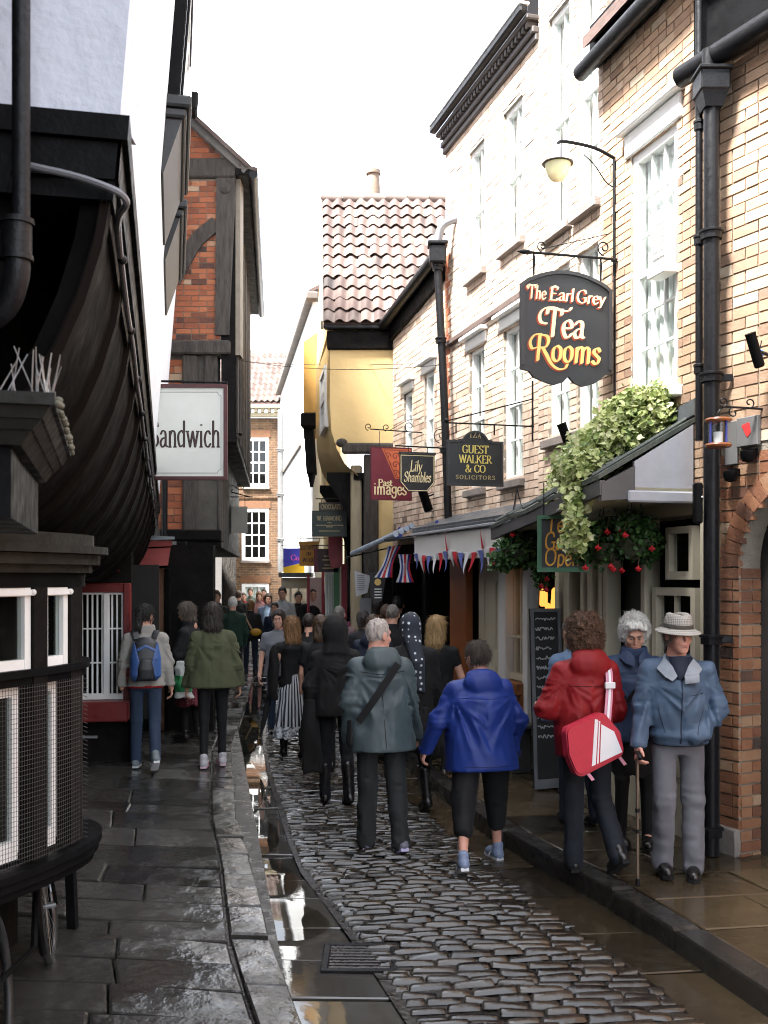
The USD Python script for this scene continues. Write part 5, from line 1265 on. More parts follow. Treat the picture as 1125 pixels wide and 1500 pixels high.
def rot(yaw=0, pitch=0, roll=0):
    """columns: right, forward, up after turning left by yaw, nodding down by pitch, tilting right by roll (degrees)"""
    y, p, r = map(math.radians, (yaw, pitch, roll))
    Rz = np.array([[math.cos(y), -math.sin(y), 0], [math.sin(y), math.cos(y), 0], [0, 0, 1]])
    Rx = np.array([[1, 0, 0], [0, math.cos(p), math.sin(p)], [0, -math.sin(p), math.cos(p)]])
    Ry = np.array([[math.cos(r), 0, math.sin(r)], [0, 1, 0], [-math.sin(r), 0, math.cos(r)]])
    return Rz @ Rx @ Ry

skin = mat('skin', (.50, .27, .19), .5, .10, 14, .12, 120, spec=.4)
skin_pink = mat('skin_pink', (.54, .27, .20), .5, .12, 10, .12, 120, spec=.4)
eye_m = mat('eye_dark', (.02, .015, .012), .15, .1)
sole_m = mat('pale_sole', (.42, .42, .42), .6, .1)
def cloth(name, c, rough=.75, fold=.5, sheen=.0, var=.12):
    name = 'cloth_' + name
    if name in _mats: return _mats[name]
    c = np.array(c, float)
    n = {'g': ('geometry', {}), 'mp': ('mapping', {'scale': (1, 1, .55), 'rotation': (.25, .2, 0)}),
         'n': ('noise_texture', {'scale': 14.0, 'detail': 5.0, 'roughness': .6}), 'r': ('rgb_ramp', {'ramp': [(.25, tuple(c * (1 - var))), (.75, tuple(c * (1 + var)))]}),
         'f': ('noise_texture', {'type': 'ridged_multifractal', 'scale': 5.5, 'detail': 2.5, 'roughness': .45, 'distortion': .5}), 'w': ('noise_texture', {'scale': 260.0, 'detail': 2.0}),
         'b1': ('bump', {'strength': fold, 'distance': .022, 'invert': True}), 'b2': ('bump', {'strength': .25, 'distance': .002}),
         'p': ('principled_bsdf', {'roughness': rough, 'specular_ior_level': .3, 'sheen_weight': sheen})}
    l = [('g.position', 'mp.vector'), ('g.position', 'n.vector'), ('n.fac', 'r.fac'), ('r.color', 'p.base_color'), ('mp.vector', 'f.vector'), ('f.fac', 'b1.height'), ('b1.normal', 'b2.normal'), ('g.position', 'w.vector'), ('w.fac', 'b2.height'), ('b2.normal', 'p.normal')]
    _mats[name] = usdkit.material(stage, '/World/Looks/' + name, n, l, surface='p.BSDF')
    return _mats[name]
def hairm(name, c): return mat('hair_' + name, c, .45, .45, 40, .9, 70, spec=.45, stretch=(1.6, 1.6, .18), bdist=.012)
H_BLACK, H_BROWN, H_DARK = hairm('black', (.008, .007, .006)), hairm('brown', (.05, .028, .014)), hairm('dark_brown', (.018, .011, .008))
H_GREY, H_WHITE, H_BLOND, H_CURL = hairm('grey', (.13, .115, .10)), hairm('white', (.50, .49, .46)), hairm('blond', (.30, .19, .08)), mat('hair_curls', (.075, .035, .016), .5, .7, 55, 1.0, 75, bdist=.03)
H_FAIR = hairm('fair_brown', (.17, .085, .03)); H_CROP = hairm('cropped_grey', (.36, .31, .28)); H_RED = hairm('auburn', (.06, .02, .01))

class Figure:
    def __init__(s, label, pos, H=1.7, face=0, w=1.0, legs=((0, 0), (0, 0)), arms=((0, 6, 12), (0, 6, 12)), lean=0, head=(0, 0), group=None, h=.012, loc=None, skin_m=None, twist=0, foot_out=8):
        s.h, s.w, s.k = h, w, H / 1.75
        k = s.k
        s.pos = np.asarray(pos, float)
        a = math.radians(face); s.R = np.array([[math.cos(a), -math.sin(a), 0], [math.sin(a), math.cos(a), 0], [0, 0, 1]])
        s.t = thing('person', label, 'person', tuple(s.pos), group)
        s.skin = skin_m or skin
        # legs: thigh forward angle, knee bend (degrees); left (-x) then right (+x)
        s.hip, s.knee, s.ank, s.footR = [], [], [], []
        for sgn, lg in zip((-1, 1), legs):
            th, kn = lg[:2]; spr = math.tan(math.radians(lg[2])) if len(lg) > 2 else 0.012
            hp = np.array([sgn * .09 * k * (1 + (w - 1) * .6), 0, 0.0])
            p, q = math.radians(th), math.radians(th - kn)
            spread = sgn * spr
            kp = hp + .435 * k * np.array([spread, math.sin(p), -math.cos(p)])
            ap = kp + .425 * k * np.array([spread * .9, math.sin(q), -math.cos(q)])
            s.hip.append(hp); s.knee.append(kp); s.ank.append(ap)
            s.footR.append((max(0.0, kn - th) * .9 if kn - th > 12 else 0.0, -sgn * foot_out))
        low = min(a_[2] - .085 * k - (.10 * math.sin(math.radians(fr_[0])) * k if fr_[0] else 0) for a_, fr_ in zip(s.ank, s.footR))
        dz = -low
        for l in (s.hip, s.knee, s.ank):
            for v in l: v[2] += dz
        s.hz = s.hip[0][2]
        s.piv = np.array([0, 0, s.hz])
        s.TR = rot(twist, lean)
        s.tp = lambda x, y, z: s.piv + s.TR @ (np.array([x, y, z]) * k)
        s.neck = s.tp(0, -.01, .52)
        s.hc = s.tp(0, .015, .665)
        s.HR = rot(head[0] + twist, head[1])
        s.sh = [s.tp(-.172 * (1 + (w - 1) * .5), -.012, .425), s.tp(.172 * (1 + (w - 1) * .5), -.012, .425)]
        s.el, s.wr, s.hd = [], [], []
        for sgn, ar, sh in zip((-1, 1), arms, s.sh):
            sw, ab, be = ar[:3]; inn = ar[3] if len(ar) > 3 else 0
            p, b_ = math.radians(sw), math.radians(ab)
            d1 = np.array([sgn * math.sin(b_), math.sin(p) * math.cos(b_), -math.cos(p) * math.cos(b_)])
            q = math.radians(sw + be); ii = math.radians(inn)
            d2 = np.array([-sgn * math.sin(ii) + sgn * math.sin(b_) * .5, math.sin(q) * math.cos(ii), -math.cos(q) * math.cos(ii)]); d2 /= np.linalg.norm(d2)
            e = sh + s.TR @ d1 * .285 * k
            s.el.append(e); s.wr.append(e + s.TR @ d2 * .25 * k); s.hd.append(s.TR @ d2)
    def world(s, v): return s.pos + np.asarray(v) @ s.R.T
    def out(s, name, mesh, m, smooth=True, label=None, parent=None):
        return (parent or s.t).add(name, (s.world(mesh[0]), mesh[1]), m, smooth=smooth, label=label)
    def make(s, name, f, lo, hi, m, h=None, label=None, parent=None):
        return s.out(name, nets(f, lo, hi, h or s.h), m, label=label, parent=parent)
    def box_of(s, pts, r): p = np.array(pts); return p.min(0) - r, p.max(0) + r
    # ---- the body
    def head_sdf(s, P):
        q = ((P - A32(s.hc)) @ A32(s.HR)) / s.k
        d = ell(q, (0, -.012, .035), (.074, .094, .096))
        d = smin(d, ell(q, (0, .030, -.045), (.056, .062, .072)), .035)
        d = smin(d, ell(q, (0, .066, -.092), (.026, .022, .020)), .03)          # chin
        d = smin(d, cone(q, (0, .084, .024), (0, .103, -.020), .007, .0095), .012)   # nose
        d = smin(d, cone(q, (-.030, .078, .036), (.030, .078, .036), .012, .012), .016)  # brow
        for sx in (-1, 1):
            d = smax(d, -ell(q, (sx * .031, .100, .014), (.017, .016, .012)), .012)   # eye sockets
            d = smin(d, ell(q, (sx * .040, .060, -.022), (.022, .022, .020)), .02)    # cheeks
            d = smin(d, ell(q, (sx * .078, -.008, .0), (.010, .024, .033)), .010)     # ears
        d = smin(d, ell(q, (0, .087, -.054), (.023, .010, .006)), .008)
        d = smin(d, ell(q, (0, .084, -.066), (.021, .010, .007)), .008)
        d = smin(d, cone(q, (0, -.022, -.05), (0, -.045, -.175), .054, .060), .03)
        return d * s.k
    def hand_prims(s, i, curl):
        w, d = s.wr[i], s.hd[i]; k = s.k * (1 + (s.w - 1) * .25)
        sgn = (-1, 1)[i]
        fw = np.array([0, 1.0, 0]) - d * d[1]; fw = fw / (np.linalg.norm(fw) + 1e-9) if np.linalg.norm(fw) > .2 else np.array([1.0, 0, 0])
        inn = np.cross(d, fw) * sgn; inn = inn if inn[0] * -sgn >= 0 else -inn     # palm faces the thigh
        pr = [(w - d * .03 * k, w + d * .03 * k, .029 * k, .027 * k)]
        for j, (o, l) in enumerate(((.030, .078), (.010, .086), (-.010, .080), (-.029, .062))):
            base = w + d * .085 * k + fw * o * k
            pr.append((w + d * .02 * k + fw * o * .6 * k, base, .016 * k, .0125 * k))
            c = math.radians(curl + 5 * j)
            d1 = d * math.cos(c) + inn * math.sin(c); d2 = d * math.cos(2.2 * c) + inn * math.sin(2.2 * c); d3 = d * math.cos(3 * c) + inn * math.sin(3 * c)
            p1 = base + d1 * l * .46 * k; p2 = p1 + d2 * l * .32 * k; p3 = p2 + d3 * l * .24 * k
            pr += [(base, p1, .0095 * k, .0088 * k), (p1, p2, .0088 * k, .008 * k), (p2, p3, .008 * k, .0068 * k)]
        t0 = w + d * .03 * k + fw * .026 * k; t1 = t0 + (d * .6 + fw * .75 + inn * .25) * .036 * k; t2 = t1 + (d * .85 + fw * .35 + inn * .35) * .030 * k; t3 = t2 + (d * .9 + inn * .4) * .022 * k
        pr += [(t0, t1, .014 * k, .0115 * k), (t1, t2, .011 * k, .0098 * k), (t2, t3, .0098 * k, .0078 * k)]
        return pr
    def body(s, hands=(True, True), face=False, curl=(16, 16), hh=None, bare=0):
        k, w = s.k, s.w
        def f(P):
            q = ((P - A32(s.piv)) @ A32(s.TR)) / k
            d = loft(q, [(-.10, 0, 0, .10, .085), (0, 0, 0, .125 * w, .095 * w), (.15, 0, .005, .115 * w, .085 * w), (.33, 0, 0, .14, .09), (.42, 0, -.01, .13, .075), (.47, 0, -.012, .09, .06), (.50, 0, -.012, .06, .055), (.60, 0, .0, .05, .05)]) * k
            for i in (0, 1):
                d = smin(d, cone(P, s.hip[i], s.knee[i], .064 * k * w, .043 * k), .03)
                d = smin(d, cone(P, s.knee[i], s.ank[i], .045 * k * (1 + (w - 1) * .6), .033 * k), .015)
                d = smin(d, cone(P, s.sh[i], s.el[i], (.048 if not bare else .052) * k, .038 * k), .03)
                d = smin(d, cone(P, s.el[i], s.wr[i], .038 * k, .026 * k), .012)
                d = smin(d, cone(P, s.ank[i], s.ank[i] + np.array([0, .06, -.04]) * k, .034 * k, .03 * k), .02)
            return d
        lo, hi = s.box_of(s.sh + s.el + s.wr + s.hip + s.knee + s.ank + [s.neck], .15 * k)
        parts = [nets(f, lo, hi, max(s.h * 1.25, .014))]
        fine = hh or (.0045 if s.h < .013 else .009)
        parts.append(nets(s.head_sdf, s.hc - .2 * k, s.hc + .16 * k, fine))
        for i in (0, 1):
            if hands[i]:
                pr = s.hand_prims(i, curl[i])
                def g(P, pr=pr):
                    d = cone(P, *pr[0])
                    for x in pr[1:]: d = smin(d, cone(P, *x), .006)
                    return d
                lo, hi = s.box_of([x[0] for x in pr] + [x[1] for x in pr], .03)
                parts.append(nets(g, lo, hi, .0042 if s.h < .013 else .007))
        try:
            import manifold3d as m3
            ms = [m3.Manifold(m3.Mesh(np.asarray(v, np.float32), np.asarray(t, np.uint32))) for v, t in parts]
            if any(x.status() != m3.Error.NoError or x.is_empty() for x in ms): raise ValueError
            u = ms[0]
            for x in ms[1:]: u = u + x
            me = u.to_mesh(); mesh = (np.array(me.vert_properties[:, :3]), np.array(me.tri_verts))
        except Exception:
            mesh = join(parts)
        b = s.out('body', mesh, s.skin, smooth=True)
        if face:
            for sx in (-1, 1):
                e = s.hc + s.HR @ (np.array([sx * .031, .0795, .013]) * k)
                s.out('eye', ball(e, .0095 * k, 2), mat('eye_white', (.30, .26, .23), .25, .05))
                s.out('iris', ball(s.hc + s.HR @ (np.array([sx * .031, .0855, .0125]) * k), .0055 * k, 1), eye_m)
                s.out('eyebrow', tube([s.hc + s.HR @ (np.array([sx * x, y, z]) * k) for x, y, z in ((.014, .094, .036), (.03, .092, .041), (.048, .080, .036))], [.003, .004, .002], 6), face if not isinstance(face, bool) else H_DARK)
            s.out('lips', join([ball(s.hc + s.HR @ (np.array([0, .0935, z]) * k), 1, 2, (.021 * k, .0065 * k, .0045 * k)) for z in (-.0555, -.0655)]), mat('lips', (.42, .17, .14), .45, .1))
        return b
    # ---- hair
    def hair(s, kind, m, length=.25, label=None):
        k = s.k
        seed = int(abs(s.pos[0] * 131 + s.pos[1] * 57))
        def f(P):
            q = ((P - A32(s.hc)) @ A32(s.HR)) / k
            n = meshkit.noise(q * A32((70, 70, 14)), seed).astype(np.float32) - .5
            if kind == 'curly':
                d = ell(q, (0, -.025, .045), (.125, .125, .125)); d = smin(d, ell(q, (0, -.045, -.05), (.125, .10, .09)), .05)
                d = d + .034 * (meshkit.noise(q * 26, seed).astype(np.float32) - .5) + .02 * (meshkit.noise(q * 60, seed + 1).astype(np.float32) - .5)
                d = smax(d, -(ell(q, (0, .12, -.03), (.07, .085, .085))), .02)
                return d * k
            puff = {'short': .010, 'crop': .004, 'bob': .022, 'set': .030, 'long': .016, 'pony': .010}[kind]
            d = ell(q, (0, -.014, .037), (.076 + puff, .097 + puff, .098 + puff))
            low = {'short': -.055, 'crop': -.05, 'bob': -.10, 'set': -.065, 'long': -.10, 'pony': -.05}[kind]
            if kind in ('bob', 'long'): d = smin(d, loft(q, [(low, 0, -.03, .088, .075), (.0, 0, -.025, .092, .085), (.05, 0, -.02, .085, .09)]), .02)
            if kind == 'set':
                d = d + .016 * (meshkit.noise(q * 34, seed).astype(np.float32) - .5)
            # hairline: off the face
            face = q[:, 1] - np.interp(q[:, 2], [-.12, -.02, .05, .085, .14], [.0 if kind not in ('bob', 'long', 'set') else .035, .012 if kind not in ('bob', 'long', 'set') else .045, .052, .082, .12]).astype(np.float32)
            d = smax(d, face, .012)
            d = smax(d, (low - q[:, 2]) - .25 * np.maximum(-q[:, 1], 0) * (kind in ('short', 'crop', 'pony')), .015)
            if kind in ('short', 'crop'): d = smax(d, -ell(q, (.082, -.0, -.012), (.02, .034, .038)), .004); d = smax(d, -ell(q, (-.082, -.0, -.012), (.02, .034, .038)), .004)
            if kind == 'long':
                d = smin(d, loft(q, [(-length - .10, 0, -.075, .05, .022), (-length * .7 - .05, 0, -.085, .09, .040), (-.13, 0, -.075, .10, .050), (-.02, 0, -.06, .085, .06), (.04, 0, -.05, .05, .04)]), .03)
            if kind == 'pony':
                d = smin(d, cone(q, (0, -.10, .02), (0, -.125, -.10), .030, .032), .02); d = smin(d, cone(q, (0, -.125, -.10), (0, -.115, -.22), .032, .014), .01)
            return (d + .015 * n + .006 * (meshkit.noise(q * A32((120, 120, 30)), seed + 2).astype(np.float32) - .5)) * k
        pts = s.hc + np.array([[-.15, -.18, -.14 - (length + .06 if kind == 'long' else .12 if kind == 'pony' else 0)], [.15, .15, .18]]) * k
        c = [s.hc + s.HR @ (np.array([x, y, z]) * k) for x in (-.14, .14) for y in (-.17, .12) for z in (-.16 - (length + .0 if kind == 'long' else .08 if kind == 'pony' else 0), .17)]
        lo, hi = s.box_of(c, .0)
        v, fc = nets(f, lo, hi, .006 if s.h < .013 else .011)
        hr = s.out('hair', (v, fc), m, label=label)
        if s.h < .0135: s.strands(v, fc, kind, m, hr)
        return hr
    def strands(s, v, fc, kind, m, parent):
        """loose hairs over the mass of hair, so that its outline is not smooth"""
        r = np.random.default_rng(int(abs(s.pos[0] * 997)) + 7)
        nr = np.zeros_like(v); cr = np.cross(v[fc[:, 1]] - v[fc[:, 0]], v[fc[:, 2]] - v[fc[:, 0]])
        for k in range(3): np.add.at(nr, fc[:, k], cr)
        nr /= np.linalg.norm(nr, axis=1, keepdims=True) + 1e-12
        q = (v - s.hc) @ s.HR / s.k
        ok = np.where((q[:, 1] < .04) & (nr[:, 2] > -.75))[0]
        n = {'curly': 1500, 'set': 1300, 'crop': 700}.get(kind, 1300)
        pick = r.choice(ok, n)
        P0, N0 = v[pick] + r.normal(0, .002, (n, 3)), nr[pick]
        if kind in ('curly', 'set'):
            d = r.normal(0, 1, (n, 3)); L_ = r.uniform(.015, .035, (n, 1))
        else:
            crown = s.hc + s.HR @ (np.array([0, -.03, .13]) * s.k)
            d = P0 - crown; d[:, 2] -= .06; L_ = r.uniform(.008, .014, (n, 1)) if kind == 'crop' else r.uniform(.03, .065, (n, 1))
        d -= N0 * (d * N0).sum(1, keepdims=True); d /= np.linalg.norm(d, axis=1, keepdims=True) + 1e-9
        d += r.normal(0, .16, (n, 3))
        T_ = np.linspace(0, 1, 5)[None, :, None]
        C = P0[:, None] + d[:, None] * L_[:, None] * T_ + N0[:, None] * (.001 + r.uniform(.0, .007, (n, 1, 1)) * T_ * (1.3 if kind in ('curly', 'set') else .8) + (.010 * np.sin(math.pi * T_) if kind in ('curly', 'set') else 0))
        C = s.world(C.reshape(-1, 3)) - s.t.loc
        path = _numbered(parent.path, 'hair_strands')
        bc = UsdGeom.BasisCurves.Define(stage, path)
        bc.CreateTypeAttr('linear'); bc.CreateCurveVertexCountsAttr(Vt.IntArray([5] * n)); bc.CreatePointsAttr(Vt.Vec3fArray.FromNumpy(C.astype(np.float32)))
        bc.CreateWidthsAttr(Vt.FloatArray.FromNumpy(np.tile(np.array([.0020, .0019, .0016, .0012, .0006], np.float32), n))); bc.SetWidthsInterpolation('vertex')
        UsdShade.MaterialBindingAPI.Apply(bc.GetPrim()).Bind(m); bc.GetPrim().SetCustomDataByKey('kind', 'stuff')
    # ---- clothes
    def jacket(s, m, hem=-.10, fat=1.0, sleeve=1.0, collar=True, hood=None, flare=1.0, name='jacket', fold=.011, ends=(0, 0), label=None, neck=.545, waistband=False):
        k, w = s.k, s.w * fat
        lv = [(hem, 0, 0, .185 * w * flare, .135 * w * flare), (.06, 0, .0, .172 * w * (1 + flare) / 2, .128 * w * (1 + flare) / 2), (.20, 0, .005, .172 * w, .128 * w), (.33, 0, -.002, .180 * (1 + (w - 1) * .8), .130 * (1 + (w - 1) * .8)), (.40, 0, -.010, .168 * (1 + (w - 1) * .6), .118), (.455, 0, -.016, .13 * (1 + (w - 1) * .4), .098), (.495, 0, -.016, .092, .084), (.52, 0, -.014, .078, .079), (neck, 0, -.014, .072, .074), (neck + .012, 0, -.014, .066, .068)]
        if waistband: lv = [(hem, 0, 0, .160 * w, .122 * w), (hem + .035, 0, 0, .163 * w, .125 * w), (hem + .06, 0, 0, .192 * w, .142 * w)] + lv[1:]
        seed = int(abs(s.pos[0] * 77 + s.pos[1] * 91)) + 3
        sl = []
        for i in (0, 1):
            if sleeve >= 1:
                wr = s.wr[i] + s.hd[i] * (.012 + ends[i]) * k
                sl += [(s.tp(0, -.012, .475), s.sh[i], .060, .060 * fat), (s.sh[i], s.el[i], .061 * fat, .053 * fat), (s.el[i], wr, .053 * fat, .042 * fat)]
            elif sleeve > 0:
                sl += [(s.tp(0, -.012, .472), s.sh[i], .056, .055), (s.sh[i], s.sh[i] + (s.el[i] - s.sh[i]) * sleeve, .058, .054)]
        def f(P):
            q = ((P - A32(s.piv)) @ A32(s.TR)) / k
            d = loft(q, lv) * k
            for a, b, ra, rb in sl:
                d = smin(d, cone(P, a, b, ra * k, rb * k), .022 * k)
            if hood == 'down':
                d = smin(d, ell(q, (0, -.105, .475), (.145, .062, .085)) * k, .02)
                d = smin(d, ell(q, (0, -.07, .535), (.118, .075, .045)) * k, .02)
                d = smax(d, -ell(q, (0, -.0, .60), (.072, .075, .10)) * k, .012)
            if hood == 'collar':
                d = smin(d, loft(q, [(.50, 0, -.012, .098, .09), (.56, 0, -.012, .098, .092), (.575, 0, -.012, .09, .085)]) * k, .015)
                d = smax(d, -ell(q, (0, -.0, .62), (.070, .075, .09)) * k, .008)
            if hood == 'up':
                g = ((P - A32(s.hc)) @ A32(s.HR)) / k
                hd = ell(g, (0, -.03, .025), (.115, .130, .140)); hd = smin(hd, loft(g, [(-.20, 0, -.05, .13, .10), (-.1, 0, -.04, .105, .10), (0, 0, -.03, .10, .10)]), .05)
                hd = smax(hd, -ell(g, (0, .12, -.01), (.085, .10, .115)), .02)
                d = smin(d, hd * k, .04)
            sh_ = P + A32([0, 0, 1]) * (.35 * P[:, :1])      # creases run slantwise
            d = d + folds(sh_, fold * .7 * k, (7, 7, 3.2), seed) + folds(sh_, fold * .22 * k, (16, 16, 9), seed + 1)
            ax_ = .17 * s.w * np.sign(q[:, 0] + .02 * np.sin(q[:, 2] * 9)); dx, dz = q[:, 0] - ax_, q[:, 2] - .36   # creases fan out from the armpits
            rr = np.hypot(dx, dz); Q_ = np.stack([np.arctan2(dz, dx * np.sign(ax_)) * 3.6 + 7 * (ax_ > 0), rr * 3.0, q[:, 1] * 2], 1)
            d = d + folds(Q_, fold * 1.7 * k, (1, 1, 1), seed + 2) * np.clip(rr * 5, 0, 1) * np.clip(1.5 - rr * 2.2, 0, 1) * np.clip((.46 - q[:, 2]) * 12, 0, 1)
            if sleeve >= 1:
                for i in (0, 1):                                # and bunch at the elbows and wrists
                    for c_, e_, r_ in ((s.el[i], .11, 1.0), (s.wr[i], .08, .8)):
                        wt = np.exp(-(np.linalg.norm(P - A32(c_), axis=1) / (e_ * k)) ** 2)
                        d = d + folds(P + A32([.3, .2, 0]) * P[:, 2:3], fold * 1.0 * r_ * k, (9, 9, 24), seed + 4 + i) * wt
            return smax(d, (hem - q[:, 2]) * k, .005)
        s.jf = f
        pts = [s.tp(x * w * 1.15, y * w * 1.15, z) for x in (-.22, .22) for y in (-.2, .2) for z in (hem, .56)] + [x for a, b, _, _ in sl for x in (a, b)]
        if hood == 'up': pts += [s.hc + (0, 0, .1 * k)]
        lo, hi = s.box_of(pts, .085 * k)
        return s.make(name, f, lo, hi, m, label=label)
    def seam(s, pts, m, back=True, r=.0028, name='seam', closed=False):
        """a stitched line on the jacket through points (x, z) of the body, found by marching onto the cloth"""
        p = spline([(x, 0, z) for x, z in pts], 26)
        y = np.full(len(p), -.6 if back else .6)
        W_ = lambda: np.array([s.tp(a[0], b, a[2]) for a, b in zip(p, y)])
        for _ in range(40):
            d = s.jf(A32(W_())); y = y + (1 if back else -1) * np.clip(d, -.05, .05) * .8
        s.out(name, tube(W_(), r, 6), m)
    def cuffs(s, m, r=.047, l=.035):
        for i in (0, 1):
            w = s.wr[i] + s.hd[i] * .002 * s.k
            s.out('cuff', tube([w - s.hd[i] * l * s.k, w - s.hd[i] * (l - .005) * s.k, w + s.hd[i] * .012 * s.k, w + s.hd[i] * .016 * s.k], [r * s.k * .96, r * s.k, r * s.k * .96, r * s.k * .8], 14), m, smooth=40)
    def trousers(s, m, end=0.0, loose=1.0, fold=.006, name='trousers', label=None):
        """end: 0 at the ankle, .5 at the middle of the shin"""
        k, w = s.k, s.w
        seed = int(abs(s.pos[0] * 37 + s.pos[1] * 19)) + 5
        def f(P):
            q = ((P - A32(s.piv)) @ A32(s.TR)) / k
            d = loft(q, [(-.12, 0, 0, .13 * w, .10 * w), (-.03, 0, -.005, .158 * w, .122 * w), (.06, 0, 0, .15 * w, .11 * w), (.13, 0, 0, .135 * w, .10 * w)]) * k
            for i in (0, 1):
                a = s.ank[i] + (s.knee[i] - s.ank[i]) * end - np.array([0, 0, .025 * k]) * (end == 0)
                d = smin(d, cone(P, s.hip[i] + np.array([0, 0, -.02]), s.knee[i], .086 * k * w, .060 * k * max(.5 + .5 * loose, .86) * (1 + (w - 1) * .8)), .03 * k)
                d = smin(d, cone(P, s.knee[i], a, .060 * k * max(.5 + .5 * loose, .86) * (1 + (w - 1) * .8), max(.046 * loose, .041) * k * (1 + (w - 1) * .5)), .02 * k)
            lowz = np.minimum(1, np.abs(P[:, 2] - s.hz) / (.8 * k)) * min(1, max(loose - .55, .12) * 1.6)
            return d + folds(P, fold * k, (13, 13, 4.5), seed) * (.25 + .8 * lowz) + folds(P, fold * .7 * k, (12, 12, 20), seed + 1) * lowz ** 3 + sum(folds(P + A32([0, .5, 0]) * P[:, 2:3], fold * .9 * k, (9, 9, 22), seed + 3) * np.exp(-(np.linalg.norm(P - A32(kn_), axis=1) / (.12 * k)) ** 2) for kn_ in s.knee) * min(1, max(loose - .55, .12) * 1.6)
        lo, hi = s.box_of(s.hip + s.knee + s.ank + [s.tp(0, 0, .14)], .115 * k * w)
        return s.make(name, f, lo, hi, m, label=label)
    def skirt(s, m, top=.12, bottom=-.45, flare=1.3, wave=0, name='skirt', label=None, skew=0, fat=1.0):
        k, w = s.k, s.w * fat
        b = bottom
        def f(P):
            q = (P - A32(s.piv)) / k
            ang = np.arctan2(q[:, 0], q[:, 1]); t = np.clip((top - q[:, 2]) / (top - b), 0, 1)
            d = loft(q, [(b - .03, 0, 0, .155 * w * flare, .125 * w * flare), (b * .5, 0, 0, .16 * w * (.45 + .55 * flare), .13 * w * (.45 + .55 * flare)), (-.04, 0, 0, .165 * w, .128 * w), (top, 0, 0, .128 * w, .10 * w)], 2.0)
            if wave: d = d + wave * t * np.sin(ang * 11 + 1.5 * np.sin(q[:, 2] * 6)).astype(np.float32)
            return (smax(d, b + skew * q[:, 0] + .015 * np.sin(ang * 5) - q[:, 2], .008)) * k + folds(P, .006 * k, (6, 6, 6), 4)
        lo, hi = s.box_of([s.piv + np.array([x, y, z]) * k for x in (-.17 * w * flare, .17 * w * flare) for y in (-.14 * w * flare, .14 * w * flare) for z in (top, b - abs(skew) * .25)], .04)
        return s.make(name, f, lo, hi, m, label=label)
    def shoes(s, m, boot=0.0, sole=None, heel=0, trim=None):
        k = s.k
        for i in (0, 1):
            pit, yaw = s.footR[i]
            R = rot(-yaw, pit)
            a = s.ank[i]
            L_ = lambda x, y, z: a + R @ (np.array([x, y, z]) * k)
            def f(P):
                q = ((P - A32(a)) @ A32(R)) / k
                d = cone(q, (0, -.028, -.040), (0, .13, -.052), .041, .034)
                d = smin(d, cone(q, (0, .02, -.03), (0, .10, -.045), .036, .040), .03)
                d = smin(d, cone(q, (0, -.01, -.02), (0, -.012, .03 + boot), .040, .043 if boot < .1 else .052), .02)
                return smax(d, -.083 - q[:, 2], .006) * k
            lo, hi = s.box_of([L_(0, -.05, -.06), L_(0, .17, -.06), L_(0, -.012, .03 + boot)], .065 * k)
            sh = s.make('shoe' if boot < .1 else 'boot', f, lo, hi, m, min(s.h, .010))
            if sole:
                v = []
                out = [(-.030, -.055), (.030, -.055), (.038, .0), (.036, .06), (.043, .11), (.036, .155), (0, .175), (-.036, .155), (-.043, .11), (-.036, .06), (-.038, .0)]
                m_ = trimesh.creation.extrude_polygon(sg.Polygon(out), .024, engine='earcut')
                vv = np.array(m_.vertices); s.out('sole', (np.array([L_(x, y, z - .088) for x, y, z in vv]), np.array(m_.faces)), sole, smooth=30, parent=sh)
            if trim:
                s.out('stripe', join([tube([L_(sx * .040, .02, -.02), L_(sx * .044, .06, -.065)], .006 * k, 6) for sx in (-1, 1)] + [tube([L_(-.02, y, -.008 - .1 * (y - .03)), L_(.02, y, -.008 - .1 * (y - .03))], .005 * k, 6) for y in (.05, .075, .10)]), trim, parent=sh)
# ---------------------------------------------------------------- the people in the street
def gp(px, py, z=0.0): return ground(px, py, z)
white_rubber = mat('white_rubber', (.55, .55, .56), .5, .08)
trainer_blue = mat('trainer_mesh', (.16, .20, .30), .55, .35, 60)
trainer_pale = mat('trainer_pale', (.42, .40, .42), .55, .2, 40)
black_leather = mat('black_leather', (.010, .009, .009), .28, .3, 20, .25, 40, rvar=.1)
c_black = cloth('black', (0.0062, 0.0062, 0.00682)); c_black2 = cloth('soft_black', (0.00868, 0.00806, 0.00806), .85, .5)
c_jean = cloth('dark_denim', (0.01116, 0.01612, 0.0279), .8, .4); c_jean2 = cloth('denim', (0.0217, 0.0372, 0.0682), .8, .4)
c_navy = cloth('navy', (0.01116, 0.01488, 0.031), .7)
H_ = .0115

# 1 grey waterproof man, nearest in the middle
q = gp(558, 1243)
f = Figure('white haired man in a grey hooded waterproof, in the middle of the setts', q, 1.74, 12, 1.05, legs=((3, 3, 1), (-9, 12, 1)), arms=((-2, 12, 18, 6), (4, 16, 16, 0)), lean=5, head=(-62, 4), h=H_, skin_m=skin_pink)
f.body(hands=(False, True), curl=(10, 22)); f.hair('crop', H_CROP)
f.jacket(cloth('slate_waterproof', (0.0527, 0.0713, 0.0775), .5, .45), hem=-.20, fat=1.14, hood='down', flare=1.12, fold=.014)
f.trousers(cloth('charcoal_trousers', (0.01736, 0.0186, 0.01922), .8, .5), loose=1.35, fold=.009); f.shoes(mat('grey_trainer', (.14, .14, .17), .5, .3, 40), sole=mat('lilac_sole', (.38, .34, .52), .5, .1), trim=white_rubber)
GREY = f
sp = [f.tp(.10, -.20, .455), f.tp(.02, -.195, .34), f.tp(-.08, -.19, .2), f.tp(-.20, -.15, .03)]
t = thing('shoulder_bag', 'black bag strap slanting across the back of the grey waterproof', 'bag', tuple(f.world(sp[0])))
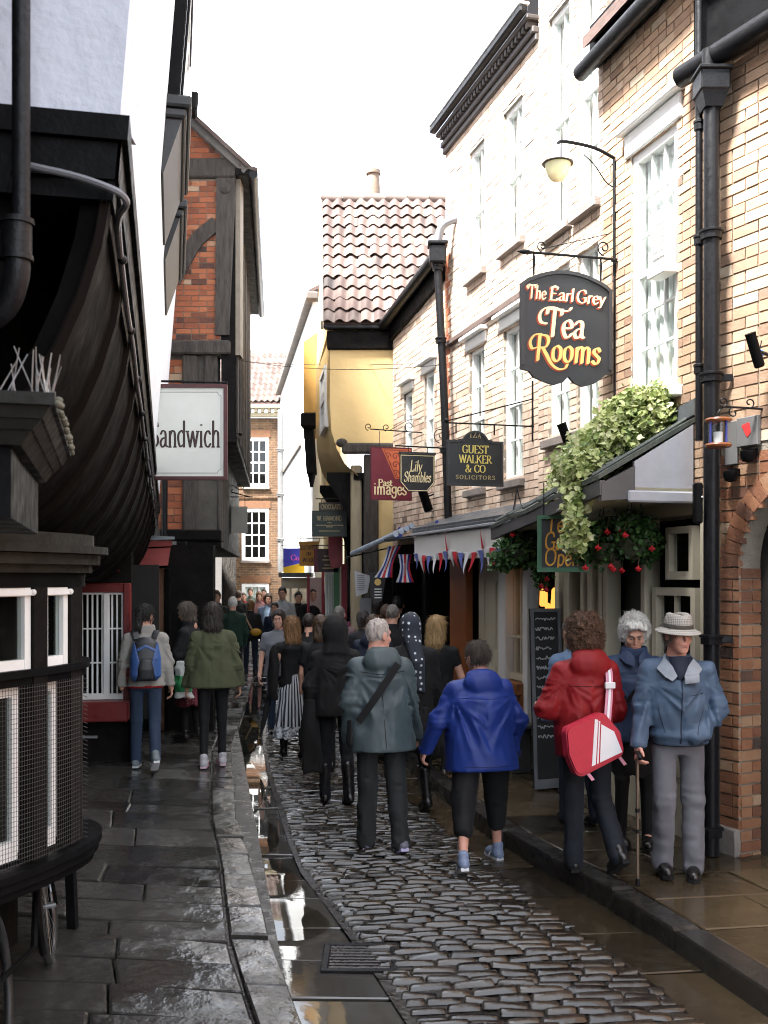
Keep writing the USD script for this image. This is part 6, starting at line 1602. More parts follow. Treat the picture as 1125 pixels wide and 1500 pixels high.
def ribbon(pts, nrm, wdt, th=.004):
    p = spline(pts, 20); tg = np.gradient(p, axis=0); tg /= np.linalg.norm(tg, axis=1, keepdims=True)
    side = np.cross(tg, nrm); side /= np.linalg.norm(side, axis=1, keepdims=True)
    return slab(np.stack([p - side * wdt / 2, p + side * wdt / 2], 1), np.asarray(nrm) * th)
rb = ribbon(sp, (0, -1.0, 0), .055); t.add('strap', (f.world(rb[0]), rb[1]), c_black, smooth=True)
bag = cbox(-.27, -.17, -.08, .12, -.16, .06, .03); t.add('pouch', (f.world((bag[0] * f.k) @ f.TR.T + f.piv), bag[1]), c_black)

f.seam([(-.17, .40), (0, .375), (.17, .40)], c_black2); f.seam([(-.02, .37), (-.01, .1), (0, -.17)], c_black2); f.cuffs(c_black2, .05)
# 2 blue jacket woman
q = gp(705, 1266)
f = Figure('short haired woman in a bright blue jacket and cropped black trousers, beside the kerb', q, 1.60, 14, 1.42, legs=((-14, 10, 9), (9, 4, 4)), arms=((16, 26, 20, 0), (-4, 18, 18, 12)), lean=7, head=(14, 6), h=H_, skin_m=skin_pink)
f.body(hands=(True, False), curl=(14, 14)); f.hair('short', hairm('grey_brown', (.045, .032, .024)))
f.jacket(cloth('royal_blue', (0.01116, 0.0279, 0.1612), .5, .45), hem=-.20, fat=1.03, hood='down', flare=1.08, fold=.014)
f.trousers(c_black, end=.52, loose=1.30); f.shoes(trainer_blue, sole=white_rubber, trim=white_rubber)
nv = cloth('navy_seam', (.006, .014, .07)); f.seam([(-.2, .36), (0, .345), (.2, .36)], nv); f.seam([(-.2, -.16), (0, -.165), (.2, -.16)], nv); f.cuffs(nv, .052)
e = [f.hc + f.HR @ (np.array(p) * f.k) for p in ((-.085, -.01, .005), (-.083, .05, .014), (-.06, .095, .015))]
f.out('glasses', tube(e, .0025, 6), galv)

# 3 red jacket woman with curls
q = gp(858, 1272, PAVE_R)
f = Figure('curly haired woman in a red jacket, seen from behind on the right pavement', q, 1.66, 14, 1.02, legs=((0, 2), (-4, 34)), arms=((8, 22, 78, 30), (4, 16, 40, 30)), lean=3, head=(2, 2), h=H_)
f.body(hands=(True, False)); f.hair('curly', H_CURL)
f.jacket(cloth('scarlet', (0.186, 0.00496, 0.00744), .6, .45), hem=-.16, fat=1.06, hood='down', flare=1.05, fold=.012)
f.trousers(cloth('ink_denim', (0.00806, 0.01054, 0.01612), .8, .4), loose=1.30); f.shoes(black_leather, sole=c_black)
RED = f
dr = cloth('dark_red_seam', (.06, .002, .003)); f.seam([(-.16, .33), (0, .325), (.16, .33)], dr); f.seam([(-.16, .06), (0, .05), (.16, .06)], dr); f.seam([(-.165, .03), (0, .02), (.165, .03)], dr)
t = thing('satchel', 'red messenger bag with white slanting panel, on the hip of the curly haired woman', 'bag', tuple(f.world(f.tp(.03, -.2, -.03))))
red_bag = mat('red_canvas', (.42, .012, .035), .55, .1, 20, .2, 80); white_vinyl = mat('white_vinyl', (.66, .66, .68), .4, .05)
S = np.array([-.065, -.235, -.03])          # centre behind the right hip, tilted
tilt = math.radians(20)
ex = np.array([math.cos(tilt), 0.05, math.sin(tilt)]); ez = np.array([-math.sin(tilt), .02, math.cos(tilt)]); ey = np.cross(ez, ex); ey /= np.linalg.norm(ey)
def bagpt(u, w, v): return f.world(f.piv + f.TR @ ((S + ex * u + ey * w + ez * v) * f.k))
def bag_prism(poly, w0, w1):
    m = trimesh.creation.extrude_polygon(poly, w1 - w0, engine='earcut'); v = np.array(m.vertices)
    return np.array([bagpt(a, -(c + w0), b) for a, b, c in v]), np.array(m.faces)
body_ = sg.Polygon([(-.15, -.13), (.13, -.12), (.145, -.02), (.10, .10), (-.12, .10), (-.155, -.03)]).buffer(.055)
t.add('bag_body', bag_prism(body_, -.05, .02), red_bag)
t.add('flap', bag_prism(sg.Polygon([(-.15, -.115), (.13, -.11), (.145, -.02), (.10, .095), (-.12, .095), (-.155, -.02)]).buffer(.05), .0205, .036), red_bag)
t.add('white_panel', bag_prism(sg.Polygon([(-.02, -.145), (.16, -.145), (.155, .005), (.085, .085)]), .0365, .0395), white_vinyl)
t.add('white_stripe', bag_prism(sg.Polygon([(-.085, -.145), (-.055, -.145), (.075, .12), (.055, .135)]), .0365, .0395), white_vinyl)
t.add('white_stripe', bag_prism(sg.Polygon([(-.045, -.145), (-.032, -.145), (.085, .105), (.078, .112)]), .0365, .0395), white_vinyl)
st = [f.tp(.115, -.02, .50), f.tp(.12, -.125, .44), f.tp(.10, -.175, .30), f.tp(.06, -.215, .10)]
rb = ribbon(st, (0, -1.0, 0), .05); t.add('strap', (f.world(rb[0]), rb[1]), mat('pink_webbing', (.52, .22, .30), .6, .1), smooth=True)
rb = ribbon([p + np.array([0, -.006, 0]) for p in st], (0, -1.0, 0), .016); t.add('strap_stripe', (f.world(rb[0]), rb[1]), white_vinyl, smooth=True)
t.add('buckle', (f.world(cbox(-.035, .035, -.008, .008, -.02, .02, .004)[0] + st[2] + np.array([0, -.008, .03])), _CF), white_vinyl)
for u_ in (-.12, .14): t.add('loose_strap', (lambda r_: (r_[0], r_[1]))(slab(np.array([[bagpt(u_ - .012, .0, -.16), bagpt(u_ + .012, .0, -.16)], [bagpt(u_ + .01, -.01, -.24), bagpt(u_ + .034, -.01, -.24)]]), (0, .004, 0))), mat('pink_webbing', (.52, .22, .30), .6, .1))

# 4 old man in the checked hat, coming towards us
q = gp(992, 1281, PAVE_R)
f = Figure('old man in a pale checked hat and blue zip jacket, walking towards us', q, 1.68, 172, 1.0, legs=((4, 3), (10, 20)), arms=((2, 16, 45, 42), (12, 12, 26, -4)), lean=3, head=(20, 2), h=H_, skin_m=skin_pink)
f.body(hands=(False, True), face=H_GREY, curl=(20, 34)); f.hair('short', H_GREY)
steel = cloth('steel_blue', (0.0527, 0.0837, 0.1333), .55, .45)
f.jacket(steel, hem=-.05, fat=1.15, fold=.013, waistband=True, ends=(-.01, -.02), neck=.515)
f.trousers(cloth('pale_grey_wool', (0.124, 0.124, 0.1395), .8, .3), loose=1.38, fold=.007); f.shoes(black_leather, sole=c_black)
sm_ = cloth('blue_seam', (.02, .03, .05)); f.seam([(-.145, .2), (-.10, .04)], sm_, False); f.seam([(.145, .2), (.10, .04)], sm_, False); f.seam([(-.15, .30), (-.06, .285)], sm_, False); f.cuffs(cloth('dark_rib', (.02, .026, .036)), .046)
lin = cloth('pale_lining', (0.248, 0.2728, 0.31), .7, .2)
for sx in (-1, 1):
    f.out('collar_wing', slab(np.array([[f.tp(sx * .075, -.03, .545), f.tp(sx * .12, -.02, .50)], [f.tp(sx * .088, .06, .52), f.tp(sx * .145, .075, .455)], [f.tp(sx * .05, .105, .475), f.tp(sx * .10, .128, .41)], [f.tp(sx * .022, .135, .415), f.tp(sx * .055, .150, .385)]]), (0, -.008, .004)), lin, smooth=True)
f.out('shirt', slab(np.array([[f.tp(x * .072, .052 + .03 * (1 - x * x), .53), f.tp(x * .05, .105 + .02 * (1 - x * x), .45), f.tp(x * .02, .125 + .01 * (1 - x * x), .39)] for x in np.linspace(-1, 1, 7)]), (0, -.01, 0)), c_navy, smooth=True)
f.seam([(-.008, .40), (-.004, .2), (0, -.03)], sm_, False, .005, 'zip')
f.out('storm_flap', slab(np.array([[f.tp(-.02, .150, .415), f.tp(-.02, .158, .365)], [f.tp(-.115, .132, .425), f.tp(-.115, .142, .375)]]), (0, -.02, 0)), lin)
f.out('waistband', (np.array([f.piv + f.TR @ (np.array([x, y, z]) * f.k) for x, y, z in lathe([(.166, -.058), (.176, -.05), (.176, -.005), (.168, .0)], (0, 0, 0), 28)[0] * np.array([1.12, .86, 1])]), lathe([(1, 0), (1, 1), (1, 2), (1, 3)], (0, 0, 0), 28)[1]), cloth('dark_rib', (0.0186, 0.0248, 0.0341)), smooth=True)
# hat
def hatpt(v): return np.array([f.hc + f.HR @ (rot(0, 4) @ (p * np.array([1, 1.16, 1])) * f.k + np.array([0, -.006, .055]) * f.k) for p in v])
tweed = usdkit.material(stage, '/World/Looks/checked_tweed', {'g': ('geometry', {}), 'w1': ('wave_texture', {'scale': 30.0, 'bands_direction': 'x', 'distortion': .3}), 'w2': ('wave_texture', {'scale': 30.0, 'bands_direction': 'z', 'distortion': .3}), 'a': ('math', {'math_type': 'add'}), 'r': ('rgb_ramp', {'ramp': [(0.2, (.18, .165, .145)), (.6, (.34, .32, .29)), (1, (.44, .42, .38))]}), 'h': ('math', {'math_type': 'multiply', 'value2': .5}), 'p': ('principled_bsdf', {'roughness': .9})},
    [('g.position', 'w1.vector'), ('g.position', 'w2.vector'), ('w1.fac', 'a.value1'), ('w2.fac', 'a.value2'), ('a.value', 'h.value1'), ('h.value', 'r.fac'), ('r.color', 'p.base_color')], surface='p.BSDF')
v, fc = lathe([(.09, -.004), (.096, .0), (.090, .03), (.085, .062), (.076, .088), (.06, .098), (.03, .094), (.001, .090)], (0, 0, 0), 28)
v = v + np.stack([0 * v[:, 0], 0 * v[:, 0], -.012 * np.exp(-(v[:, 0] / .03) ** 2) * (v[:, 2] > .08)], 1)
hat = f.out('hat', (hatpt(v), fc), tweed)
v, fc = lathe([(.088, .004), (.142, -.022), (.145, -.028), (.142, -.032), (.088, -.004)], (0, 0, 0), 28)
f.out('brim', (hatpt(v), fc), tweed, parent=hat)
v, fc = lathe([(.0965, .003), (.0985, .006), (.0935, .026), (.0915, .028)], (0, 0, 0), 28)
f.out('hat_band', (hatpt(v), fc), cloth('hat_band', (0.062, 0.0558, 0.0465)), parent=hat)
hw = f.world(f.wr[1] + f.hd[1] * .085 * f.k)
t = thing('walking_stick', 'thin adjustable metal walking stick in the hand of the old man', 'stick', (hw[0], hw[1] - .03, PAVE_R))
base = gp(938, 1272, PAVE_R)
base = np.array([hw[0] - .01, hw[1] - .05, PAVE_R + .003])
tp_ = hw + np.array([0, -.0, .015])
stk = mat('bronze_tube', (.16, .12, .09), .35, .3, 12, metallic=.6)
t.add('shaft', tube([base + (0, 0, .03), base + (tp_ - base) * .55, tp_ + (0, 0, -.02)], [.0095, .0095, .0115], 10), stk, smooth=40)
t.add('ferrule', tube([base, base + (0, 0, .045)], [.015, .013], 10), black_iron, smooth=40)
for u_ in (.40, .56): t.add('collar', tube([base + (tp_ - base) * u_, base + (tp_ - base) * (u_ + .03)], .0135, 10), black_iron)
t.add('handle', tube(spline([tp_ + (0, .055, .005), tp_ + (0, .01, .016), tp_ + (0, -.05, .008), tp_ + (0, -.075, -.012)], 10), .0135, 10), black_iron, smooth=True)

# 5 old woman with white hair
q = gp(928, 1238, PAVE_R)
f = Figure('white haired woman in a navy jacket and black skirt looking down, beside the old man', q, 1.64, 176, 1.0, legs=((3, 2), (8, 14)), arms=((4, 10, 30, 10), (4, 10, 30, 14)), lean=2, head=(-4, 26), h=H_)
f.body(hands=(False, False), face=H_GREY); f.hair('set', H_WHITE)
f.jacket(cloth('airforce_blue', (0.0217, 0.0372, 0.0806), .65, .4), hem=-.14, fat=1.08, hood='collar', fold=.009)
f.skirt(c_black, .05, -.40, 1.08); f.trousers(cloth('black_tights', (0.0062, 0.0062, 0.00682)), loose=.62); f.shoes(black_leather, sole=c_black)
for sx in (-1, 1):
    f.out('collar_wing', slab(np.array([[f.tp(sx * .08, .02, .565), f.tp(sx * .12, .05, .50)], [f.tp(sx * .05, .085, .545), f.tp(sx * .085, .12, .46)], [f.tp(sx * .012, .10, .505), f.tp(sx * .02, .135, .44)]]), (0, -.01, 0)), cloth('airforce_blue', (0.0217, 0.0372, 0.0806)), smooth=True)
t = thing('handbag', 'small black handbag on a strap with a pale clasp, worn by the white haired woman', 'bag', tuple(f.world(f.tp(.17, .1, .05))))
rb = ribbon([f.tp(-.12, .10, .46), f.tp(-.03, .165, .33), f.tp(.08, .165, .18), f.tp(.18, .12, .04)], (0, 1.0, 0), .025); t.add('strap', (f.world(rb[0]), rb[1]), black_leather, smooth=True)
t.add('clasp', (f.world(tube([f.tp(-.035 + .02 * math.cos(a_), .176, .34 + .02 * math.sin(a_)) for a_ in np.linspace(0, 2 * math.pi, 13)], .006, 6)[0]), tube([(math.cos(a_), 0, math.sin(a_)) for a_ in np.linspace(0, 2 * math.pi, 13)], .006, 6)[1]), mat('pale_clasp', (.6, .58, .5), .3, .1))
c_ = cbox(.14, .27, .03, .12, -.08, .08, .03); t.add('pouch', (f.world((c_[0] * f.k) @ f.TR.T + f.piv), c_[1]), black_leather)

# 6 figure in blue half hidden behind the red jacket
q = gp(846, 1206, PAVE_R)
f = Figure('person in a pale blue jacket, mostly hidden behind the red jacketed woman', q, 1.60, 20, 1.0, legs=((2, 3), (-6, 8)), arms=((2, 14, 30, 10), (2, 12, 30, 10)), lean=6, head=(0, 10), h=.014)
f.body(hands=(False, False)); f.hair('short', H_GREY); f.jacket(cloth('pale_blue', (0.0992, 0.155, 0.248), .6, .4), hem=-.08, fat=1.05, fold=.012); f.trousers(c_jean, loose=1.2); f.shoes(black_leather)

# 7 hooded figure in black
q = gp(492, 1176)
f = Figure('person in a black hooded top with the hood up, walking away in high black boots', q, 1.68, 10, 1.0, legs=((2, 2), (-9, 8)), arms=((4, 12, 14, 4), (0, 12, 18, 4)), lean=3, head=(-6, 4), h=H_)
f.body(hands=(False, False)); f.jacket(c_black2, hem=-.12, fat=1.12, hood='up', fold=.012)
f.trousers(cloth('black_jeans', (0.00682, 0.00744, 0.00992), .8, .4), loose=1.05); f.shoes(black_leather, boot=.24)
t = thing('coat', 'long black coat hanging over the left arm of the hooded person', 'coat', tuple(f.world(f.tp(-.26, 0, -.1))))
cp_ = nets(lambda P: loft(P - A32(f.tp(-.23, .02, -.12)), [(-.50, .0, 0, .085, .12), (-.2, 0, 0, .09, .10), (.05, 0, 0, .07, .08), (.14, 0, 0, .05, .06)]) + folds(P, .02, (9, 9, 3), 3), f.tp(-.36, -.15, -.66), f.tp(-.10, .2, .06), .014)
t.add('cloth', (f.world(cp_[0]), cp_[1]), c_black2, smooth=True)

# 8 woman in the striped skirt
q = gp(428, 1108)
f = Figure('woman with long fair brown hair, black sleeveless top and long striped skirt', q, 1.60, 16, .92, legs=((6, 4), (-10, 14)), arms=((6, 12, 14, 0), (-8, 14, 10, 0)), lean=2, head=(0, 4), h=H_)
f.body(bare=1, curl=(30, 16)); f.hair('long', H_FAIR, .17)
f.jacket(c_black, hem=.0, fat=.86, sleeve=.16, name='top', fold=.004, neck=.51)
strp = usdkit.material(stage, '/World/Looks/striped_cotton', {'tc': ('texture_coordinate', {}), 's': ('separate_xyz', {}), 'a': ('math', {'math_type': 'arctan2'}), 'm': ('math', {'math_type': 'multiply', 'value2': 24.0}), 'si': ('math', {'math_type': 'sine'}), 'r': ('rgb_ramp', {'ramp': [(.40, (.025, .03, .045)), (.55, (.50, .52, .55))]}), 'mr': ('map_range', {'from_min': -1.0, 'from_max': 1.0}), 'n': ('noise_texture', {'scale': 40.0, 'detail': 3.0}), 'lace': ('rgb_ramp', {'ramp': [(.42, (.10, .11, .13)), (.52, (.55, .57, .60))]}), 'lt': ('math', {'math_type': 'less_than', 'value2': .36}), 'mx': ('mix', {}), 'p': ('principled_bsdf', {'roughness': .85})},
    [('tc.object', 's.vector'), ('s.x', 'a.value1'), ('s.y', 'a.value2'), ('a.value', 'm.value1'), ('m.value', 'si.value1'), ('si.value', 'mr.value'), ('mr.result', 'r.fac'), ('tc.object', 'n.vector'), ('n.fac', 'lace.fac'), ('s.z', 'lt.value1'), ('lt.value', 'mx.fac'), ('r.color', 'mx.color1'), ('lace.color', 'mx.color2'), ('mx.color', 'p.base_color')], surface='p.BSDF')
f.skirt(strp, .10, -.66, 1.55, wave=.016, skew=.55); f.trousers(cloth('black_tights', (0.0062, 0.0062, 0.00682)), loose=.6); f.shoes(black_leather, boot=.10)
t = thing('cardigan', 'black cardigan hanging from the left arm beside the striped skirt', 'cardigan', tuple(f.world(f.tp(-.24, 0, .2))))
cp_ = nets(lambda P: loft(P - A32(f.tp(-.235, .03, .10)), [(-.30, 0, .03, .05, .08), (0, 0, 0, .06, .08), (.25, .02, -.02, .05, .06), (.32, .03, -.02, .03, .04)]) + folds(P, .012, (9, 9, 5), 3), f.tp(-.34, -.1, -.26), f.tp(-.12, .18, .46), .014)
t.add('cloth', (f.world(cp_[0]), cp_[1]), c_black2, smooth=True)
hw = f.world(f.wr[0] + f.hd[0] * .08 * f.k)
t = thing('umbrella', 'furled black umbrella pointing down beside the striped skirt', 'umbrella', tuple(hw))
tip = hw + np.array([-.10, -.12, -.50])
t.add('canopy', tube([hw + (tip - hw) * u_ for u_ in (.0, .06, .3, .7, .92, .96)], [.012, .034, .038, .026, .010, .005], 10), c_black, smooth=True)
t.add('ferrule', tube([hw + (tip - hw) * .95, tip], .004, 6), galv)
t.add('handle', tube([hw - (tip - hw) * .16, hw], .011, 8), black_leather)

# 9 woman beside her facing us
q = gp(408, 1075)
f = Figure('dark haired woman in a grey top coming towards us, beside the striped skirt', q, 1.62, 186, 1.05, legs=((3, 3), (-2, 3)), arms=((2, 10, 20, 6), (2, 12, 16, 0)), head=(-12, 6), h=.014)
f.body(bare=1, face=True, hands=(True, True)); f.hair('bob', H_DARK); f.jacket(cloth('pale_grey_jersey', (0.1302, 0.1364, 0.155)), hem=-.12, sleeve=.55, name='top', fold=.006, neck=.5); f.trousers(c_jean2, loose=1.0); f.shoes(black_leather)

# 10 polka dot headscarf
q = gp(603, 1183)
f = Figure('person in a dark polka dot headscarf, between grey waterproof and blonde woman', q, 1.72, 10, .98, legs=((2, 2), (-8, 10)), arms=((3, 10, 14, 4), (3, 12, 18, 2)), lean=3, head=(-6, 4), h=H_)
f.body(hands=(False, False))
dots = usdkit.material(stage, '/World/Looks/polka_dots', {'g': ('geometry', {}), 'v': ('voronoi_texture', {'scale': 19.0, 'randomness': .35}), 'r': ('rgb_ramp', {'ramp': [(.20, (.55, .57, .60)), (.27, (.018, .022, .032))]}), 'p': ('principled_bsdf', {'roughness': .8})}, [('g.position', 'v.vector'), ('v.distance', 'r.fac'), ('r.color', 'p.base_color')], surface='p.BSDF')
def scarf(P):
    g = ((P - A32(f.hc)) @ A32(f.HR)) / f.k
    d = ell(g, (0, -.02, .03), (.098, .118, .122)); d = smax(d, -ell(g, (0, .12, -.02), (.07, .09, .10)), .02)
    d = smin(d, loft(g, [(-.56, .06, -.135, .045, .03), (-.3, .05, -.15, .055, .045), (-.12, .01, -.10, .075, .055), (-.03, 0, -.06, .08, .06), (.02, 0, -.04, .07, .06)]), .04)
    return d * f.k + folds(P, .008, (12, 12, 5), 9)
f.make('headscarf', scarf, f.hc + np.array([-.16, -.24, -.60]) * f.k, f.hc + np.array([.18, .16, .17]) * f.k, dots, .008)
f.jacket(c_black2, hem=-.16, fat=1.08, fold=.010); f.trousers(c_black, loose=.8); f.shoes(black_leather, boot=.22)
t = thing('tote_bag', 'gathered black bag hanging low beside the grey waterproof', 'bag', tuple(f.world(f.tp(.2, -.1, -.3))))
c0 = f.piv + np.array([.10, -.22, -.20])
cp_ = nets(lambda P: loft(P - A32(c0), [(-.24, .02, 0, .10, .07), (-.15, .0, 0, .155, .10), (.0, -.01, 0, .11, .07), (.12, -.03, 0, .05, .035), (.18, -.03, 0, .03, .02)]) + .012 * np.sin(np.arctan2(P[:, 0] - c0[0], P[:, 1] - c0[1]) * 12).astype(np.float32), c0 - (.2, .15, .26), c0 + (.2, .15, .2), .013)
t.add('cloth', (f.world(cp_[0]), cp_[1]), c_black2, smooth=True)

# 11 blonde woman
q = gp(640, 1145)
f = Figure('blonde woman in a black T-shirt and sequinned skirt, turning towards the dark stall', q, 1.66, -10, .95, legs=((2, 2), (-5, 7)), arms=((2, 8, 12, 4), (-2, 20, 20, -6)), head=(-10, 4), h=H_)
f.body(bare=1, hands=(False, True)); f.hair('long', H_BLOND, .16); f.jacket(c_black, hem=-.04, fat=.98, sleeve=.42, name='t_shirt', fold=.006, neck=.51)
seq = usdkit.material(stage, '/World/Looks/sequins', {'g': ('geometry', {}), 'v': ('voronoi_texture', {'scale': 60.0}), 'r': ('rgb_ramp', {'ramp': [(.1, (.05, .02, .035)), (.5, (.22, .10, .15)), (.8, (.55, .36, .42))]}), 's': ('separate_xyz', {}), 'p': ('principled_bsdf', {'roughness': .35, 'metallic': .3})}, [('g.position', 'v.vector'), ('v.color', 's.vector'), ('s.x', 'r.fac'), ('r.color', 'p.base_color')], surface='p.BSDF')
f.skirt(seq, .06, -.26, 1.06); f.trousers(cloth('black_tights', (0.0062, 0.0062, 0.00682)), loose=.6); f.shoes(black_leather)

# 12 green cardigan
q = gp(312, 1122, PAVE_L + .015)
f = Figure('woman with long dark hair in a sage green cardigan and black leggings', q, 1.72, 12, 1.0, legs=((-4, 3), (5, 3)), arms=((4, 14, 14, 0), (2, 14, 18, -2)), lean=2, head=(-6, 5), h=H_)
f.body(hands=(True, True)); f.hair('long', H_DARK, .13); f.jacket(cloth('sage', (0.0651, 0.0713, 0.0372), .9, .5), hem=-.10, fat=1.16, flare=1.22, fold=.012)
f.trousers(cloth('black_leggings', (0.00868, 0.00868, 0.00992)), loose=.72); f.shoes(trainer_pale, sole=mat('pink_sole', (.60, .40, .46), .5, .1), trim=mat('pink_trim', (.5, .10, .16), .5, .1))

f.seam([(-.19, -.08), (0, -.085), (.19, -.08)], cloth('sage_seam', (.03, .035, .016)))
# 13 backpacker
q = gp(213, 1124, PAVE_L + .05)
f = Figure('person in a white jacket and jeans with a dark ponytail, walking away at the left', q, 1.68, 14, .98, legs=((4, 2), (-8, 26)), arms=((2, 12, 14, 2), (4, 14, 18, 0)), lean=5, head=(-32, 4), h=H_)
f.body(hands=(False, True)); f.hair('pony', H_BLACK); f.jacket(cloth('off_white', (0.2728, 0.2604, 0.2356), .75, .4), hem=-.08, fat=1.06, hood='collar', fold=.010)
f.trousers(c_jean2, loose=1.1); f.shoes(mat('grey_canvas', (.14, .17, .18), .6, .2), sole=white_rubber, trim=white_rubber)
f.out('belt', (np.array([f.piv + f.TR @ (p * f.k) for p in lathe([(.165, -.095), (.172, -.09), (.172, -.07), (.165, -.065)], (0, 0, 0), 24)[0] * np.array([1.1, .85, 1])]), lathe([(1, 0), (1, 1), (1, 2), (1, 3)], (0, 0, 0), 24)[1]), cloth('red_shirt_tail', (0.217, 0.0062, 0.0093)), smooth=True)
t = thing('backpack', 'black and blue backpack worn over the white jacket', 'backpack', tuple(f.world(f.tp(0, -.2, .2))))
def bp(name, fn, c, r, m_, h=.010):
    b_ = nets(lambda P: fn(((P - A32(f.piv)) @ A32(f.TR)) / f.k) * f.k, f.tp(*(np.array(c) - r)) - .03, f.tp(*(np.array(c) + r)) + .03, h); return t.add(name, (f.world(b_[0]), b_[1]), m_, smooth=True)
n_black = mat('nylon_black', (.014, .015, .018), .5, .2, 20, .2, 60); n_blue = mat('nylon_blue', (.035, .085, .24), .5, .2, 20, .2, 60)
pack = lambda q: loft(q, [(-.02, 0, -.20, .10, .06), (.03, 0, -.215, .15, .095), (.22, 0, -.215, .15, .10), (.38, 0, -.195, .12, .075), (.44, 0, -.18, .06, .045)], 2.6)
bp('pack', pack, (0, -.22, .2), np.array([.18, .14, .25]), n_black)
for sx in (-1, 1): bp('side_panel', lambda q, sx=sx: smax(pack(q) - .006, .055 - sx * q[:, 0] + .25 * np.abs(q[:, 2] - .16), .006), (sx * .1, -.22, .2), np.array([.10, .14, .22]), n_blue)
bp('pocket', lambda q: loft(q, [(.0, 0, -.29, .075, .03), (.1, 0, -.30, .085, .04), (.19, 0, -.295, .07, .03), (.22, 0, -.285, .04, .02)], 2.5), (0, -.3, .11), np.array([.11, .07, .13]), n_black)
bp('logo_band', lambda q: smax(pack(q) - .006, np.abs(q[:, 2] - .345 + .5 * np.abs(q[:, 0])) - .018, .004), (0, -.22, .33), np.array([.14, .12, .09]), n_blue)
for sx in (-1, 1):
    rb = ribbon([f.tp(sx * .085, -.17, .43), f.tp(sx * .115, -.10, .515), f.tp(sx * .13, .03, .49), f.tp(sx * .14, .12, .36)], (0, -.4, 1.0), .06, .01); t.add('strap', (f.world(rb[0]), rb[1]), n_black, smooth=True)

# 14 woman in the dark coat and red spotted skirt, standing sideways
q = gp(277, 1083, PAVE_L + .03)
f = Figure('grey haired woman in dark coat and red spotted skirt, side-on by the timber post', q, 1.66, 78, 1.02, legs=((2, 2), (-3, 4)), arms=((18, 8, 50, 6), (14, 8, 40, 4)), lean=2, head=(0, 14), h=H_)
f.body(hands=(True, False), face=H_GREY); f.hair('bob', hairm('grey_fair', (.09, .07, .055))); f.jacket(cloth('charcoal_coat', (0.00992, 0.01054, 0.0124)), hem=-.16, fat=1.08, hood='collar', fold=.009)
spot = usdkit.material(stage, '/World/Looks/spotted_red', {'g': ('geometry', {}), 'v': ('voronoi_texture', {'scale': 34.0, 'randomness': .2}), 'r': ('rgb_ramp', {'ramp': [(.20, (.34, .22, .22)), (.28, (.10, .008, .018))]}), 'p': ('principled_bsdf', {'roughness': .8})}, [('g.position', 'v.vector'), ('v.distance', 'r.fac'), ('r.color', 'p.base_color')], surface='p.BSDF')
f.skirt(spot, .05, -.50, 1.25, wave=.008); f.trousers(cloth('black_tights', (0.0062, 0.0062, 0.00682)), loose=.62); f.shoes(black_leather)
hw = gp(268, 1052, PAVE_L); hw = np.array([-2.38, 11.85, .98])
t = thing('carrier_bag', 'green and white carrier bag held by the grey haired woman', 'bag', tuple(hw))
sheet_bag = nets(lambda P: loft(P - A32(hw), [(-.36, 0, 0, .10, .05), (-.2, 0, 0, .11, .06), (-.02, 0, 0, .085, .03), (.06, 0, 0, .05, .015)]) + folds(P, .014, (11, 11, 7), 6), hw - (.16, .12, .38), hw + (.16, .12, .08), .011)
t.add('bag', sheet_bag, mat('white_polythene', (.55, .58, .56), .35, .08, 6), smooth=True)
t.add('green_print', nets(lambda P: smax(loft(P - A32(hw), [(-.36, 0, 0, .10, .05), (-.2, 0, 0, .11, .06), (-.02, 0, 0, .085, .03), (.06, 0, 0, .05, .015)]) + folds(P, .014, (11, 11, 7), 6) - .005, np.abs(P[:, 2] - float(hw[2]) + .2) - .10, .004), hw - (.16, .12, .38), hw + (.16, .12, .08), .011), mat('green_print', (.03, .20, .07), .4, .1), smooth=True)

# ---- farther people: fewer details, the same build
def far(label, px, d, H, face, top, legs_m, hair_m, hk='short', head=(0, 4), w=1.0, long=.15, fat=1.05, hem=-.1, sleeve=1, hood=None, group=None, z=0.0, arms=((4, 9, 14, 4), (2, 9, 18, 4)), facing=False, skirt=None, hs=True):
    x = (px - CX) / FPX * d
    f = Figure(label, (x, d, z), H, face, w, legs=((4, 3), (-8, 10)), arms=arms, lean=2, head=head, h=.019, group=group)
    f.body(hands=(facing and d < 22, facing and d < 22), hh=.010, bare=sleeve < 1, face=facing and (hair_m or H_DARK))
    if hk != 'bald' and hk is not None: f.hair(hk, hair_m, long)
    f.jacket(top, hem=hem, fat=fat, sleeve=sleeve, hood=hood, fold=.010)
    f.trousers(legs_m, loose=1.05); f.shoes(black_leather)
    return f
c_white = cloth('white_shirt', (0.341, 0.3534, 0.372)); c_sky = cloth('sky_shirt', (0.1984, 0.2604, 0.3596)); c_plaid = cloth('magenta_check', (0.1364, 0.0217, 0.0558)); c_bottle = cloth('bottle_green', (0.00744, 0.0248, 0.01488)); c_redf = cloth('red_fleece', (0.279, 0.0124, 0.0124)); c_greyg = cloth('grey_green_shirt', (0.1054, 0.1302, 0.1054)); c_olive = cloth('dark_olive', (0.0217, 0.02046, 0.0155))
f = far('woman in black with a mustard bag across her back, walking along the left kerb', 367, 20.4, 1.58, 10, c_black, c_jean, H_FAIR, 'bob')
t = thing('shoulder_bag', 'mustard yellow bag on a pale strap over the black top', 'bag', tuple(f.world(f.tp(.1, -.17, .1))))
b_ = nets(lambda P: ell(((P - A32(f.piv)) @ A32(f.TR)) / f.k, (.11, -.20, .07), (.13, .06, .085)) * f.k, f.tp(-.05, -.3, -.05), f.tp(.28, -.1, .2), .014); t.add('pouch', (f.world(b_[0]), b_[1]), mat('mustard_leather', (.45, .23, .015), .5, .15, 12), smooth=True)
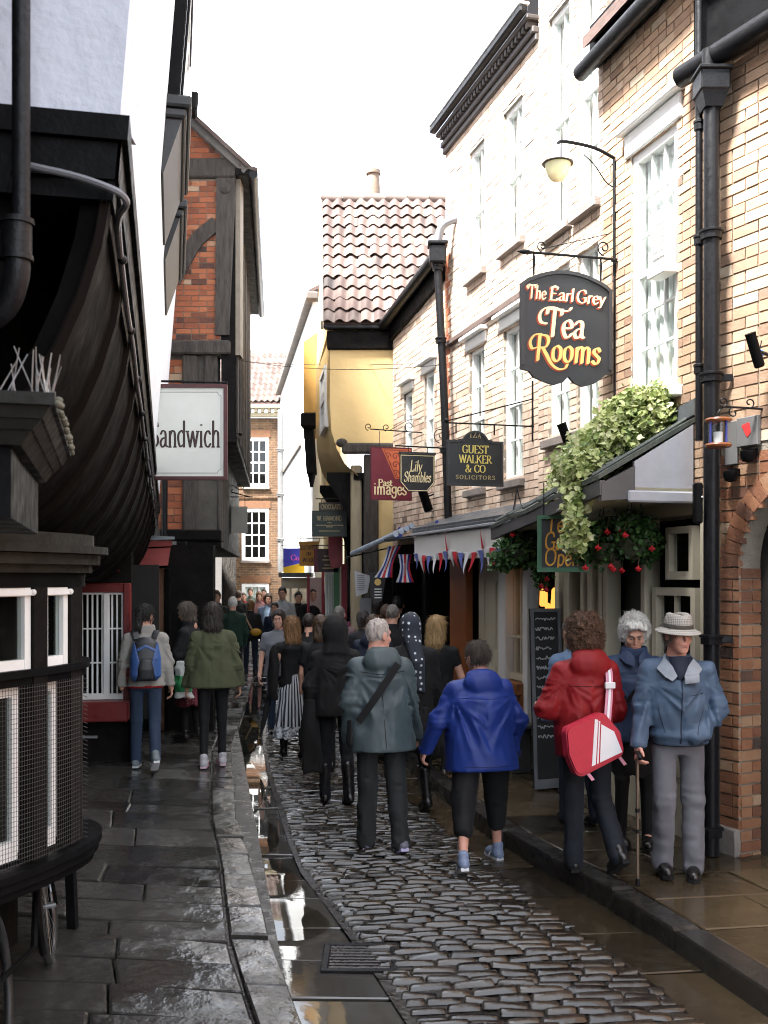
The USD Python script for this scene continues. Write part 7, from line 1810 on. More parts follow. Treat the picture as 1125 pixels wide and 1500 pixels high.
rb = ribbon([f.tp(-.13, -.10, .48), f.tp(-.08, -.155, .34), f.tp(.02, -.17, .14)], (0, -1.0, 0), .03); t.add('strap', (f.world(rb[0]), rb[1]), mat('tan_strap', (.36, .24, .13), .6, .1), smooth=True)
far('dark haired person in a black T-shirt just left of the hooded figure', 470, 10.6, 1.64, 8, c_black, c_black, H_BROWN, 'long', long=.10, sleeve=.5)
far('person in a navy hooded jacket behind the grey waterproof', 546, 11.4, 1.62, -4, c_navy, c_jean, H_BROWN, 'short', hood='down', w=1.08)
far('woman with long auburn hair in a magenta check shirt', 522, 15.0, 1.66, 0, c_plaid, c_jean, H_RED, 'long')
far('balding man in front of the magenta check shirt', 497, 13.4, 1.66, 0, cloth('dull_pink', (0.1612, 0.0992, 0.0992)), c_jean, H_GREY, 'crop')
far('man in a grey green shirt with short red brown hair, under the yellow house', 514, 20.5, 1.82, 4, c_greyg, c_jean, H_RED, 'short')
far('man in a black sweater facing us with folded hands', 459, 19.5, 1.84, 184, c_black2, c_jean, H_DARK, 'crop', facing=True, arms=((14, 10, 62, 40), (14, 10, 62, 40)))
far('brown haired woman beside the man in the black sweater', 477, 20.0, 1.70, 180, c_olive, c_black, H_BROWN, 'bob', facing=True)
far('man in a white shirt and dark jacket facing us, left of centre', 414, 20.8, 1.84, 178, c_white, c_jean, H_DARK, 'short', facing=True)
far('man in a pale blue shirt half behind the white shirted man', 426, 22.5, 1.80, 176, c_sky, c_jean, H_DARK, 'short', facing=True)
far('brown haired woman in a light blue blouse, facing us', 393, 22.0, 1.68, 186, c_sky, c_jean, H_BROWN, 'bob', facing=True)
far('person in a dark navy coat beside the light blue blouse', 403, 19.4, 1.56, 170, c_navy, c_navy, H_DARK, 'short', facing=True)
far('grey haired person in a bottle green coat behind the sage cardigan', 341, 17.5, 1.70, 14, c_bottle, c_black, H_WHITE, 'short')
far('person in a red top near the foot of the far brick house', 357, 27.0, 1.62, 190, c_redf, c_jean, H_BROWN, 'short', facing=True)
far('person in grey by the far brick house window', 367, 29.5, 1.72, 180, c_greyg, c_jean, H_BROWN, 'short', facing=True)
far('dark coated man close to the timber house shop window', 303, 16.8, 1.74, 20, c_black, c_black, H_DARK, 'short', z=PAVE_L)
far('red faced bald man beside the dark coated man', 318, 18.5, 1.76, 170, c_olive, c_black, H_BROWN, 'crop', facing=True, z=PAVE_L)
far('dark haired man in an olive coat near the polka dot headscarf', 566, 12.6, 1.70, -6, c_olive, c_black, H_BROWN, 'short')
far('bald man in a dark jacket to the left of the polka dot headscarf', 575, 12.0, 1.72, -8, c_black2, c_black, H_GREY, 'crop')
far('dark haired person under the shop canopy beyond the headscarf', 583, 14.2, 1.78, -10, c_black, c_black, H_BLACK, 'short', z=.0)
far('fair haired woman beyond the magenta check shirt', 537, 17.6, 1.68, 0, c_olive, c_black, H_BLOND, 'bob')
far('person in a brown jacket among the far crowd', 442, 24.5, 1.70, 4, cloth('brown_jacket', (0.0434, 0.0279, 0.0186)), c_black, H_BROWN, 'short')
far('person in a dark coat at the back of the crowd by the white shop', 433, 27.5, 1.74, 182, c_black, c_black, H_DARK, 'short', facing=True)
far('pale haired person in pink at the back of the crowd', 380, 26.0, 1.66, 180, cloth('dusty_pink', (0.2232, 0.1116, 0.1054)), c_jean, H_FAIR, 'bob', facing=True)

for k, (lb, px_, d_, H__, m_, hm_, hk_, hd_) in enumerate((
    ('person in a black coat partly hidden between the striped skirt and the hooded figure', 452, 12.2, 1.60, c_black, H_DARK, 'short', None),
    ('dark haired woman in a charcoal coat behind the navy hooded jacket', 533, 13.0, 1.60, cloth('charcoal_coat', (.01, .0105, .0125)), H_DARK, 'bob', None),
    ('man in a dark green coat behind the balding man, under the stall awning', 590, 16.0, 1.80, c_bottle, H_BROWN, 'short', None),
    ('person in a black hooded coat further down beside the white door', 489, 18.0, 1.68, c_black2, H_DARK, 'short', 'down'),
    ('brown haired man in a navy coat in the middle of the far crowd', 502, 17.2, 1.66, c_navy, H_BROWN, 'short', None),
    ('blond person in a dark coat by the crimson post', 527, 19.0, 1.70, c_olive, H_BLOND, 'short', None),
    ('dark figure with short hair between the white shirted man and the black sweater', 437, 21.0, 1.74, c_black, H_DARK, 'short', None),
    ('dark haired person in a black coat near the yellow house corner post', 553, 14.6, 1.72, c_black, H_DARK, 'bob', None),
    ('grey haired man in a dark coat at the back under the orange sign', 449, 26.0, 1.76, c_navy, H_GREY, 'short', None),
    ('dark haired woman far off by the cream bay window', 421, 27.5, 1.66, c_black, H_DARK, 'bob', None),
    ('person in a dark red coat far off before the far brick house', 387, 29.0, 1.70, cloth('dark_red_coat', (.12, .012, .014)), H_DARK, 'short', None),
    ('person in black close to the left kerb behind the mustard bag', 349, 24.0, 1.72, c_black, H_BROWN, 'short', None))):
    far(lb, px_, d_, H__, (k * 37) % 40 - 12 + (180 if k in (6, 9, 10) else 0), m_, c_black, hm_, hk_, hood=hd_, facing=k in (6, 9, 10))
# ================================================================ LETTERING: a broad pen drawn along letter skeletons
_S = lambda *p: ('s', p)      # a smooth stroke
_L = lambda *p: ('l', p)      # straight strokes
GL = {
 'A': (.82, [_L((.06, 0), (.40, 1)), _L((.40, 1), (.76, 0)), _L((.2, .36), (.6, .36))], [(.06, 0), (.76, 0)]),
 'C': (.82, [_S((.74, .76), (.66, .95), (.46, 1), (.2, .86), (.1, .5), (.2, .14), (.46, 0), (.66, .06), (.76, .24))], []),
 'D': (.86, [_L((.16, 0), (.16, 1)), _S((.16, 1), (.5, .97), (.78, .5), (.5, .03), (.16, 0))], []),
 'E': (.72, [_L((.16, 0), (.16, 1)), _L((.08, 1), (.6, 1), (.6, .86)), _L((.16, .53), (.5, .53)), _L((.08, 0), (.64, 0), (.64, .16))], []),
 'F': (.68, [_L((.16, 0), (.16, 1)), _L((.08, 1), (.6, 1), (.6, .86)), _L((.16, .53), (.5, .53))], [(.16, 0)]),
 'G': (.88, [_S((.74, .76), (.66, .95), (.46, 1), (.2, .86), (.1, .5), (.2, .14), (.46, 0), (.66, .04), (.76, .14)), _L((.76, .1), (.76, .42)), _L((.6, .42), (.84, .42))], []),
 'H': (.92, [_L((.16, 0), (.16, 1)), _L((.76, 0), (.76, 1)), _L((.16, .52), (.76, .52))], [(.16, 0), (.16, 1), (.76, 0), (.76, 1)]),
 'I': (.42, [_L((.2, 0), (.2, 1))], [(.2, 0), (.2, 1)]),
 'K': (.86, [_L((.16, 0), (.16, 1)), _L((.72, 1), (.18, .45)), _L((.34, .6), (.78, 0))], [(.16, 0), (.16, 1), (.76, 0)]),
 'L': (.70, [_L((.16, 0), (.16, 1)), _L((.08, 0), (.62, 0), (.62, .2))], [(.16, 1)]),
 'M': (1.02, [_L((.12, 0), (.16, 1)), _L((.16, 1), (.5, .1)), _L((.5, .1), (.84, 1)), _L((.84, 1), (.88, 0))], [(.12, 0), (.88, 0)]),
 'N': (.92, [_L((.16, 0), (.16, 1)), _L((.16, 1), (.76, 0)), _L((.76, 0), (.76, 1))], [(.16, 0), (.76, 1)]),
 'O': (.92, [_S((.46, 1), (.18, .84), (.1, .5), (.18, .16), (.46, 0), (.74, .16), (.82, .5), (.74, .84), (.46, 1))], []),
 'P': (.72, [_L((.16, 0), (.16, 1)), _S((.16, 1), (.5, .98), (.64, .76), (.5, .52), (.16, .48))], [(.16, 0)]),
 'R': (.82, [_L((.16, 0), (.16, 1)), _S((.16, 1), (.5, .98), (.62, .77), (.5, .54), (.16, .5)), _L((.36, .5), (.76, 0))], [(.16, 0), (.76, 0)]),
 'S': (.66, [_S((.56, .8), (.5, .96), (.32, 1), (.12, .86), (.14, .64), (.34, .52), (.54, .38), (.56, .14), (.34, 0), (.16, .04), (.08, .2))], []),
 'T': (.78, [_L((.39, 0), (.39, 1)), _L((.06, .82), (.06, 1), (.72, 1), (.72, .82))], [(.39, 0)]),
 'U': (.90, [_S((.16, 1), (.16, .4), (.2, .12), (.45, 0), (.7, .12), (.74, .4), (.74, 1))], [(.16, 1), (.74, 1)]),
 'W': (1.16, [_L((.06, 1), (.32, 0)), _L((.32, 0), (.56, 1)), _L((.56, 1), (.82, 0)), _L((.82, 0), (1.06, 1))], [(.06, 1), (1.06, 1)]),
 '&': (.90, [_S((.82, .5), (.7, .2), (.4, 0), (.12, .1), (.14, .38), (.42, .58), (.5, .82), (.36, 1), (.22, .84), (.36, .56), (.6, .2), (.84, .02))], []),
 '1': (.46, [_L((.22, 0), (.22, 1)), _L((.22, 1), (.1, .86))], [(.22, 0)]),
 '2': (.66, [_S((.1, .78), (.16, .95), (.34, 1), (.54, .84), (.48, .56), (.1, .03)), _L((.1, .02), (.58, .02), (.6, .16))], []),
 '.': (.28, [_L((.12, .03), (.14, .03))], []), ' ': (.40, [], []),
 'a': (.56, [_S((.1, .5), (.2, .62), (.36, .6), (.42, .46), (.42, .1), (.52, .02)), _S((.42, .36), (.2, .32), (.08, .16), (.18, .0), (.34, .05), (.42, .18))], []),
 'b': (.60, [_L((.14, 0), (.14, 1)), _S((.14, .5), (.3, .63), (.5, .5), (.52, .26), (.38, .02), (.14, .06))], []),
 'c': (.50, [_S((.44, .5), (.32, .62), (.16, .54), (.08, .3), (.16, .06), (.32, 0), (.46, .12))], []),
 'd': (.62, [_L((.46, 0), (.46, 1)), _S((.46, .5), (.3, .63), (.1, .5), (.08, .26), (.2, .02), (.46, .1))], []),
 'e': (.52, [_S((.1, .34), (.45, .36), (.40, .56), (.26, .63), (.1, .5), (.08, .24), (.22, .0), (.38, .03), (.47, .15))], []),
 'f': (.40, [_S((.40, .92), (.30, 1), (.2, .9), (.18, .6), (.18, 0)), _L((.04, .6), (.36, .6))], []),
 'g': (.56, [_S((.44, .52), (.28, .63), (.1, .5), (.1, .24), (.26, .12), (.44, .24)), _S((.46, .62), (.46, .0), (.34, -.26), (.14, -.24), (.08, -.1))], []),
 'h': (.62, [_L((.14, 0), (.14, 1)), _S((.14, .42), (.28, .62), (.44, .58), (.48, .42), (.48, 0))], [(.14, 0), (.48, 0)]),
 'i': (.30, [_L((.14, 0), (.14, .6)), _L((.13, .85), (.16, .85))], [(.14, 0)]),
 'l': (.30, [_L((.14, 0), (.14, 1))], [(.14, 0)]),
 'm': (.92, [_L((.14, 0), (.14, .6)), _S((.14, .42), (.26, .62), (.40, .58), (.44, .42), (.44, 0)), _S((.44, .42), (.56, .62), (.72, .58), (.76, .42), (.76, 0))], [(.14, 0), (.44, 0), (.76, 0)]),
 'n': (.62, [_L((.14, 0), (.14, .6)), _S((.14, .42), (.28, .62), (.44, .58), (.48, .42), (.48, 0))], [(.14, 0), (.48, 0)]),
 'o': (.58, [_S((.28, .62), (.12, .52), (.08, .31), (.12, .1), (.28, 0), (.44, .1), (.48, .31), (.44, .52), (.28, .62))], []),
 'p': (.60, [_L((.14, -.3), (.14, .6)), _S((.14, .5), (.3, .63), (.5, .5), (.52, .26), (.38, .0), (.14, .06))], []),
 'r': (.44, [_L((.14, 0), (.14, .6)), _S((.14, .42), (.26, .6), (.40, .58))], [(.14, 0)]),
 's': (.46, [_S((.40, .5), (.3, .62), (.14, .58), (.1, .44), (.26, .32), (.40, .2), (.34, .03), (.18, 0), (.06, .1))], []),
 't': (.38, [_S((.16, .86), (.16, .2), (.22, .02), (.36, .06)), _L((.04, .6), (.34, .6))], []),
 'w': (.84, [_L((.06, .6), (.24, 0)), _L((.24, 0), (.42, .6)), _L((.42, .6), (.58, 0)), _L((.58, 0), (.76, .6))], [(.06, .6), (.76, .6)]),
 'y': (.56, [_L((.06, .6), (.28, .04)), _S((.50, .6), (.28, .0), (.18, -.24), (.06, -.24))], [(.06, .6)]),
}
def pen(kind, pts, nib):
    p = spline([(*q, 0) for q in pts], max(8, 6 * len(pts)))[:, :2] if kind == 's' else np.array(pts, float)
    out = []
    for a, b in zip(p[:-1], p[1:]):
        out.append(sg.MultiPoint([tuple(q) for q in np.vstack([a + nib, b + nib])]).convex_hull)
    return unary_union(out)
def nib_of(rx, ry, ang=0, n=10):
    t = np.arange(n) * 2 * math.pi / n; c, s_ = math.cos(ang), math.sin(ang)
    x, y = rx * np.cos(t), ry * np.sin(t); return np.stack([x * c - y * s_, x * s_ + y * c], 1)
def text_shape(txt, rx=.075, ry=.024, ang=0, serif=True, slant=0.0, wide=1.0, track=0.0):
    nib = nib_of(rx, ry, ang); x = 0; parts = []
    for ch in txt:
        adv, st, se = GL[ch]
        for kind, pts in st: parts.append(affinity.translate(pen(kind, pts, nib), x, 0))
        if serif:
            for sx, sy in se: parts.append(affinity.translate(pen('l', [(sx - .07, sy), (sx + .07, sy)], nib_of(rx * .8, ry)), x, 0))
        x += adv + track
    return affinity.affine_transform(unary_union(parts), [wide, slant, 0, 1, 0, 0]), x * wide
def letters(th, fr, txt, uc, z, h, m, w=.0, d=.006, width=None, name='lettering', **k):
    sh, adv = text_shape(txt, **k)
    b = sh.bounds
    sx = h if width is None else width / (b[2] - b[0])
    sh = affinity.affine_transform(sh, [sx, 0, 0, h, uc - sx * (b[0] + b[2]) / 2, z])
    th.add(name, fr.prism(sh.simplify(h * .004), w, w + d), m)
    return sh

def wat(u, px):
    """how far out from the right-hand wall the column px falls, at u along it"""
    k = (px - CX) / FPX; a = FR.a + FR.d * u
    return float((k * a[1] - a[0]) / (FR.n[0] - k * FR.n[1]))
def cross_frame(u, px0, px1):
    """a hanging board across the street between two columns of the picture: its frame (left to right), width and depth"""
    a, b = FR.p(u, wat(u, px0), 0), FR.p(u, wat(u, px1), 0)
    fr = Fr(a, b, (0, -5)); return fr, fr.len, (a[1] + b[1]) / 2
def zz(py, d): return CAMZ + (HY - py) / FPX * d
sign_black = mat('sign_black', (.022, .023, .026), .45, .2, 6, .1, 60)
rim_black = mat('sign_rim', (.030, .030, .032), .45, .2, 8)

# ---------------------------------------------------------------- the tea rooms sign, its bracket and the street lamp
u = 1.16
fr, W, d = cross_frame(u, 763, 896)
z0, z1 = zz(565, d), zz(397, d); H = z1 - z0
t = thing('hanging_sign', 'large black sign with gilt lettering, arched top and scalloped foot, above the ivy', 'sign', tuple(fr.p(W / 2, 0, z0)))
top = [(1 - i / 16, .865 + .135 * math.sin(math.pi * (1 - i / 16)) ** .8) for i in range(17)]
foot = [(0, .125), (.09, .11), (.14, .06), (.24, .03), (.36, .0), (.46, .03), (.52, .085), (.58, .03), (.68, 0), (.80, .03), (.88, .075), (.94, .12), (1, .125)]
pol = affinity.scale(sg.Polygon(foot + [(1, .86)] + top[1:-1] + [(0, .86)]), W, H, origin=(0, 0)); pol = affinity.translate(pol, 0, z0)
t.add('board', fr.prism(pol, -.03, .0), sign_black)
t.add('rim', fr.prism(pol.difference(affinity.translate(pol.buffer(-.028), 0, -.0)).intersection(rect(-1, 2, z0 + .16 * H, z1 + 1)), .0005, .014), rim_black)
gold_l = mat('sign_gold', (.80, .55, .17), .45, .12, 20); cream_l = mat('sign_cream', (.82, .68, .42), .5, .06, 20); red_l = mat('sign_red', (.40, .06, .02), .5, .1)
fancy = dict(rx=.085, ry=.028, ang=.35, serif=False, slant=.12)
def fancy_line(txt, uc, z, h, width, m, extra=()):
    sh, adv = text_shape(txt, **fancy)
    for pts in extra: sh = sh.union(affinity.affine_transform(pen('s', pts, nib_of(.075, .028, .35)), [1, .12, 0, 1, 0, 0]))
    b = sh.bounds; sx = width / (b[2] - b[0])
    sh = affinity.affine_transform(sh, [sx, 0, 0, h, uc - sx * (b[0] + b[2]) / 2, z])
    t.add('lettering_shade', fr.prism(affinity.translate(sh.buffer(.004), -.007, -.008).simplify(.001), .001, .004), red_l)
    t.add('lettering', fr.prism(sh.simplify(.001), .0045, .009), m)
fancy_line('The', W * .165, z0 + .735 * H, .105, W * .22, cream_l, [((.0, .72), (-.16, .9), (.0, 1.06), (.4, 1.02), (.85, 1.1))])
fancy_line('Earl', W * .44, z0 + .735 * H, .105, W * .28, cream_l, [((.62, 1.0), (.3, 1.1), (.08, .9))])
fancy_line('Grey', W * .77, z0 + .73 * H, .105, W * .33, cream_l)
fancy_line('Tea', W * .44, z0 + .42 * H, .22, W * .52, cream_l, [((.05, .45), (-.2, .5), (-.28, .75), (-.1, 1.0), (.3, 1.06), (.75, .96), (1.05, 1.0), (1.12, 1.1))])
fancy_line('Rooms', W * .48, z0 + .205 * H, .205, W * .80, gold_l, [((.05, .5), (-.18, .45), (-.3, .7), (-.12, .98), (.2, 1.04)), ((.55, .3), (.85, -.1), (1.25, -.3), (1.6, -.24), (1.68, -.1))])
iron = thing('sign_bracket', 'wrought iron bracket with a spear tip and scrolls, carrying the tea rooms sign', 'bracket', tuple(FR.p(u, 0, zz(372, d))))
zb = zz(373, d) ; wo = wat(u, 757)
iron.add('bar', tube([FR.p(u, -.02, zb), FR.p(u, wo - .12, zb - .01)], .011, 8), black_iron, smooth=40)
iron.add('spear_tip', tube([FR.p(u, wo - .14, zb - .01), FR.p(u, wo - .09, zb - .01), FR.p(u, wo - .05, zb - .01), FR.p(u, wo, zb - .012)], [.009, .022, .018, .002], 8), black_iron, smooth=40)
N3, Z3 = np.array([*FR.n, 0]), np.array([0, 0, 1.0])
iron.add('scroll', tube(spiral(FR.p(u, .13, zb + .085), N3, Z3, .065, .012, -1.5, 6.5), .006, 6), black_iron, smooth=40)
iron.add('scroll', tube(spiral(FR.p(u, wo - .22, zb + .05), N3, Z3, .045, .01, -1.5, 6.0), .005, 6), black_iron, smooth=40)
iron.add('stay', tube([FR.p(u, wo - .2, zb + .02), FR.p(u, .1, zb + .20)], .004, 6), black_iron)
iron.add('brace', tube([FR.p(u, .0, zb + .12), FR.p(u, .0, zb - .02), FR.p(u, .06, zb - .01)], .014, 8), black_iron)
for px_ in (782, 880):
    w_ = wat(u, px_); iron.add('hanger', tube([FR.p(u, w_, zb), FR.p(u, w_, zb - .06), FR.p(u, w_, z0 + .93 * H)], [.005, .012, .006], 6), black_iron)
ul = 1.19
lp = thing('street_lamp', 'wall lamp on a curved iron arm with a grey cap, above the tea rooms sign', 'street lamp', tuple(FR.p(ul, .5, 5.3)))
dl = FR.p(ul, .3, 0)[1]
wl = wat(ul, 817)
za = zz(212, dl)
lp.add('upright', tube([FR.p(ul, .02, zz(400, dl)), FR.p(ul, .02, zz(225, dl))], .013, 8), black_iron, smooth=40)
lp.add('arm', tube(spline([FR.p(ul, .02, zz(226, dl)), FR.p(ul, .2, zz(220, dl) + .03), FR.p(ul, wl - .12, za + .005), FR.p(ul, wl - .02, za), FR.p(ul, wl, za - .03)], 16), .014, 8), black_iron, smooth=40)
lp.add('scroll', tube(spline([FR.p(ul, .02, zz(270, dl)), FR.p(ul, .1, zz(262, dl)), FR.p(ul, .2, zz(240, dl)), FR.p(ul, .3, zz(226, dl))], 14), .005, 6), black_iron, smooth=40)
q = FR.p(ul, wl, za - .03)
lp.add('cap', lathe([(.04, -.13), (.042, -.02), (.02, .0)], q, 14), mat('lamp_grey', (.28, .29, .31), .5, .15), smooth=40)
lp.add('shade', lathe([(.125, -.155), (.13, -.15), (.06, -.13), (.03, -.125)], q, 18), mat('lamp_rust', (.16, .13, .11), .5, .3, 10), smooth=40)
gl = usdkit.material(stage, '/World/Looks/frosted_globe', {'p': ('principled_bsdf', {'base_color': (.78, .72, .42), 'roughness': .35, 'subsurface_weight': .3, 'subsurface_scale': .05})}, [], surface='p.BSDF')
lp.add('globe', lathe([(.001, -.30), (.045, -.29), (.08, -.25), (.10, -.19), (.105, -.155)], q, 18), gl, smooth=True)
cbw = thing('cable', 'thin black conduit running down the brickwork left of the tea room window', 'cable', tuple(FR.p(ul, .02, 3.2)))
cbw.add('conduit', tube([FR.p(ul - .01, .025, 3.05), FR.p(ul - .01, .025, zz(402, dl))], .009, 6), black_iron)

# ---------------------------------------------------------------- solicitors sign
u = 2.82
fr, W, d = cross_frame(u, 655, 737)
z0, z1 = zz(712, d), zz(627, d); H = z1 - z0
t = thing('hanging_sign', 'black solicitors sign with a rounded crest and gilt lettering', 'sign', tuple(fr.p(W / 2, 0, z0)))
pol = unary_union([rect(0, W, z0, z0 + .78 * H), affinity.scale(sg.Point(W * .5, z0 + .70 * H).buffer(W * .245, 20), 1, 1.0), rect(W * .2, W * .8, z0 + .7 * H, z0 + .80 * H)])
pol = pol.intersection(rect(0, W, z0, z0 + H))
t.add('board', fr.prism(pol, -.03, 0), sign_black); t.add('rim', fr.prism(pol.difference(pol.buffer(-.022)), .0005, .012), rim_black)
g2 = mat('yellow_gilt', (.78, .62, .16), .45, .1)
letters(t, fr, 'GUEST', W * .5, z0 + .565 * H, .075, g2, width=W * .47)
letters(t, fr, 'WALKER', W * .5, z0 + .395 * H, .075, g2, width=W * .60)
letters(t, fr, '& CO', W * .5, z0 + .235 * H, .072, g2, width=W * .36)
letters(t, fr, 'SOLICITORS', W * .5, z0 + .115 * H, .038, mat('dull_gilt', (.42, .33, .16), .5, .1), width=W * .70, track=.25, rx=.08, ry=.04)
letters(t, fr, '12', W * .46, z0 + .83 * H, .07, mat('dull_gilt', (.42, .33, .16), .5, .1), width=W * .13, rx=.05, ry=.03)
letters(t, fr, 'A', W * .57, z0 + .83 * H, .04, mat('dull_gilt', (.42, .33, .16), .5, .1), width=W * .06, rx=.07, ry=.04)
b_ = thing('sign_bracket', 'thin iron bracket with a slanting stay, carrying the solicitors sign', 'bracket', tuple(FR.p(u, 0, zz(620, d))))
zb = zz(621, d)
b_.add('bar', tube([FR.p(u, 0, zb), FR.p(u, wat(u, 652), zb)], .008, 6), black_iron)
b_.add('stay', tube([FR.p(u, .02, zb + .27), FR.p(u, wat(u, 656), zb + .02)], .007, 6), black_iron)
b_.add('wall_rod', tube([FR.p(u, .02, zb - .15), FR.p(u, .02, zb + .45)], .009, 6), black_iron)
b_.add('knob', ball(FR.p(u, wat(u, 654), zb + .02), .022, 1), black_iron)
for px_ in (668, 724): b_.add('hanger', tube([FR.p(u, wat(u, px_), zb), FR.p(u, wat(u, px_), zb - .10)], .008, 6), black_iron)

# ---------------------------------------------------------------- the small black shop sign and the maroon photo studio sign
u = 5.35
fr, W, d = cross_frame(u, 586, 637)
z0, z1 = zz(720, d), zz(666, d); H = z1 - z0
t = thing('hanging_sign', 'small black sign with cut lower corners and cream script', 'sign', tuple(fr.p(W / 2, 0, z0)))
pol = sg.Polygon([(W * .22, z0), (W * .78, z0), (W, z0 + .25 * H), (W, z1), (0, z1), (0, z0 + .25 * H)])
t.add('board', fr.prism(pol, -.025, 0), sign_black); t.add('gilt_line', fr.prism(pol.buffer(-.008).difference(pol.buffer(-.016)), .0005, .003), pale_gold)
t.add('rim', fr.box(-.01, W + .01, -.03, .012, z1 + .002, z1 + .03), rim_black)
sc = dict(rx=.075, ry=.035, ang=.5, serif=False, slant=.16)
letters(t, fr, 'Lily', W * .46, z0 + .55 * H, .13, pale_gold, width=W * .36, **sc)
letters(t, fr, 'Shambles', W * .5, z0 + .26 * H, .12, pale_gold, width=W * .78, **sc)
b_ = thing('sign_bracket', 'iron bar carrying the small black sign with cream script', 'bracket', tuple(FR.p(u, 0, z1)))
zb = z1 + .09
b_.add('bar', tube([FR.p(u, .0, zb), FR.p(u, wat(u, 579), zb + .01)], .010, 6), black_iron)
b_.add('scroll', tube(spiral(FR.p(u, .1, zb + .16), N3, Z3, .10, .015, -1.4, 6.5, 30), .006, 6), black_iron, smooth=40)
for px_ in (598, 626): b_.add('hanger', tube([FR.p(u, wat(u, px_), zb), FR.p(u, wat(u, px_), z1)], .006, 6), black_iron)
u = 6.35
fr, W, d = cross_frame(u, 543, 603)
z0, z1 = zz(733, d), zz(655, d); H = z1 - z0
t = thing('hanging_sign', 'maroon sign with an orange ornamented wedge and cream lettering', 'sign', tuple(fr.p(W / 2, 0, z0)))
t.add('board', fr.box(0, W, -.025, 0, z0, z1), mat('maroon_board', (.17, .015, .03), .5, .1, 6))
t.add('rim', fr.prism(rect(0, W, z0, z1).difference(rect(.012, W - .012, z0 + .012, z1 - .012)), .0005, .008), mat('maroon_rim', (.10, .01, .02), .5, .1))
org = mat('orange_wedge', (.62, .14, .05), .5, .08)
wd = sg.Polygon([(W * .27, z1 - .02), (W * .97, z1 - .02), (W * .97, z0 + .45 * H), (W * .60, z0 + .40 * H)])
t.add('wedge', fr.prism(wd, .0005, .003), org)
crl = unary_union([pen('s', [(W * (.40 + .2 * i) + .05 * math.cos(a_) * (1 - a_ / 9), z0 + H * (.83 - .16 * j) + .05 * math.sin(a_) * (1 - a_ / 9)) for a_ in np.linspace(0, 7, 12)], nib_of(.006, .006)) for i in range(3) for j in range(3)]).intersection(wd.buffer(-.02)).union(wd.buffer(-.014).difference(wd.buffer(-.022)))
t.add('ornament', fr.prism(crl, .0035, .006), mat('brick_red_line', (.22, .03, .02), .5, .1))
letters(t, fr, 'Past', W * .36, z0 + .27 * H, .085, pale_gold, width=W * .34, rx=.09, ry=.05, serif=False, name='lettering')
letters(t, fr, 'images', W * .48, z0 + .11 * H, .16, pale_gold, width=W * .80, rx=.075, ry=.045, serif=False)
b_ = thing('sign_bracket', 'long scrolled iron bracket above the maroon sign', 'bracket', tuple(FR.p(u, 0, z1)))
zb = zz(632, d)
b_.add('bar', tube([FR.p(u, .0, zb), FR.p(u, wat(u, 542), zb + .02)], .008, 6), black_iron)
for px_, r_0 in ((540, .05), (566, .05), (600, .075)):
    b_.add('scroll', tube(spiral(FR.p(u, wat(u, px_), zb + r_0), N3, Z3, r_0, .012, -1.5, 5.5), .006, 6), black_iron, smooth=40)
b_.add('stay', tube(spline([FR.p(u, wat(u, 570), zb + .01), FR.p(u, .2, zb + .16), FR.p(u, .02, zb + .18)], 10), .005, 6), black_iron)
for px_ in (556, 592): b_.add('hanger', tube([FR.p(u, wat(u, px_), zb), FR.p(u, wat(u, px_), z1)], .005, 6), black_iron)

# ---------------------------------------------------------------- farther signs, facing down the street
def board(label, x0, x1, y0, y1, d, m, lines=(), shape=None, name='hanging_sign', cat='sign', bar=True):
    a, b = at(x0, 0, d), at(x1, 0, d)
    fr = Fr(a, b, (0, 0)); W = fr.len; z0, z1 = zz(y1, d), zz(y0, d); H = z1 - z0
    t = thing(name, label, cat, tuple(fr.p(W / 2, 0, z0)))
    pol = affinity.translate(affinity.scale(sg.Polygon(shape or [(0, 0), (1, 0), (1, 1), (0, 1)]), W, H, origin=(0, 0)), 0, z0)
    t.add('board', fr.prism(pol, -.03, 0), m)
    for txt, uc, zc, h_, w_, lm in lines: letters(t, fr, txt, W * uc, z0 + H * zc, h_ * H, lm, width=w_ * W, rx=.09, ry=.045)
    if bar:
        t.add('hanging_bar', join([tube([fr.p(-.05, -.015, z1 + .06), fr.p(W + .35, -.015, z1 + .06)], .009, 6), tube([fr.p(.1 * W, -.015, z1), fr.p(.1 * W, -.015, z1 + .06)], .007, 5), tube([fr.p(.9 * W, -.015, z1), fr.p(.9 * W, -.015, z1 + .06)], .007, 5)]), black_iron)
    return t, fr, W, z0, H
gm = mat('dark_green_sign', (.012, .026, .020), .5, .2); dgl = mat('faded_gilt', (.34, .27, .13), .5, .1)
t, fr, W, z0, H = board('dark green hanging sign with faded gilt letters under the yellow house', 457, 508, 748, 786, 15.6, gm, (('W. HAMOND', .5, .62, .17, .72, dgl), ), bar=False)
for zc, a_, b_ in ((.52, .44, .56), (.42, .12, .9), (.36, .4, .6), (.2, .2, .8)): t.add('gilt_line', fr.prism(rect(W * a_, W * b_, z0 + zc * H, z0 + (zc + .03) * H), .001, .004), dgl)
board('narrow brown name board directly above the dark green sign', 467, 502, 736, 748, 15.58, mat('brown_board', (.035, .025, .02), .5, .2), (('CHOCOLATE', .5, .2, .55, .84, dgl),))
board('orange hanging sign with a notched edge and brown lettering', 437, 471, 793, 829, 19.5, mat('orange_board', (.48, .22, .03), .5, .1), (('CRAFTWORKS', .45, .66, .17, .8, mat('dark_brown_letter', (.06, .03, .015), .5)), ('IN', .45, .42, .15, .2, _mats['dark_brown_letter']), ('WOOD', .45, .16, .17, .55, _mats['dark_brown_letter'])), shape=[(.05, 0), (.9, 0), (.9, .2), (1, .4), (.88, .6), (.88, .9), (.94, 1), (0, 1), (.05, .8)])
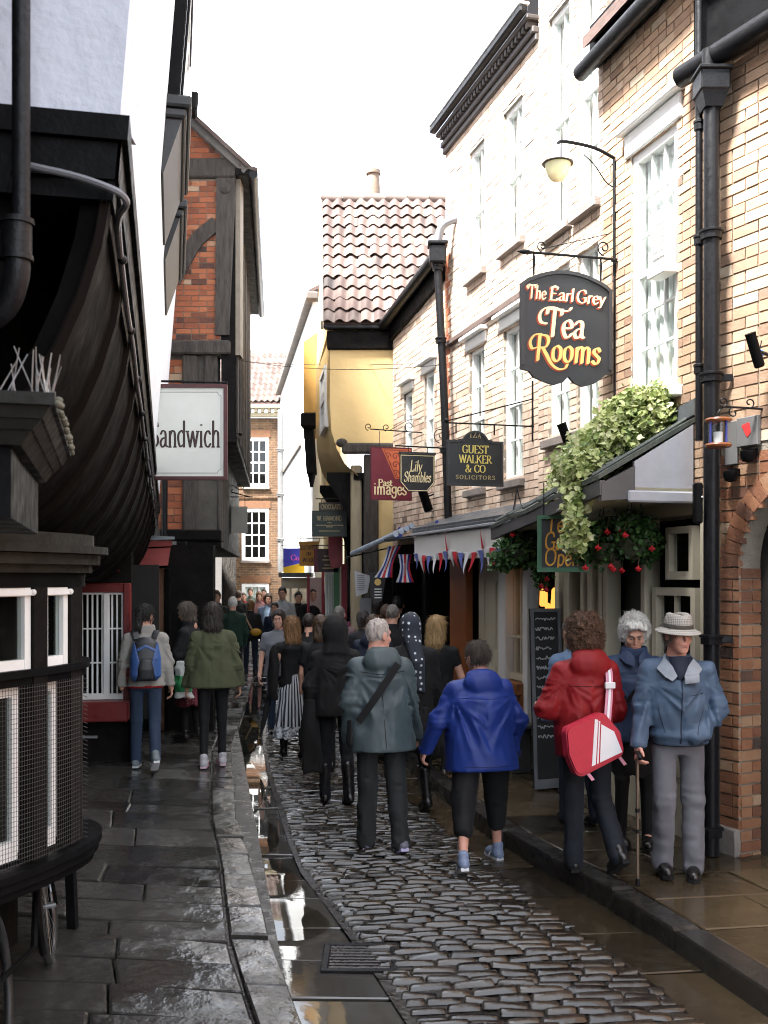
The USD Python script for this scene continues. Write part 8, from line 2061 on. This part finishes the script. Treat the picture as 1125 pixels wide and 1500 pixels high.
t, fr, W, z0, H = board('blue and yellow hanging sign, leftmost of the signs beyond the yellow house', 415, 446, 803, 842, 22.5, mat('violet_blue_board', (.045, .045, .40), .5, .08), (('Co', .55, .55, .2, .4, mat('magenta_letter', (.6, .1, .4), .5)),))
t.add('yellow_panel', fr.prism(sg.Polygon([(0, z0), (W, z0), (W, z0 + .35 * H), (.72 * W, z0 + .42 * H), (0, z0 + .28 * H)]), .001, .006), mat('yellow_board', (.70, .42, .015), .5, .08))
t, fr, W, z0, H = board('black and maroon name board with two gilt lines beside the orange sign', 460, 495, 804, 838, 17.0, mat('maroon_black', (.03, .014, .016), .5, .2), ())
for zc, a_, b_ in ((.66, .42, .82), (.50, .34, .88), (.28, .44, .8), (.14, .36, .86)): t.add('gilt_line', fr.prism(rect(W * a_, W * b_, z0 + zc * H, z0 + (zc + .05) * H), .001, .004), dgl)
t.add('maroon_strip', fr.box(0, W * .16, .001, .01, z0, z0 + H), mat('maroon_rim', (.10, .01, .02), .5, .1))
board('dull red board with a curved lower edge, hanging by the black bracket', 481, 502, 786, 832, 16.2, mat('dull_red_board', (.20, .02, .03), .55, .15), shape=[(.2, 0), (.8, .0), (1, .15), (1, 1), (0, 1), (0, .4)])
t, fr, W, z0, H = board('plain grey board hung below the scrolled bracket on the timber house', 334, 362, 742, 781, 17.5, mat('plain_grey_board', (.30, .29, .26), .6, .1, 4), bar=False)
zt = z0 + H
t.add('scroll_bracket', join([tube([fr.p(-.12, -.01, zt + .30), fr.p(W + .05, -.01, zt + .17)], .012, 6), tube([fr.p(-.15, -.01, zt + .17), fr.p(W + .1, -.01, zt + .17)], .010, 6)] + [tube(spiral(fr.p(x_, -.01, zt + .26 + .05 * k_), np.array([*fr.d, 0]), Z3, .08, .012, 0, 6.2 * (1 if k_ % 2 else -1)), .008, 5) for k_, x_ in enumerate((-.08, .06, .2))] + [tube([fr.p(x_, -.01, zt), fr.p(x_, -.01, zt + .17)], .005, 5) for x_ in (.04, W - .04)]), black_iron)

# the cream sandwich sign on the left
a, b = at(185, 0, 9.9), at(333, 0, 9.9)
fr = Fr(a, b, (0, 0)); W = fr.len; z0, z1 = zz(703, 9.9), zz(563, 9.9); H = z1 - z0
t = thing('hanging_sign', 'square cream sign in a maroon frame with brown serif lettering, on the left', 'sign', tuple(fr.p(W / 2, 0, z0)))
t.add('board', fr.box(.03, W - .03, -.03, 0, z0 + .03, z1 - .03), mat('cream_board', (.60, .62, .58), .55, .05, 4))
t.add('frame', fr.prism(rect(0, W, z0, z1).difference(rect(.035, W - .035, z0 + .035, z1 - .035)), -.035, .02), mat('maroon_frame', (.065, .018, .02), .5, .2))
ins = rect(.075, W - .06, z0 + .065, z1 - .075)
for cx_, cz_ in ((W - .06, z0 + .065), (W - .06, z1 - .075)): ins = ins.difference(sg.Point(cx_, cz_).buffer(.035, 8))
t.add('border_line', fr.prism(ins.difference(ins.buffer(-.006)), .0005, .002), mat('sage_line', (.22, .25, .23), .6))
letters(t, fr, 'Sandwich', W * .58, z0 + .345 * H, .27 * H, mat('brown_letter', (.035, .018, .016), .6, .2, 12), width=W * .70, rx=.075, ry=.03, d=.003)
t.add('iron_strap', join([fr.box(-.02, .02, -.05, -.036, z0 - .05, z1 + .1), tube([fr.p(-.3, -.02, z1 + .05), fr.p(W, -.02, z1 + .02)], .012, 6)]), black_iron)

# ---------------------------------------------------------------- lamps and lights on walls
q = at(343, 664, 17.2)
t = thing('wall_lamp', 'pale globe wall lamp under a grey cap, on the corner of the timber house', 'lamp', tuple(q))
t.add('globe', lathe([(.001, -.13), (.07, -.11), (.12, -.04), (.135, .03)], q, 14), gl, smooth=True); t.add('cap', lathe([(.15, .03), (.15, .045), (.07, .07), (.05, .12)], q, 14), _mats['lamp_grey'], smooth=40)
t.add('arm', tube(spline([q + (0, 0, .12), q + (-.04, 0, .22), q + (-.22, 0, .24)], 8), .015, 6), black_iron)
def spot_light(label, px, py, d, ax, r=.05, l=.24, base=None):
    q = at(px, py, d); ax = np.array(ax, float) / np.linalg.norm(ax)
    t = thing('floodlight', label, 'floodlight', tuple(q))
    t.add('housing', tube([q - ax * l / 2, q - ax * (l / 2 - .01), q + ax * (l / 2 - .02), q + ax * l / 2], [r * .8, r, r, r * 1.05], 14), black_paint, smooth=40)
    t.add('bracket', tube([q, q + np.asarray(base if base is not None else (.12, .06, -.02))], .012, 6), black_iron)
spot_light('slanting black cylindrical floodlight on the brick wall at the right edge', 1106, 513, 6.45, (-.35, -.2, .9), .034, .23)
spot_light('black cylindrical floodlight standing above the ivy, tilted left', 827, 634, 8.6, (-.35, -.1, .9), .04, .17, (.2, .05, -.05))
spot_light('square black floodlight under the maroon sign', 622, 729, 12.7, (-.3, -.2, .9), .06, .36, (.25, .1, .1))
q = at(1113, 518, 6.5)
t = thing('bauble', 'shiny blue bauble beside the slanting floodlight at the right edge', 'bauble', tuple(q)); t.add('ball', ball(q, .028, 3), mat('blue_glass_ball', (.04, .16, .55), .12, .1)  , smooth=True); t.add('loop', tube([q + (0, 0, .025), q + (.02, .02, .09)], .004, 5), black_iron)
q = at(832, 680, 7.9)
t = thing('bauble', 'small blue bauble half buried in the ivy', 'bauble', tuple(q)); t.add('ball', ball(q, .03, 2), _mats['blue_glass_ball'], smooth=True); t.add('loop', tube([q + (0, 0, .025), q + (.0, .0, .07)], .004, 5), black_iron)
# wooden lantern and the plaque behind it
q = at(1052, 633, 6.55)
t = thing('lantern', 'glass lantern between two wooden discs, hung from a scrolled bracket on the right', 'lantern', tuple(q))
vw = mat('varnished_wood', (.20, .065, .02), .3, .25, 12, rvar=.1)
for z_ in (-.088, .078): t.add('disc', lathe([(.001, z_ - .012), (.080, z_ - .012), (.088, z_), (.080, z_ + .012), (.001, z_ + .012)], q, 20), vw, smooth=40)
t.add('glass', lathe([(.062, -.076), (.066, 0), (.062, .066)], q, 18), glass, smooth=True)
for a_ in np.arange(4) * math.pi / 2 + .5: t.add('rod', tube([q + (.07 * math.cos(a_), .07 * math.sin(a_), -.08), q + (.07 * math.cos(a_), .07 * math.sin(a_), .07)], .006, 6), mat('blue_rod', (.04, .05, .25), .4, .1))
t.add('candle', lathe([(.001, -.076), (.03, -.076), (.03, .0), (.001, .0)], q, 12), white_paint, smooth=40)
t.add('bracket', join([tube([q + (.01, 0, .17), q + (.45, .12, .165)], .008, 6), tube(spline([q + (0, 0, .09), q + (.0, 0, .13), q + (.04, .01, .17)], 8), .006, 6), tube(spiral(q + (.03, 0, .20), (1, 0, 0), (0, 0, 1), .035, .008, -1.6, 5), .005, 6), tube(spiral(q + (.11, .02, .13), (1, 0, 0), (0, 0, 1), .04, .008, 1.5, 7), .005, 6), tube(spiral(q + (.22, .04, .20), (1, 0, 0), (0, 0, 1), .035, .008, -1.6, 5), .005, 6)]), black_iron)
ua, ub = F1.u(1086), F1.u(1117)
t = thing('wall_plaque', 'pale grey box with a red emblem on the brickwork behind the lantern', 'plaque', tuple(F1.p(ua, 0, 2.98)))
t.add('box', F1.box(ua, ub, .012, .05, 2.93, 3.13, .006), mat('pale_grey_box', (.12, .118, .115), .6, .1)); t.add('emblem', F1.prism(sg.Polygon([(ua + .06, 3.07), (ua + .10, 3.0), (ua + .12, 3.02), (ua + .11, 3.08)]).buffer(.008), .0505, .054), mat('red_emblem', (.5, .03, .03), .5))
t.add('grey_pad', F1.box(ua - .12, ua - .012, .012, .035, 2.82, 3.12, .006), mat('pale_grey_box', (.12, .118, .115), .6, .1))
for dx_, z_ in ((-.03, 2.74), (.12, 2.86)):
    q = F1.p(ua + dx_, .07, z_); s_ = thing('sensor', ('small black light below the wooden lantern' if dx_ < 0 else 'small black light below the pale grey box'), 'light', tuple(q)); s_.add('dome', lathe([(.001, -.045), (.035, -.035), (.05, 0), (.05, .03), (.03, .035)], q, 14), black_paint, smooth=40); s_.add('mount', F1.box(ua + dx_ - .03, ua + dx_ + .03, .012, .06, z_ + .0, z_ + .05), black_paint)
q = at(1022, 735, 6.8); t = thing('junction_box', 'black electrical box on the downpipe below the canopy end', 'box', tuple(q)); t.add('case', cbox(q[0] - .03, q[0] + .03, q[1] - .03, q[1] + .03, q[2] - .15, q[2] + .13, .012), black_paint); t.add('bulb', ball(q + (.02, -.035, .03), .008, 1), white_paint)

# wires over the street
for k, (a, b, sag) in enumerate(((at(352, 528, 15), at(661, 533, 12.2), .10), (at(372, 531, 20), at(662, 531, 12.4), .04))):
    t = thing('overhead_wire', ('lower sagging wire across the street before the yellow house', 'upper thin wire across the street before the yellow house')[k], 'wire', tuple(a))
    t.add('wire', tube(np.array([a + (b - a) * s_ + (0, 0, -sag * 4 * s_ * (1 - s_)) for s_ in np.linspace(0, 1, 24)]), .0045, 5), black_iron)

# ---------------------------------------------------------------- bunting and flags
bl_c, rd_c, wh_c = mat('bunting_blue', (.02, .05, .32), .7, .1, sheen=.2), mat('bunting_red', (.55, .015, .03), .7, .1), mat('bunting_white', (.70, .70, .72), .7, .05)
t = thing('bunting', 'string of red, white and blue pennants along the white shop canopy', 'bunting', tuple(FR.p(3.5, .45, 2.3)))
r_ = np.random.default_rng(31)
t.add('string', tube(np.array([FR.p(u_, .452, 2.315 + .02 * math.sin(u_ * 5)) for u_ in np.linspace(2.40, 5.35, 40)]), .004, 5), wh_c)
us = np.linspace(2.42, 5.25, 17)
for k, u_ in enumerate(us):
    m_ = (wh_c, bl_c, rd_c)[k % 3]
    up = k in (3, 9) or k == 0
    hgt = .20 + r_.uniform(-.02, .04); tw = r_.normal(0, .05)
    zt = 2.315 + .02 * math.sin(u_ * 5)
    P = np.array([[FR.p(u_ + .07 * (1 - s_) * c + tw * s_ + .02 * math.sin(3 * s_ + k), .458 + .03 * math.sin(2.5 * s_ + k) * s_, zt - hgt * s_) for s_ in np.linspace(0, 1, 6)] for c in (-1, 0, 1)])
    t.add('pennant', slab(P, (0, .003, 0)), m_, smooth=True)
    if up:
        P = np.array([[FR.p(u_ + .09 + .03 * (1 - s_) * c, .458 + .03 * s_, zt + .20 * s_) for s_ in np.linspace(0, 1, 5)] for c in (-1, 1)]); t.add('pennant', slab(P, (0, .003, 0)), rd_c, smooth=True)
def union_flag(label, px, py0, py1, d, twist):
    q0, q1 = at(px, py0, d), at(px - 10 * twist, py1, d)
    t = thing('flag', label, 'flag', tuple(q0))
    for k, (o, m_) in enumerate(((-.075, wh_c), (-.05, bl_c), (-.02, wh_c), (.0, rd_c), (.03, wh_c), (.055, bl_c), (.08, rd_c))):
        P = np.array([[q0 + (q1 - q0) * s_ + ((o + dx_) * (1 - .45 * math.sin(math.pi * s_) + .3 * s_), .03 * math.sin(7 * s_ + k), 0) for s_ in np.linspace(0, 1, 9)] for dx_ in (-.013, .013)])
        t.add('stripe', slab(P, (0, .004, 0)), m_, smooth=True)
union_flag('gathered red, white and blue flag hanging at a slant from the stall awning', 577, 800, 846, 12.9, 1.6)
union_flag('gathered red, white and blue flag hanging straight beside the slanting one', 593, 812, 853, 12.7, 0)
for k, (px_, py_, d_) in enumerate(((583, 782, 13.2), (638, 774, 11.6))):
    q = at(px_, py_, d_); t = thing('flag', ('small blue pennant standing on the stall awning', 'small blue pennant standing on the lead roof by the downpipe foot')[k], 'flag', tuple(q)); t.add('pennant', slab(np.array([[q + (-.06, 0, -.08), q + (.0, 0, .08)], [q + (.07, .02, -.09), q + (.03, .02, .10)]]), (0, .004, 0)), bl_c)

# stall awning and boards of the dark stall
aw = thing('stall_awning', 'rolled clear plastic awning sheet over the dark stall, under the maroon sign', 'awning', tuple(FR.p(6.4, .6, 2.5)))
clear = mat('dusty_plastic', (.36, .42, .50), .25, .15, 4, rvar=.1)
for k in range(4): aw.add('roll', tube([FR.p(5.5, .42 + .07 * k, 2.68 - .035 * k), FR.p(7.4, .50 + .07 * k, 2.47 - .03 * k)], .035, 10), clear, smooth=40)
aw.add('frame', join([tube([FR.p(5.5, .0, 2.62), FR.p(5.5, .78, 2.50)], .012, 6), tube([FR.p(7.4, .0, 2.5), FR.p(7.4, .8, 2.32)], .012, 6)]), black_iron)
aw.add('slope', slab(np.array([[FR.p(u_, w_, 2.62 - .2 * w_) for w_ in (0, .4)] for u_ in (5.5, 7.5)]), (0, 0, .02)), lead)
t, fr, W, z0, H = board('black pennant-shaped stall board with a gold crest and white lines', 541, 566, 838, 884, 13.3, mat('banner_black', (.012, .012, .014), .5), shape=[(.5, 0), (.75, .1), (1, .92), (0, 1), (.1, .2)], bar=False)
t.add('crest', fr.prism(sg.Point(W * .5, z0 + .68 * H).buffer(.045, 10), .001, .006), gold)
for k in range(4): t.add('white_line', fr.prism(rect(W * .3, W * .72, z0 + (.44 - .09 * k) * H, z0 + (.475 - .09 * k) * H), .001, .004), white_paint)
t, fr, W, z0, H = board('white price list hanging under the black bracket, covered in grey lines', 519, 543, 836, 874, 14.3, mat('price_white', (.50, .51, .53), .6, .05), shape=[(.1, 0), (.8, .15), (1, .8), (0, 1)], bar=False)
for k in range(8): t.add('text_line', fr.prism(rect(W * .18, W * (.6 + .02 * (k % 3)), z0 + (.25 + .08 * k) * H, z0 + (.275 + .08 * k) * H), .001, .004), mat('grey_text', (.16, .17, .19), .6))
t, fr, W, z0, H = board('grey notice panel below the white price list', 527, 544, 876, 905, 14.2, mat('notice_grey', (.16, .165, .17), .6, .1), bar=False)
# shopfronts below the yellow houses, seen along the wall
sp = thing('shopfront', 'row of cream bay windows with red and green posts beyond the yellow house', 'shopfront', (-1.5, 21, 0))
def fbox(x0, x1, y0, y1, d, m, name, dep=.12): sp.add(name, hexa([at(x0, y1, d), at(x1, y1, d), at(x1, y1, d) + (0, dep, 0), at(x0, y1, d) + (0, dep, 0), at(x0, y0, d), at(x1, y0, d), at(x1, y0, d) + (0, dep, 0), at(x0, y0, d) + (0, dep, 0)]), m)
grn = mat('green_post', (.05, .16, .07), .5, .1); crs = mat('crimson_post', (.26, .02, .04), .5, .1); pnk = mat('pale_pink_paint', (.50, .38, .36), .5, .08)
fbox(500, 508, 826, 985, 16.6, crs, 'red_post'); fbox(489, 497, 832, 985, 17.0, grn, 'green_post'); fbox(497.5, 499.8, 826, 985, 16.9, cream_paint, 'cream_post'); fbox(513, 521, 835, 960, 15.8, cream_paint, 'cream_post')
fbox(476, 489, 838, 985, 17.6, white_paint, 'white_door')
for k in range(3): fbox(478 + 4 * k, 480.5 + 4 * k, 842, 905, 17.55, glass, 'pane', .01)
fbox(471, 475, 836, 985, 18.4, crs, 'red_post'); fbox(452, 471, 846, 960, 19.4, pnk, 'pale_panel')
fbox(450, 453, 842, 985, 19.2, crs, 'thin_post')
fbox(412, 452, 846, 862, 21.2, cream_paint, 'bay_head'); fbox(412, 452, 893, 960, 21.2, cream_paint, 'bay_sill'); 
for x_ in (412, 424, 436, 449): fbox(x_, x_ + 2.5, 862, 893, 21.2, cream_paint, 'mullion')
for x_ in (414.5, 426.5, 438.5): fbox(x_, x_ + 9.5, 862, 893, 21.28, glass, 'pane', .01)
fbox(412, 452, 862, 893, 21.9, mat('shop_glow', (.22, .17, .13), .8, .5, 6), 'display')
fbox(408, 456, 839, 845.5, 21.0, lead, 'lead_roof', .7)

# ---------------------------------------------------------------- ivy, baskets, chalkboard, garden sign
def leaf_cloud(points, size, seed, normal_bias=(0, -.5, .6), curl=.25):
    """one ivy-like leaf at each point: five lobes, folded along the midrib"""
    r = np.random.default_rng(seed); V, Fc, tn = [], [], []
    shape = np.array([(0, -.5), (.38, -.32), (.5, .05), (.22, .18), (0, .62), (-.22, .18), (-.5, .05), (-.38, -.32)])
    for p in points:
        n = r.normal(0, .55, 3) + np.array(normal_bias); n /= np.linalg.norm(n)
        a = np.cross(n, r.normal(0, 1, 3)); a /= np.linalg.norm(a); b = np.cross(n, a)
        s = size * r.uniform(.6, 1.25)
        v = p + s * (shape[:, :1] * a + shape[:, 1:] * b + curl * np.abs(shape[:, :1]) * n)
        k = len(V) * 8
        V.append(v); Fc.append(np.array([[0, 1, 4], [1, 2, 3], [1, 3, 4], [0, 4, 7], [7, 4, 5], [7, 5, 6]]) + k)
        tn.append(np.full(8, np.clip(r.normal(.5, .25), 0, 1)))
    return (np.vstack(V), np.vstack(Fc)), np.concatenate(tn)
def leaf_mat(name, ramp):
    return usdkit.material(stage, '/World/Looks/' + name, {'a': ('attribute', {'attribute': 'tone'}), 'r': ('rgb_ramp', {'ramp': ramp}), 'd': ('principled_bsdf', {'roughness': .45, 'specular_ior_level': .4}), 't': ('translucent_bsdf', {}), 'm': ('mix_closure', {'fac': .3})},
        [('a.fac', 'r.fac'), ('r.color', 'd.base_color'), ('r.color', 't.color'), ('d.BSDF', 'm.closure1'), ('t.BSDF', 'm.closure2')], surface='m.closure')
ivy_m = leaf_mat('ivy_leaf', [(0, (.06, .11, .02)), (.25, (.22, .29, .075)), (.6, (.48, .52, .22)), (1, (.66, .66, .42))])
leaf_m = leaf_mat('basket_leaf', [(0, (.012, .035, .008)), (.5, (.03, .085, .018)), (1, (.08, .17, .04))])
stem_m = mat('brown_stem', (.06, .04, .02), .8, .3, 10)
r_ = np.random.default_rng(77)
def blob(n, c, r, shell=.35):
    d = r_.normal(0, 1, (n, 3)); d /= np.linalg.norm(d, axis=1, keepdims=True)
    return np.asarray(c) + d * np.asarray(r) * (r_.uniform(shell, 1.05, (n, 1)) ** .6)
def on(u_, w_, dz=0.0): return FR.p(u_, w_, czw(min(max(u_, 0), 2)) + (cz(min(max(u_, 0), 2)) - czw(min(max(u_, 0), 2))) * w_ / .78 + dz)
pts = []
for u_, w_, rz, n in ((.40, .12, .24, 420), (.50, .22, .27, 480), (.55, .32, .27, 460), (.70, .30, .27, 420), (.62, .52, .19, 340), (.85, .48, .20, 300), (.52, .68, .15, 260), (1.0, .34, .2, 260), (1.15, .42, .16, 220)):
    pts.append(blob(n, on(u_, w_, rz * .55 + .05), (.17, .20, rz)))
iv = thing('ivy', 'pale variegated ivy mounded over the tea room canopy, one strand hanging down', 'plant', tuple(on(.8, .4)))
pts.append(np.array([FR.p(.33 + .05 * s_ + .04 * math.sin(7 * s_) + r_.normal(0, .055), .80 + r_.normal(0, .035), 2.92 - .68 * s_ + r_.normal(0, .02)) for s_ in r_.uniform(0, 1, 330) ** .8]))
P_, tn = leaf_cloud(np.vstack(pts + [p_ + r_.normal(0, .03, p_.shape) for p_ in pts]), .052, 5, (-.5, -.5, .7))
iv.add('foliage', P_, ivy_m, kind='stuff', tone=tn)
for k in range(6): iv.add('stem', tube(spline([on(.3, .05, .02), on(.6 + .1 * k, .2, .15), on(.9 + .06 * k, .5, .08), FR.p(.34 + .02 * k, .80, 2.75 - .06 * k)], 14), .007, 5), stem_m)
iv2 = thing('ivy', 'smaller pale ivy climbing the wall left of the main mound, by the floodlight', 'plant', tuple(FR.p(1.95, .1, 2.9)))
P_, tn = leaf_cloud(np.vstack([blob(240, FR.p(1.75, .10, 3.02), (.14, .18, .22)), blob(240, FR.p(2.05, .12, 2.85), (.14, .2, .22)), blob(150, FR.p(1.5, .16, 3.0), (.14, .15, .16))]),   .05, 6, (-.5, -.5, .7))
iv2.add('foliage', P_, ivy_m, kind='stuff', tone=tn); iv2.add('stem', tube(spline([FR.p(2.1, .03, 2.5), FR.p(2.0, .05, 2.8), FR.p(1.6, .06, 3.1)], 10), .008, 5), stem_m)
fl_m = mat('fuchsia_red', (.55, .012, .02), .5, .15)
def basket(label, q, blobs, seed, flowers, hang):
    t = thing('hanging_basket', label, 'hanging basket', tuple(q))
    pts = np.vstack([blob(n, q + np.array(c), r) for c, r, n in blobs])
    P_, tn = leaf_cloud(np.vstack([pts, pts + r_.normal(0, .03, pts.shape)]), .040, seed, (-.2, -.6, .4)); t.add('foliage', P_, leaf_m, kind='stuff', tone=tn)
    t.add('bowl', lathe([(.02, -.13), (.10, -.09), (.145, .0), (.15, .02), (.135, .02), (.09, -.07), (.01, -.1)], q, 16), mat('moss_bowl', (.03, .035, .015), .9, .4, 20, .6), smooth=40)
    for a_ in (0, 2.1, 4.2): t.add('chain', tube([q + (.14 * math.cos(a_), .14 * math.sin(a_), .01), q + (0, 0, hang)], .004, 5), black_iron)
    for c in flowers:
        c = q + np.array(c)
        f_ = t.add('flower', join([lathe([(.003, .028), (.012, .012), (.015, -.006), (.009, -.018)], c, 8)] + [ball(c + (.015 * math.cos(a_), .015 * math.sin(a_), .006 * (i_ % 2)), .012, 1, (1, 1, .8)) for i_, a_ in enumerate(np.arange(5) * 1.257)]), fl_m, smooth=True)
        f_.add('stalk', tube([c + (0, 0, .03), c + (.01, .01, .10)], .003, 4), stem_m)
qa = at(757, 808, 8.6)
basket('bushy green hanging basket with few red flowers at the far end of the canopy', qa, (((0, 0, .0), (.17, .16, .14), 420), ((-.1, .05, -.06), (.13, .1, .1), 200), ((.13, 0, .12), (.10, .1, .16), 200), ((.20, -.05, -.05), (.12, .1, .14), 180), ((.22, 0, -.22), (.06, .06, .12), 70)), 8, ((.24, -.1, -.33), (.2, -.08, -.30), (.25, -.06, -.24), (-.05, -.12, .14), (.22, -.1, -.17)), .55)
qb = at(888, 800, 7.65)
basket('wide leafy hanging basket with red fuchsia flowers, under the middle of the canopy', qb, (((0, 0, .05), (.22, .16, .17), 520), ((-.17, .05, -.02), (.11, .12, .14), 200), ((.2, .1, .1), (.2, .14, .16), 300)), 9, ((.02, -.14, -.18), (.09, -.13, -.19), (.0, -.16, -.16), (-.18, -.1, -.17), (-.03, -.17, .1), (.05, -.18, .12), (.16, -.12, .08), (-.1, -.17, -.02)), .5)
qc = at(928, 795, 7.5)
basket('shaded hanging basket under the near end of the canopy', qc, (((0, 0, .05), (.18, .16, .16), 380), ((.12, .05, .0), (.14, .12, .14), 160)), 10, ((.0, -.14, -.2), (.1, -.14, -.05), (-.1, -.15, .05)), .45)
# framed blackboard advertising the garden, half covered by leaves
d = 7.75
fr = Fr(at(787, 0, d), at(862, 0, d - .08), (0, 0)); W = fr.len; z0, z1 = zz(838, d), zz(755, d); H = z1 - z0
t = thing('garden_board', 'green framed blackboard with orange painted lettering, half hidden by the leaves', 'sign', tuple(fr.p(0, 0, z0)))
t.add('board', fr.box(0, W, -.02, 0, z0, z1), sign_black)
t.add('frame', fr.prism(rect(0, W, z0, z1).difference(rect(.035, W - .035, z0 + .035, z1 - .03)), .0005, .02), mat('green_frame', (.035, .11, .06), .5, .2))
om = mat('orange_letter', (.50, .25, .03), .5, .15)
br_ = dict(rx=.07, ry=.05, ang=.6, serif=False, slant=.1)
letters(t, fr, 'Tea', .07 + .10, z0 + .70 * H, .13, om, width=.20, **br_); letters(t, fr, 'Garden', .06 + .17, z0 + .40 * H, .13, om, width=.34, **br_); letters(t, fr, 'Open', .06 + .13, z0 + .12 * H, .13, om, width=.26, **br_)
t.add('chain', tube([fr.p(.05, -.01, z1), fr.p(.05, -.01, z1 + .25)], .005, 5), black_iron)
# A-board with chalked menu
d = 8.9
c_ = at(806, 0, d); 
t = thing('chalkboard', 'leaning chalkboard with a handwritten menu, in the tea room doorway', 'chalkboard', (c_[0], c_[1], PAVE_R))
A_ = Fr(at(783, 0, d), at(828, 0, d + .1), (0, 0)); W = A_.len
z0_, z1_ = zz(1075, d), zz(893, d)
lean_ = lambda m: (np.stack([m[0][:, 0], m[0][:, 1] + .0 + .16 * (m[0][:, 2] - PAVE_R), m[0][:, 2]], 1), m[1])
t.add('board', lean_(A_.box(.0, W, -.03, 0, PAVE_R + .02, z1_)), sign_black)
t.add('frame', lean_(A_.prism(rect(0, W, PAVE_R + .02, z1_).difference(rect(.03, W - .03, PAVE_R + .1, z1_ - .03)), .0005, .012)), mat('grey_frame', (.16, .17, .19), .5, .2))
ck = mat('chalk', (.45, .46, .48), .9, .3, 60)
r_ = np.random.default_rng(14)
letters(t, A_, 'MENU', W * .5, 0, .05, ck, width=W * .45, rx=.07, ry=.06, serif=False, w=.001 + .0, d=.002) if False else None
for k in range(13):
    zc = z1_ - .10 - k * .088
    pts_ = [(x_, zc + r_.uniform(-.012, .018)) for x_ in np.linspace(W * .16, W * r_.uniform(.62, .86), 22)]
    t.add('chalk_line', lean_(A_.prism(pen('s', pts_, nib_of(.005, .004)), .001, .003)), ck)
t.add('leg', lean_(A_.box(.02, W - .02, -.06, -.04, PAVE_R + .02, z1_ - .3)), black_timber)
# low bench in front of the warm window
q = FR.p(uR(770), .12, 0)
t = thing('bench', 'dark low bench against the cream shop front, behind the blue jacket', 'bench', tuple(q))
ua, ub = uR(790), uR(757)
t.add('seat', FR.box(ua, ub, .03, .30, .56, .61, .01), mat('grey_bench', (.05, .05, .05), .6, .3, 8))
for u_ in (ua + .05, ub - .1): t.add('leg', FR.box(u_, u_ + .05, .06, .27, .13, .56, .01), _mats['grey_bench'])
# bicycle under the bow window
q = ground(66, 1428); 
t = thing('bicycle', 'dark bicycle leaning under the bow window, its front wheel showing', 'bicycle', (q[0], q[1], 0))
cw = np.array([q[0] - .0, q[1] + .12, .30 + PAVE_L]); rw = .295
ax_f = np.array([-.22, .95, 0]); ax_f /= np.linalg.norm(ax_f); tiltv = np.array([-.12, 0, 1.0]); tiltv /= np.linalg.norm(tiltv)
def ring(c, R, n=40): return np.array([c + R * (math.cos(a_) * ax_f + math.sin(a_) * tiltv) for a_ in np.linspace(0, 2 * math.pi, n + 1)])
rubber = mat('tyre_rubber', (.010, .010, .010), .55, .2, 30, .3, 60)
cw = np.array([q[0] - .005, q[1] + .03, rw + PAVE_L + .005])
wh_ = t.add('front_wheel', tube(ring(cw, rw - .02), .020, 10, cap=False), rubber, smooth=40)
wh_.add('rim', tube(ring(cw, rw - .047), .010, 8, cap=False), mat('bright_rim', (.55, .56, .58), .2, .1, metallic=1.0), smooth=40)
wh_.add('spokes', join([tube([cw, cw + (rw - .05) * (math.cos(a_) * ax_f + math.sin(a_) * tiltv)], .0012, 4) for a_ in np.arange(18) * math.pi / 9]), galv)
sid = np.cross(ax_f, tiltv)
wh_.add('hub', tube([cw - sid * .05, cw + sid * .05], .016, 10), galv)
t.add('fork', join([tube([cw + sid * o, cw + sid * o * .8 + tiltv * .34 - ax_f * .05], .010, 8) for o in (-.05, .05)]), black_paint)
t.add('mudguard', tube([cw + (rw + .025) * (math.cos(a_) * ax_f + math.sin(a_) * tiltv) for a_ in np.linspace(1.0, 3.6, 16)], .018, 8), black_paint, smooth=40)
t.add('brake', join([ball(cw + tiltv * .27 + sid * .03, .02, 1, (1, 1, 1.6)), ball(cw + tiltv * .24 + sid * .035 + ax_f * .02, .014, 1)]), galv)
cr = cw - ax_f * 1.02 + np.array([-.1, 0, 0])
rw_ = t.add('rear_wheel', tube(ring(cr, rw - .02), .020, 10, cap=False), rubber, smooth=40)
t.add('frame', join([tube([cw + tiltv * .34 - ax_f * .05, cw - ax_f * .55 - tiltv * .02], .016, 8), tube([cw - ax_f * .55 - tiltv * .02, cr], .012, 8)]), black_paint)
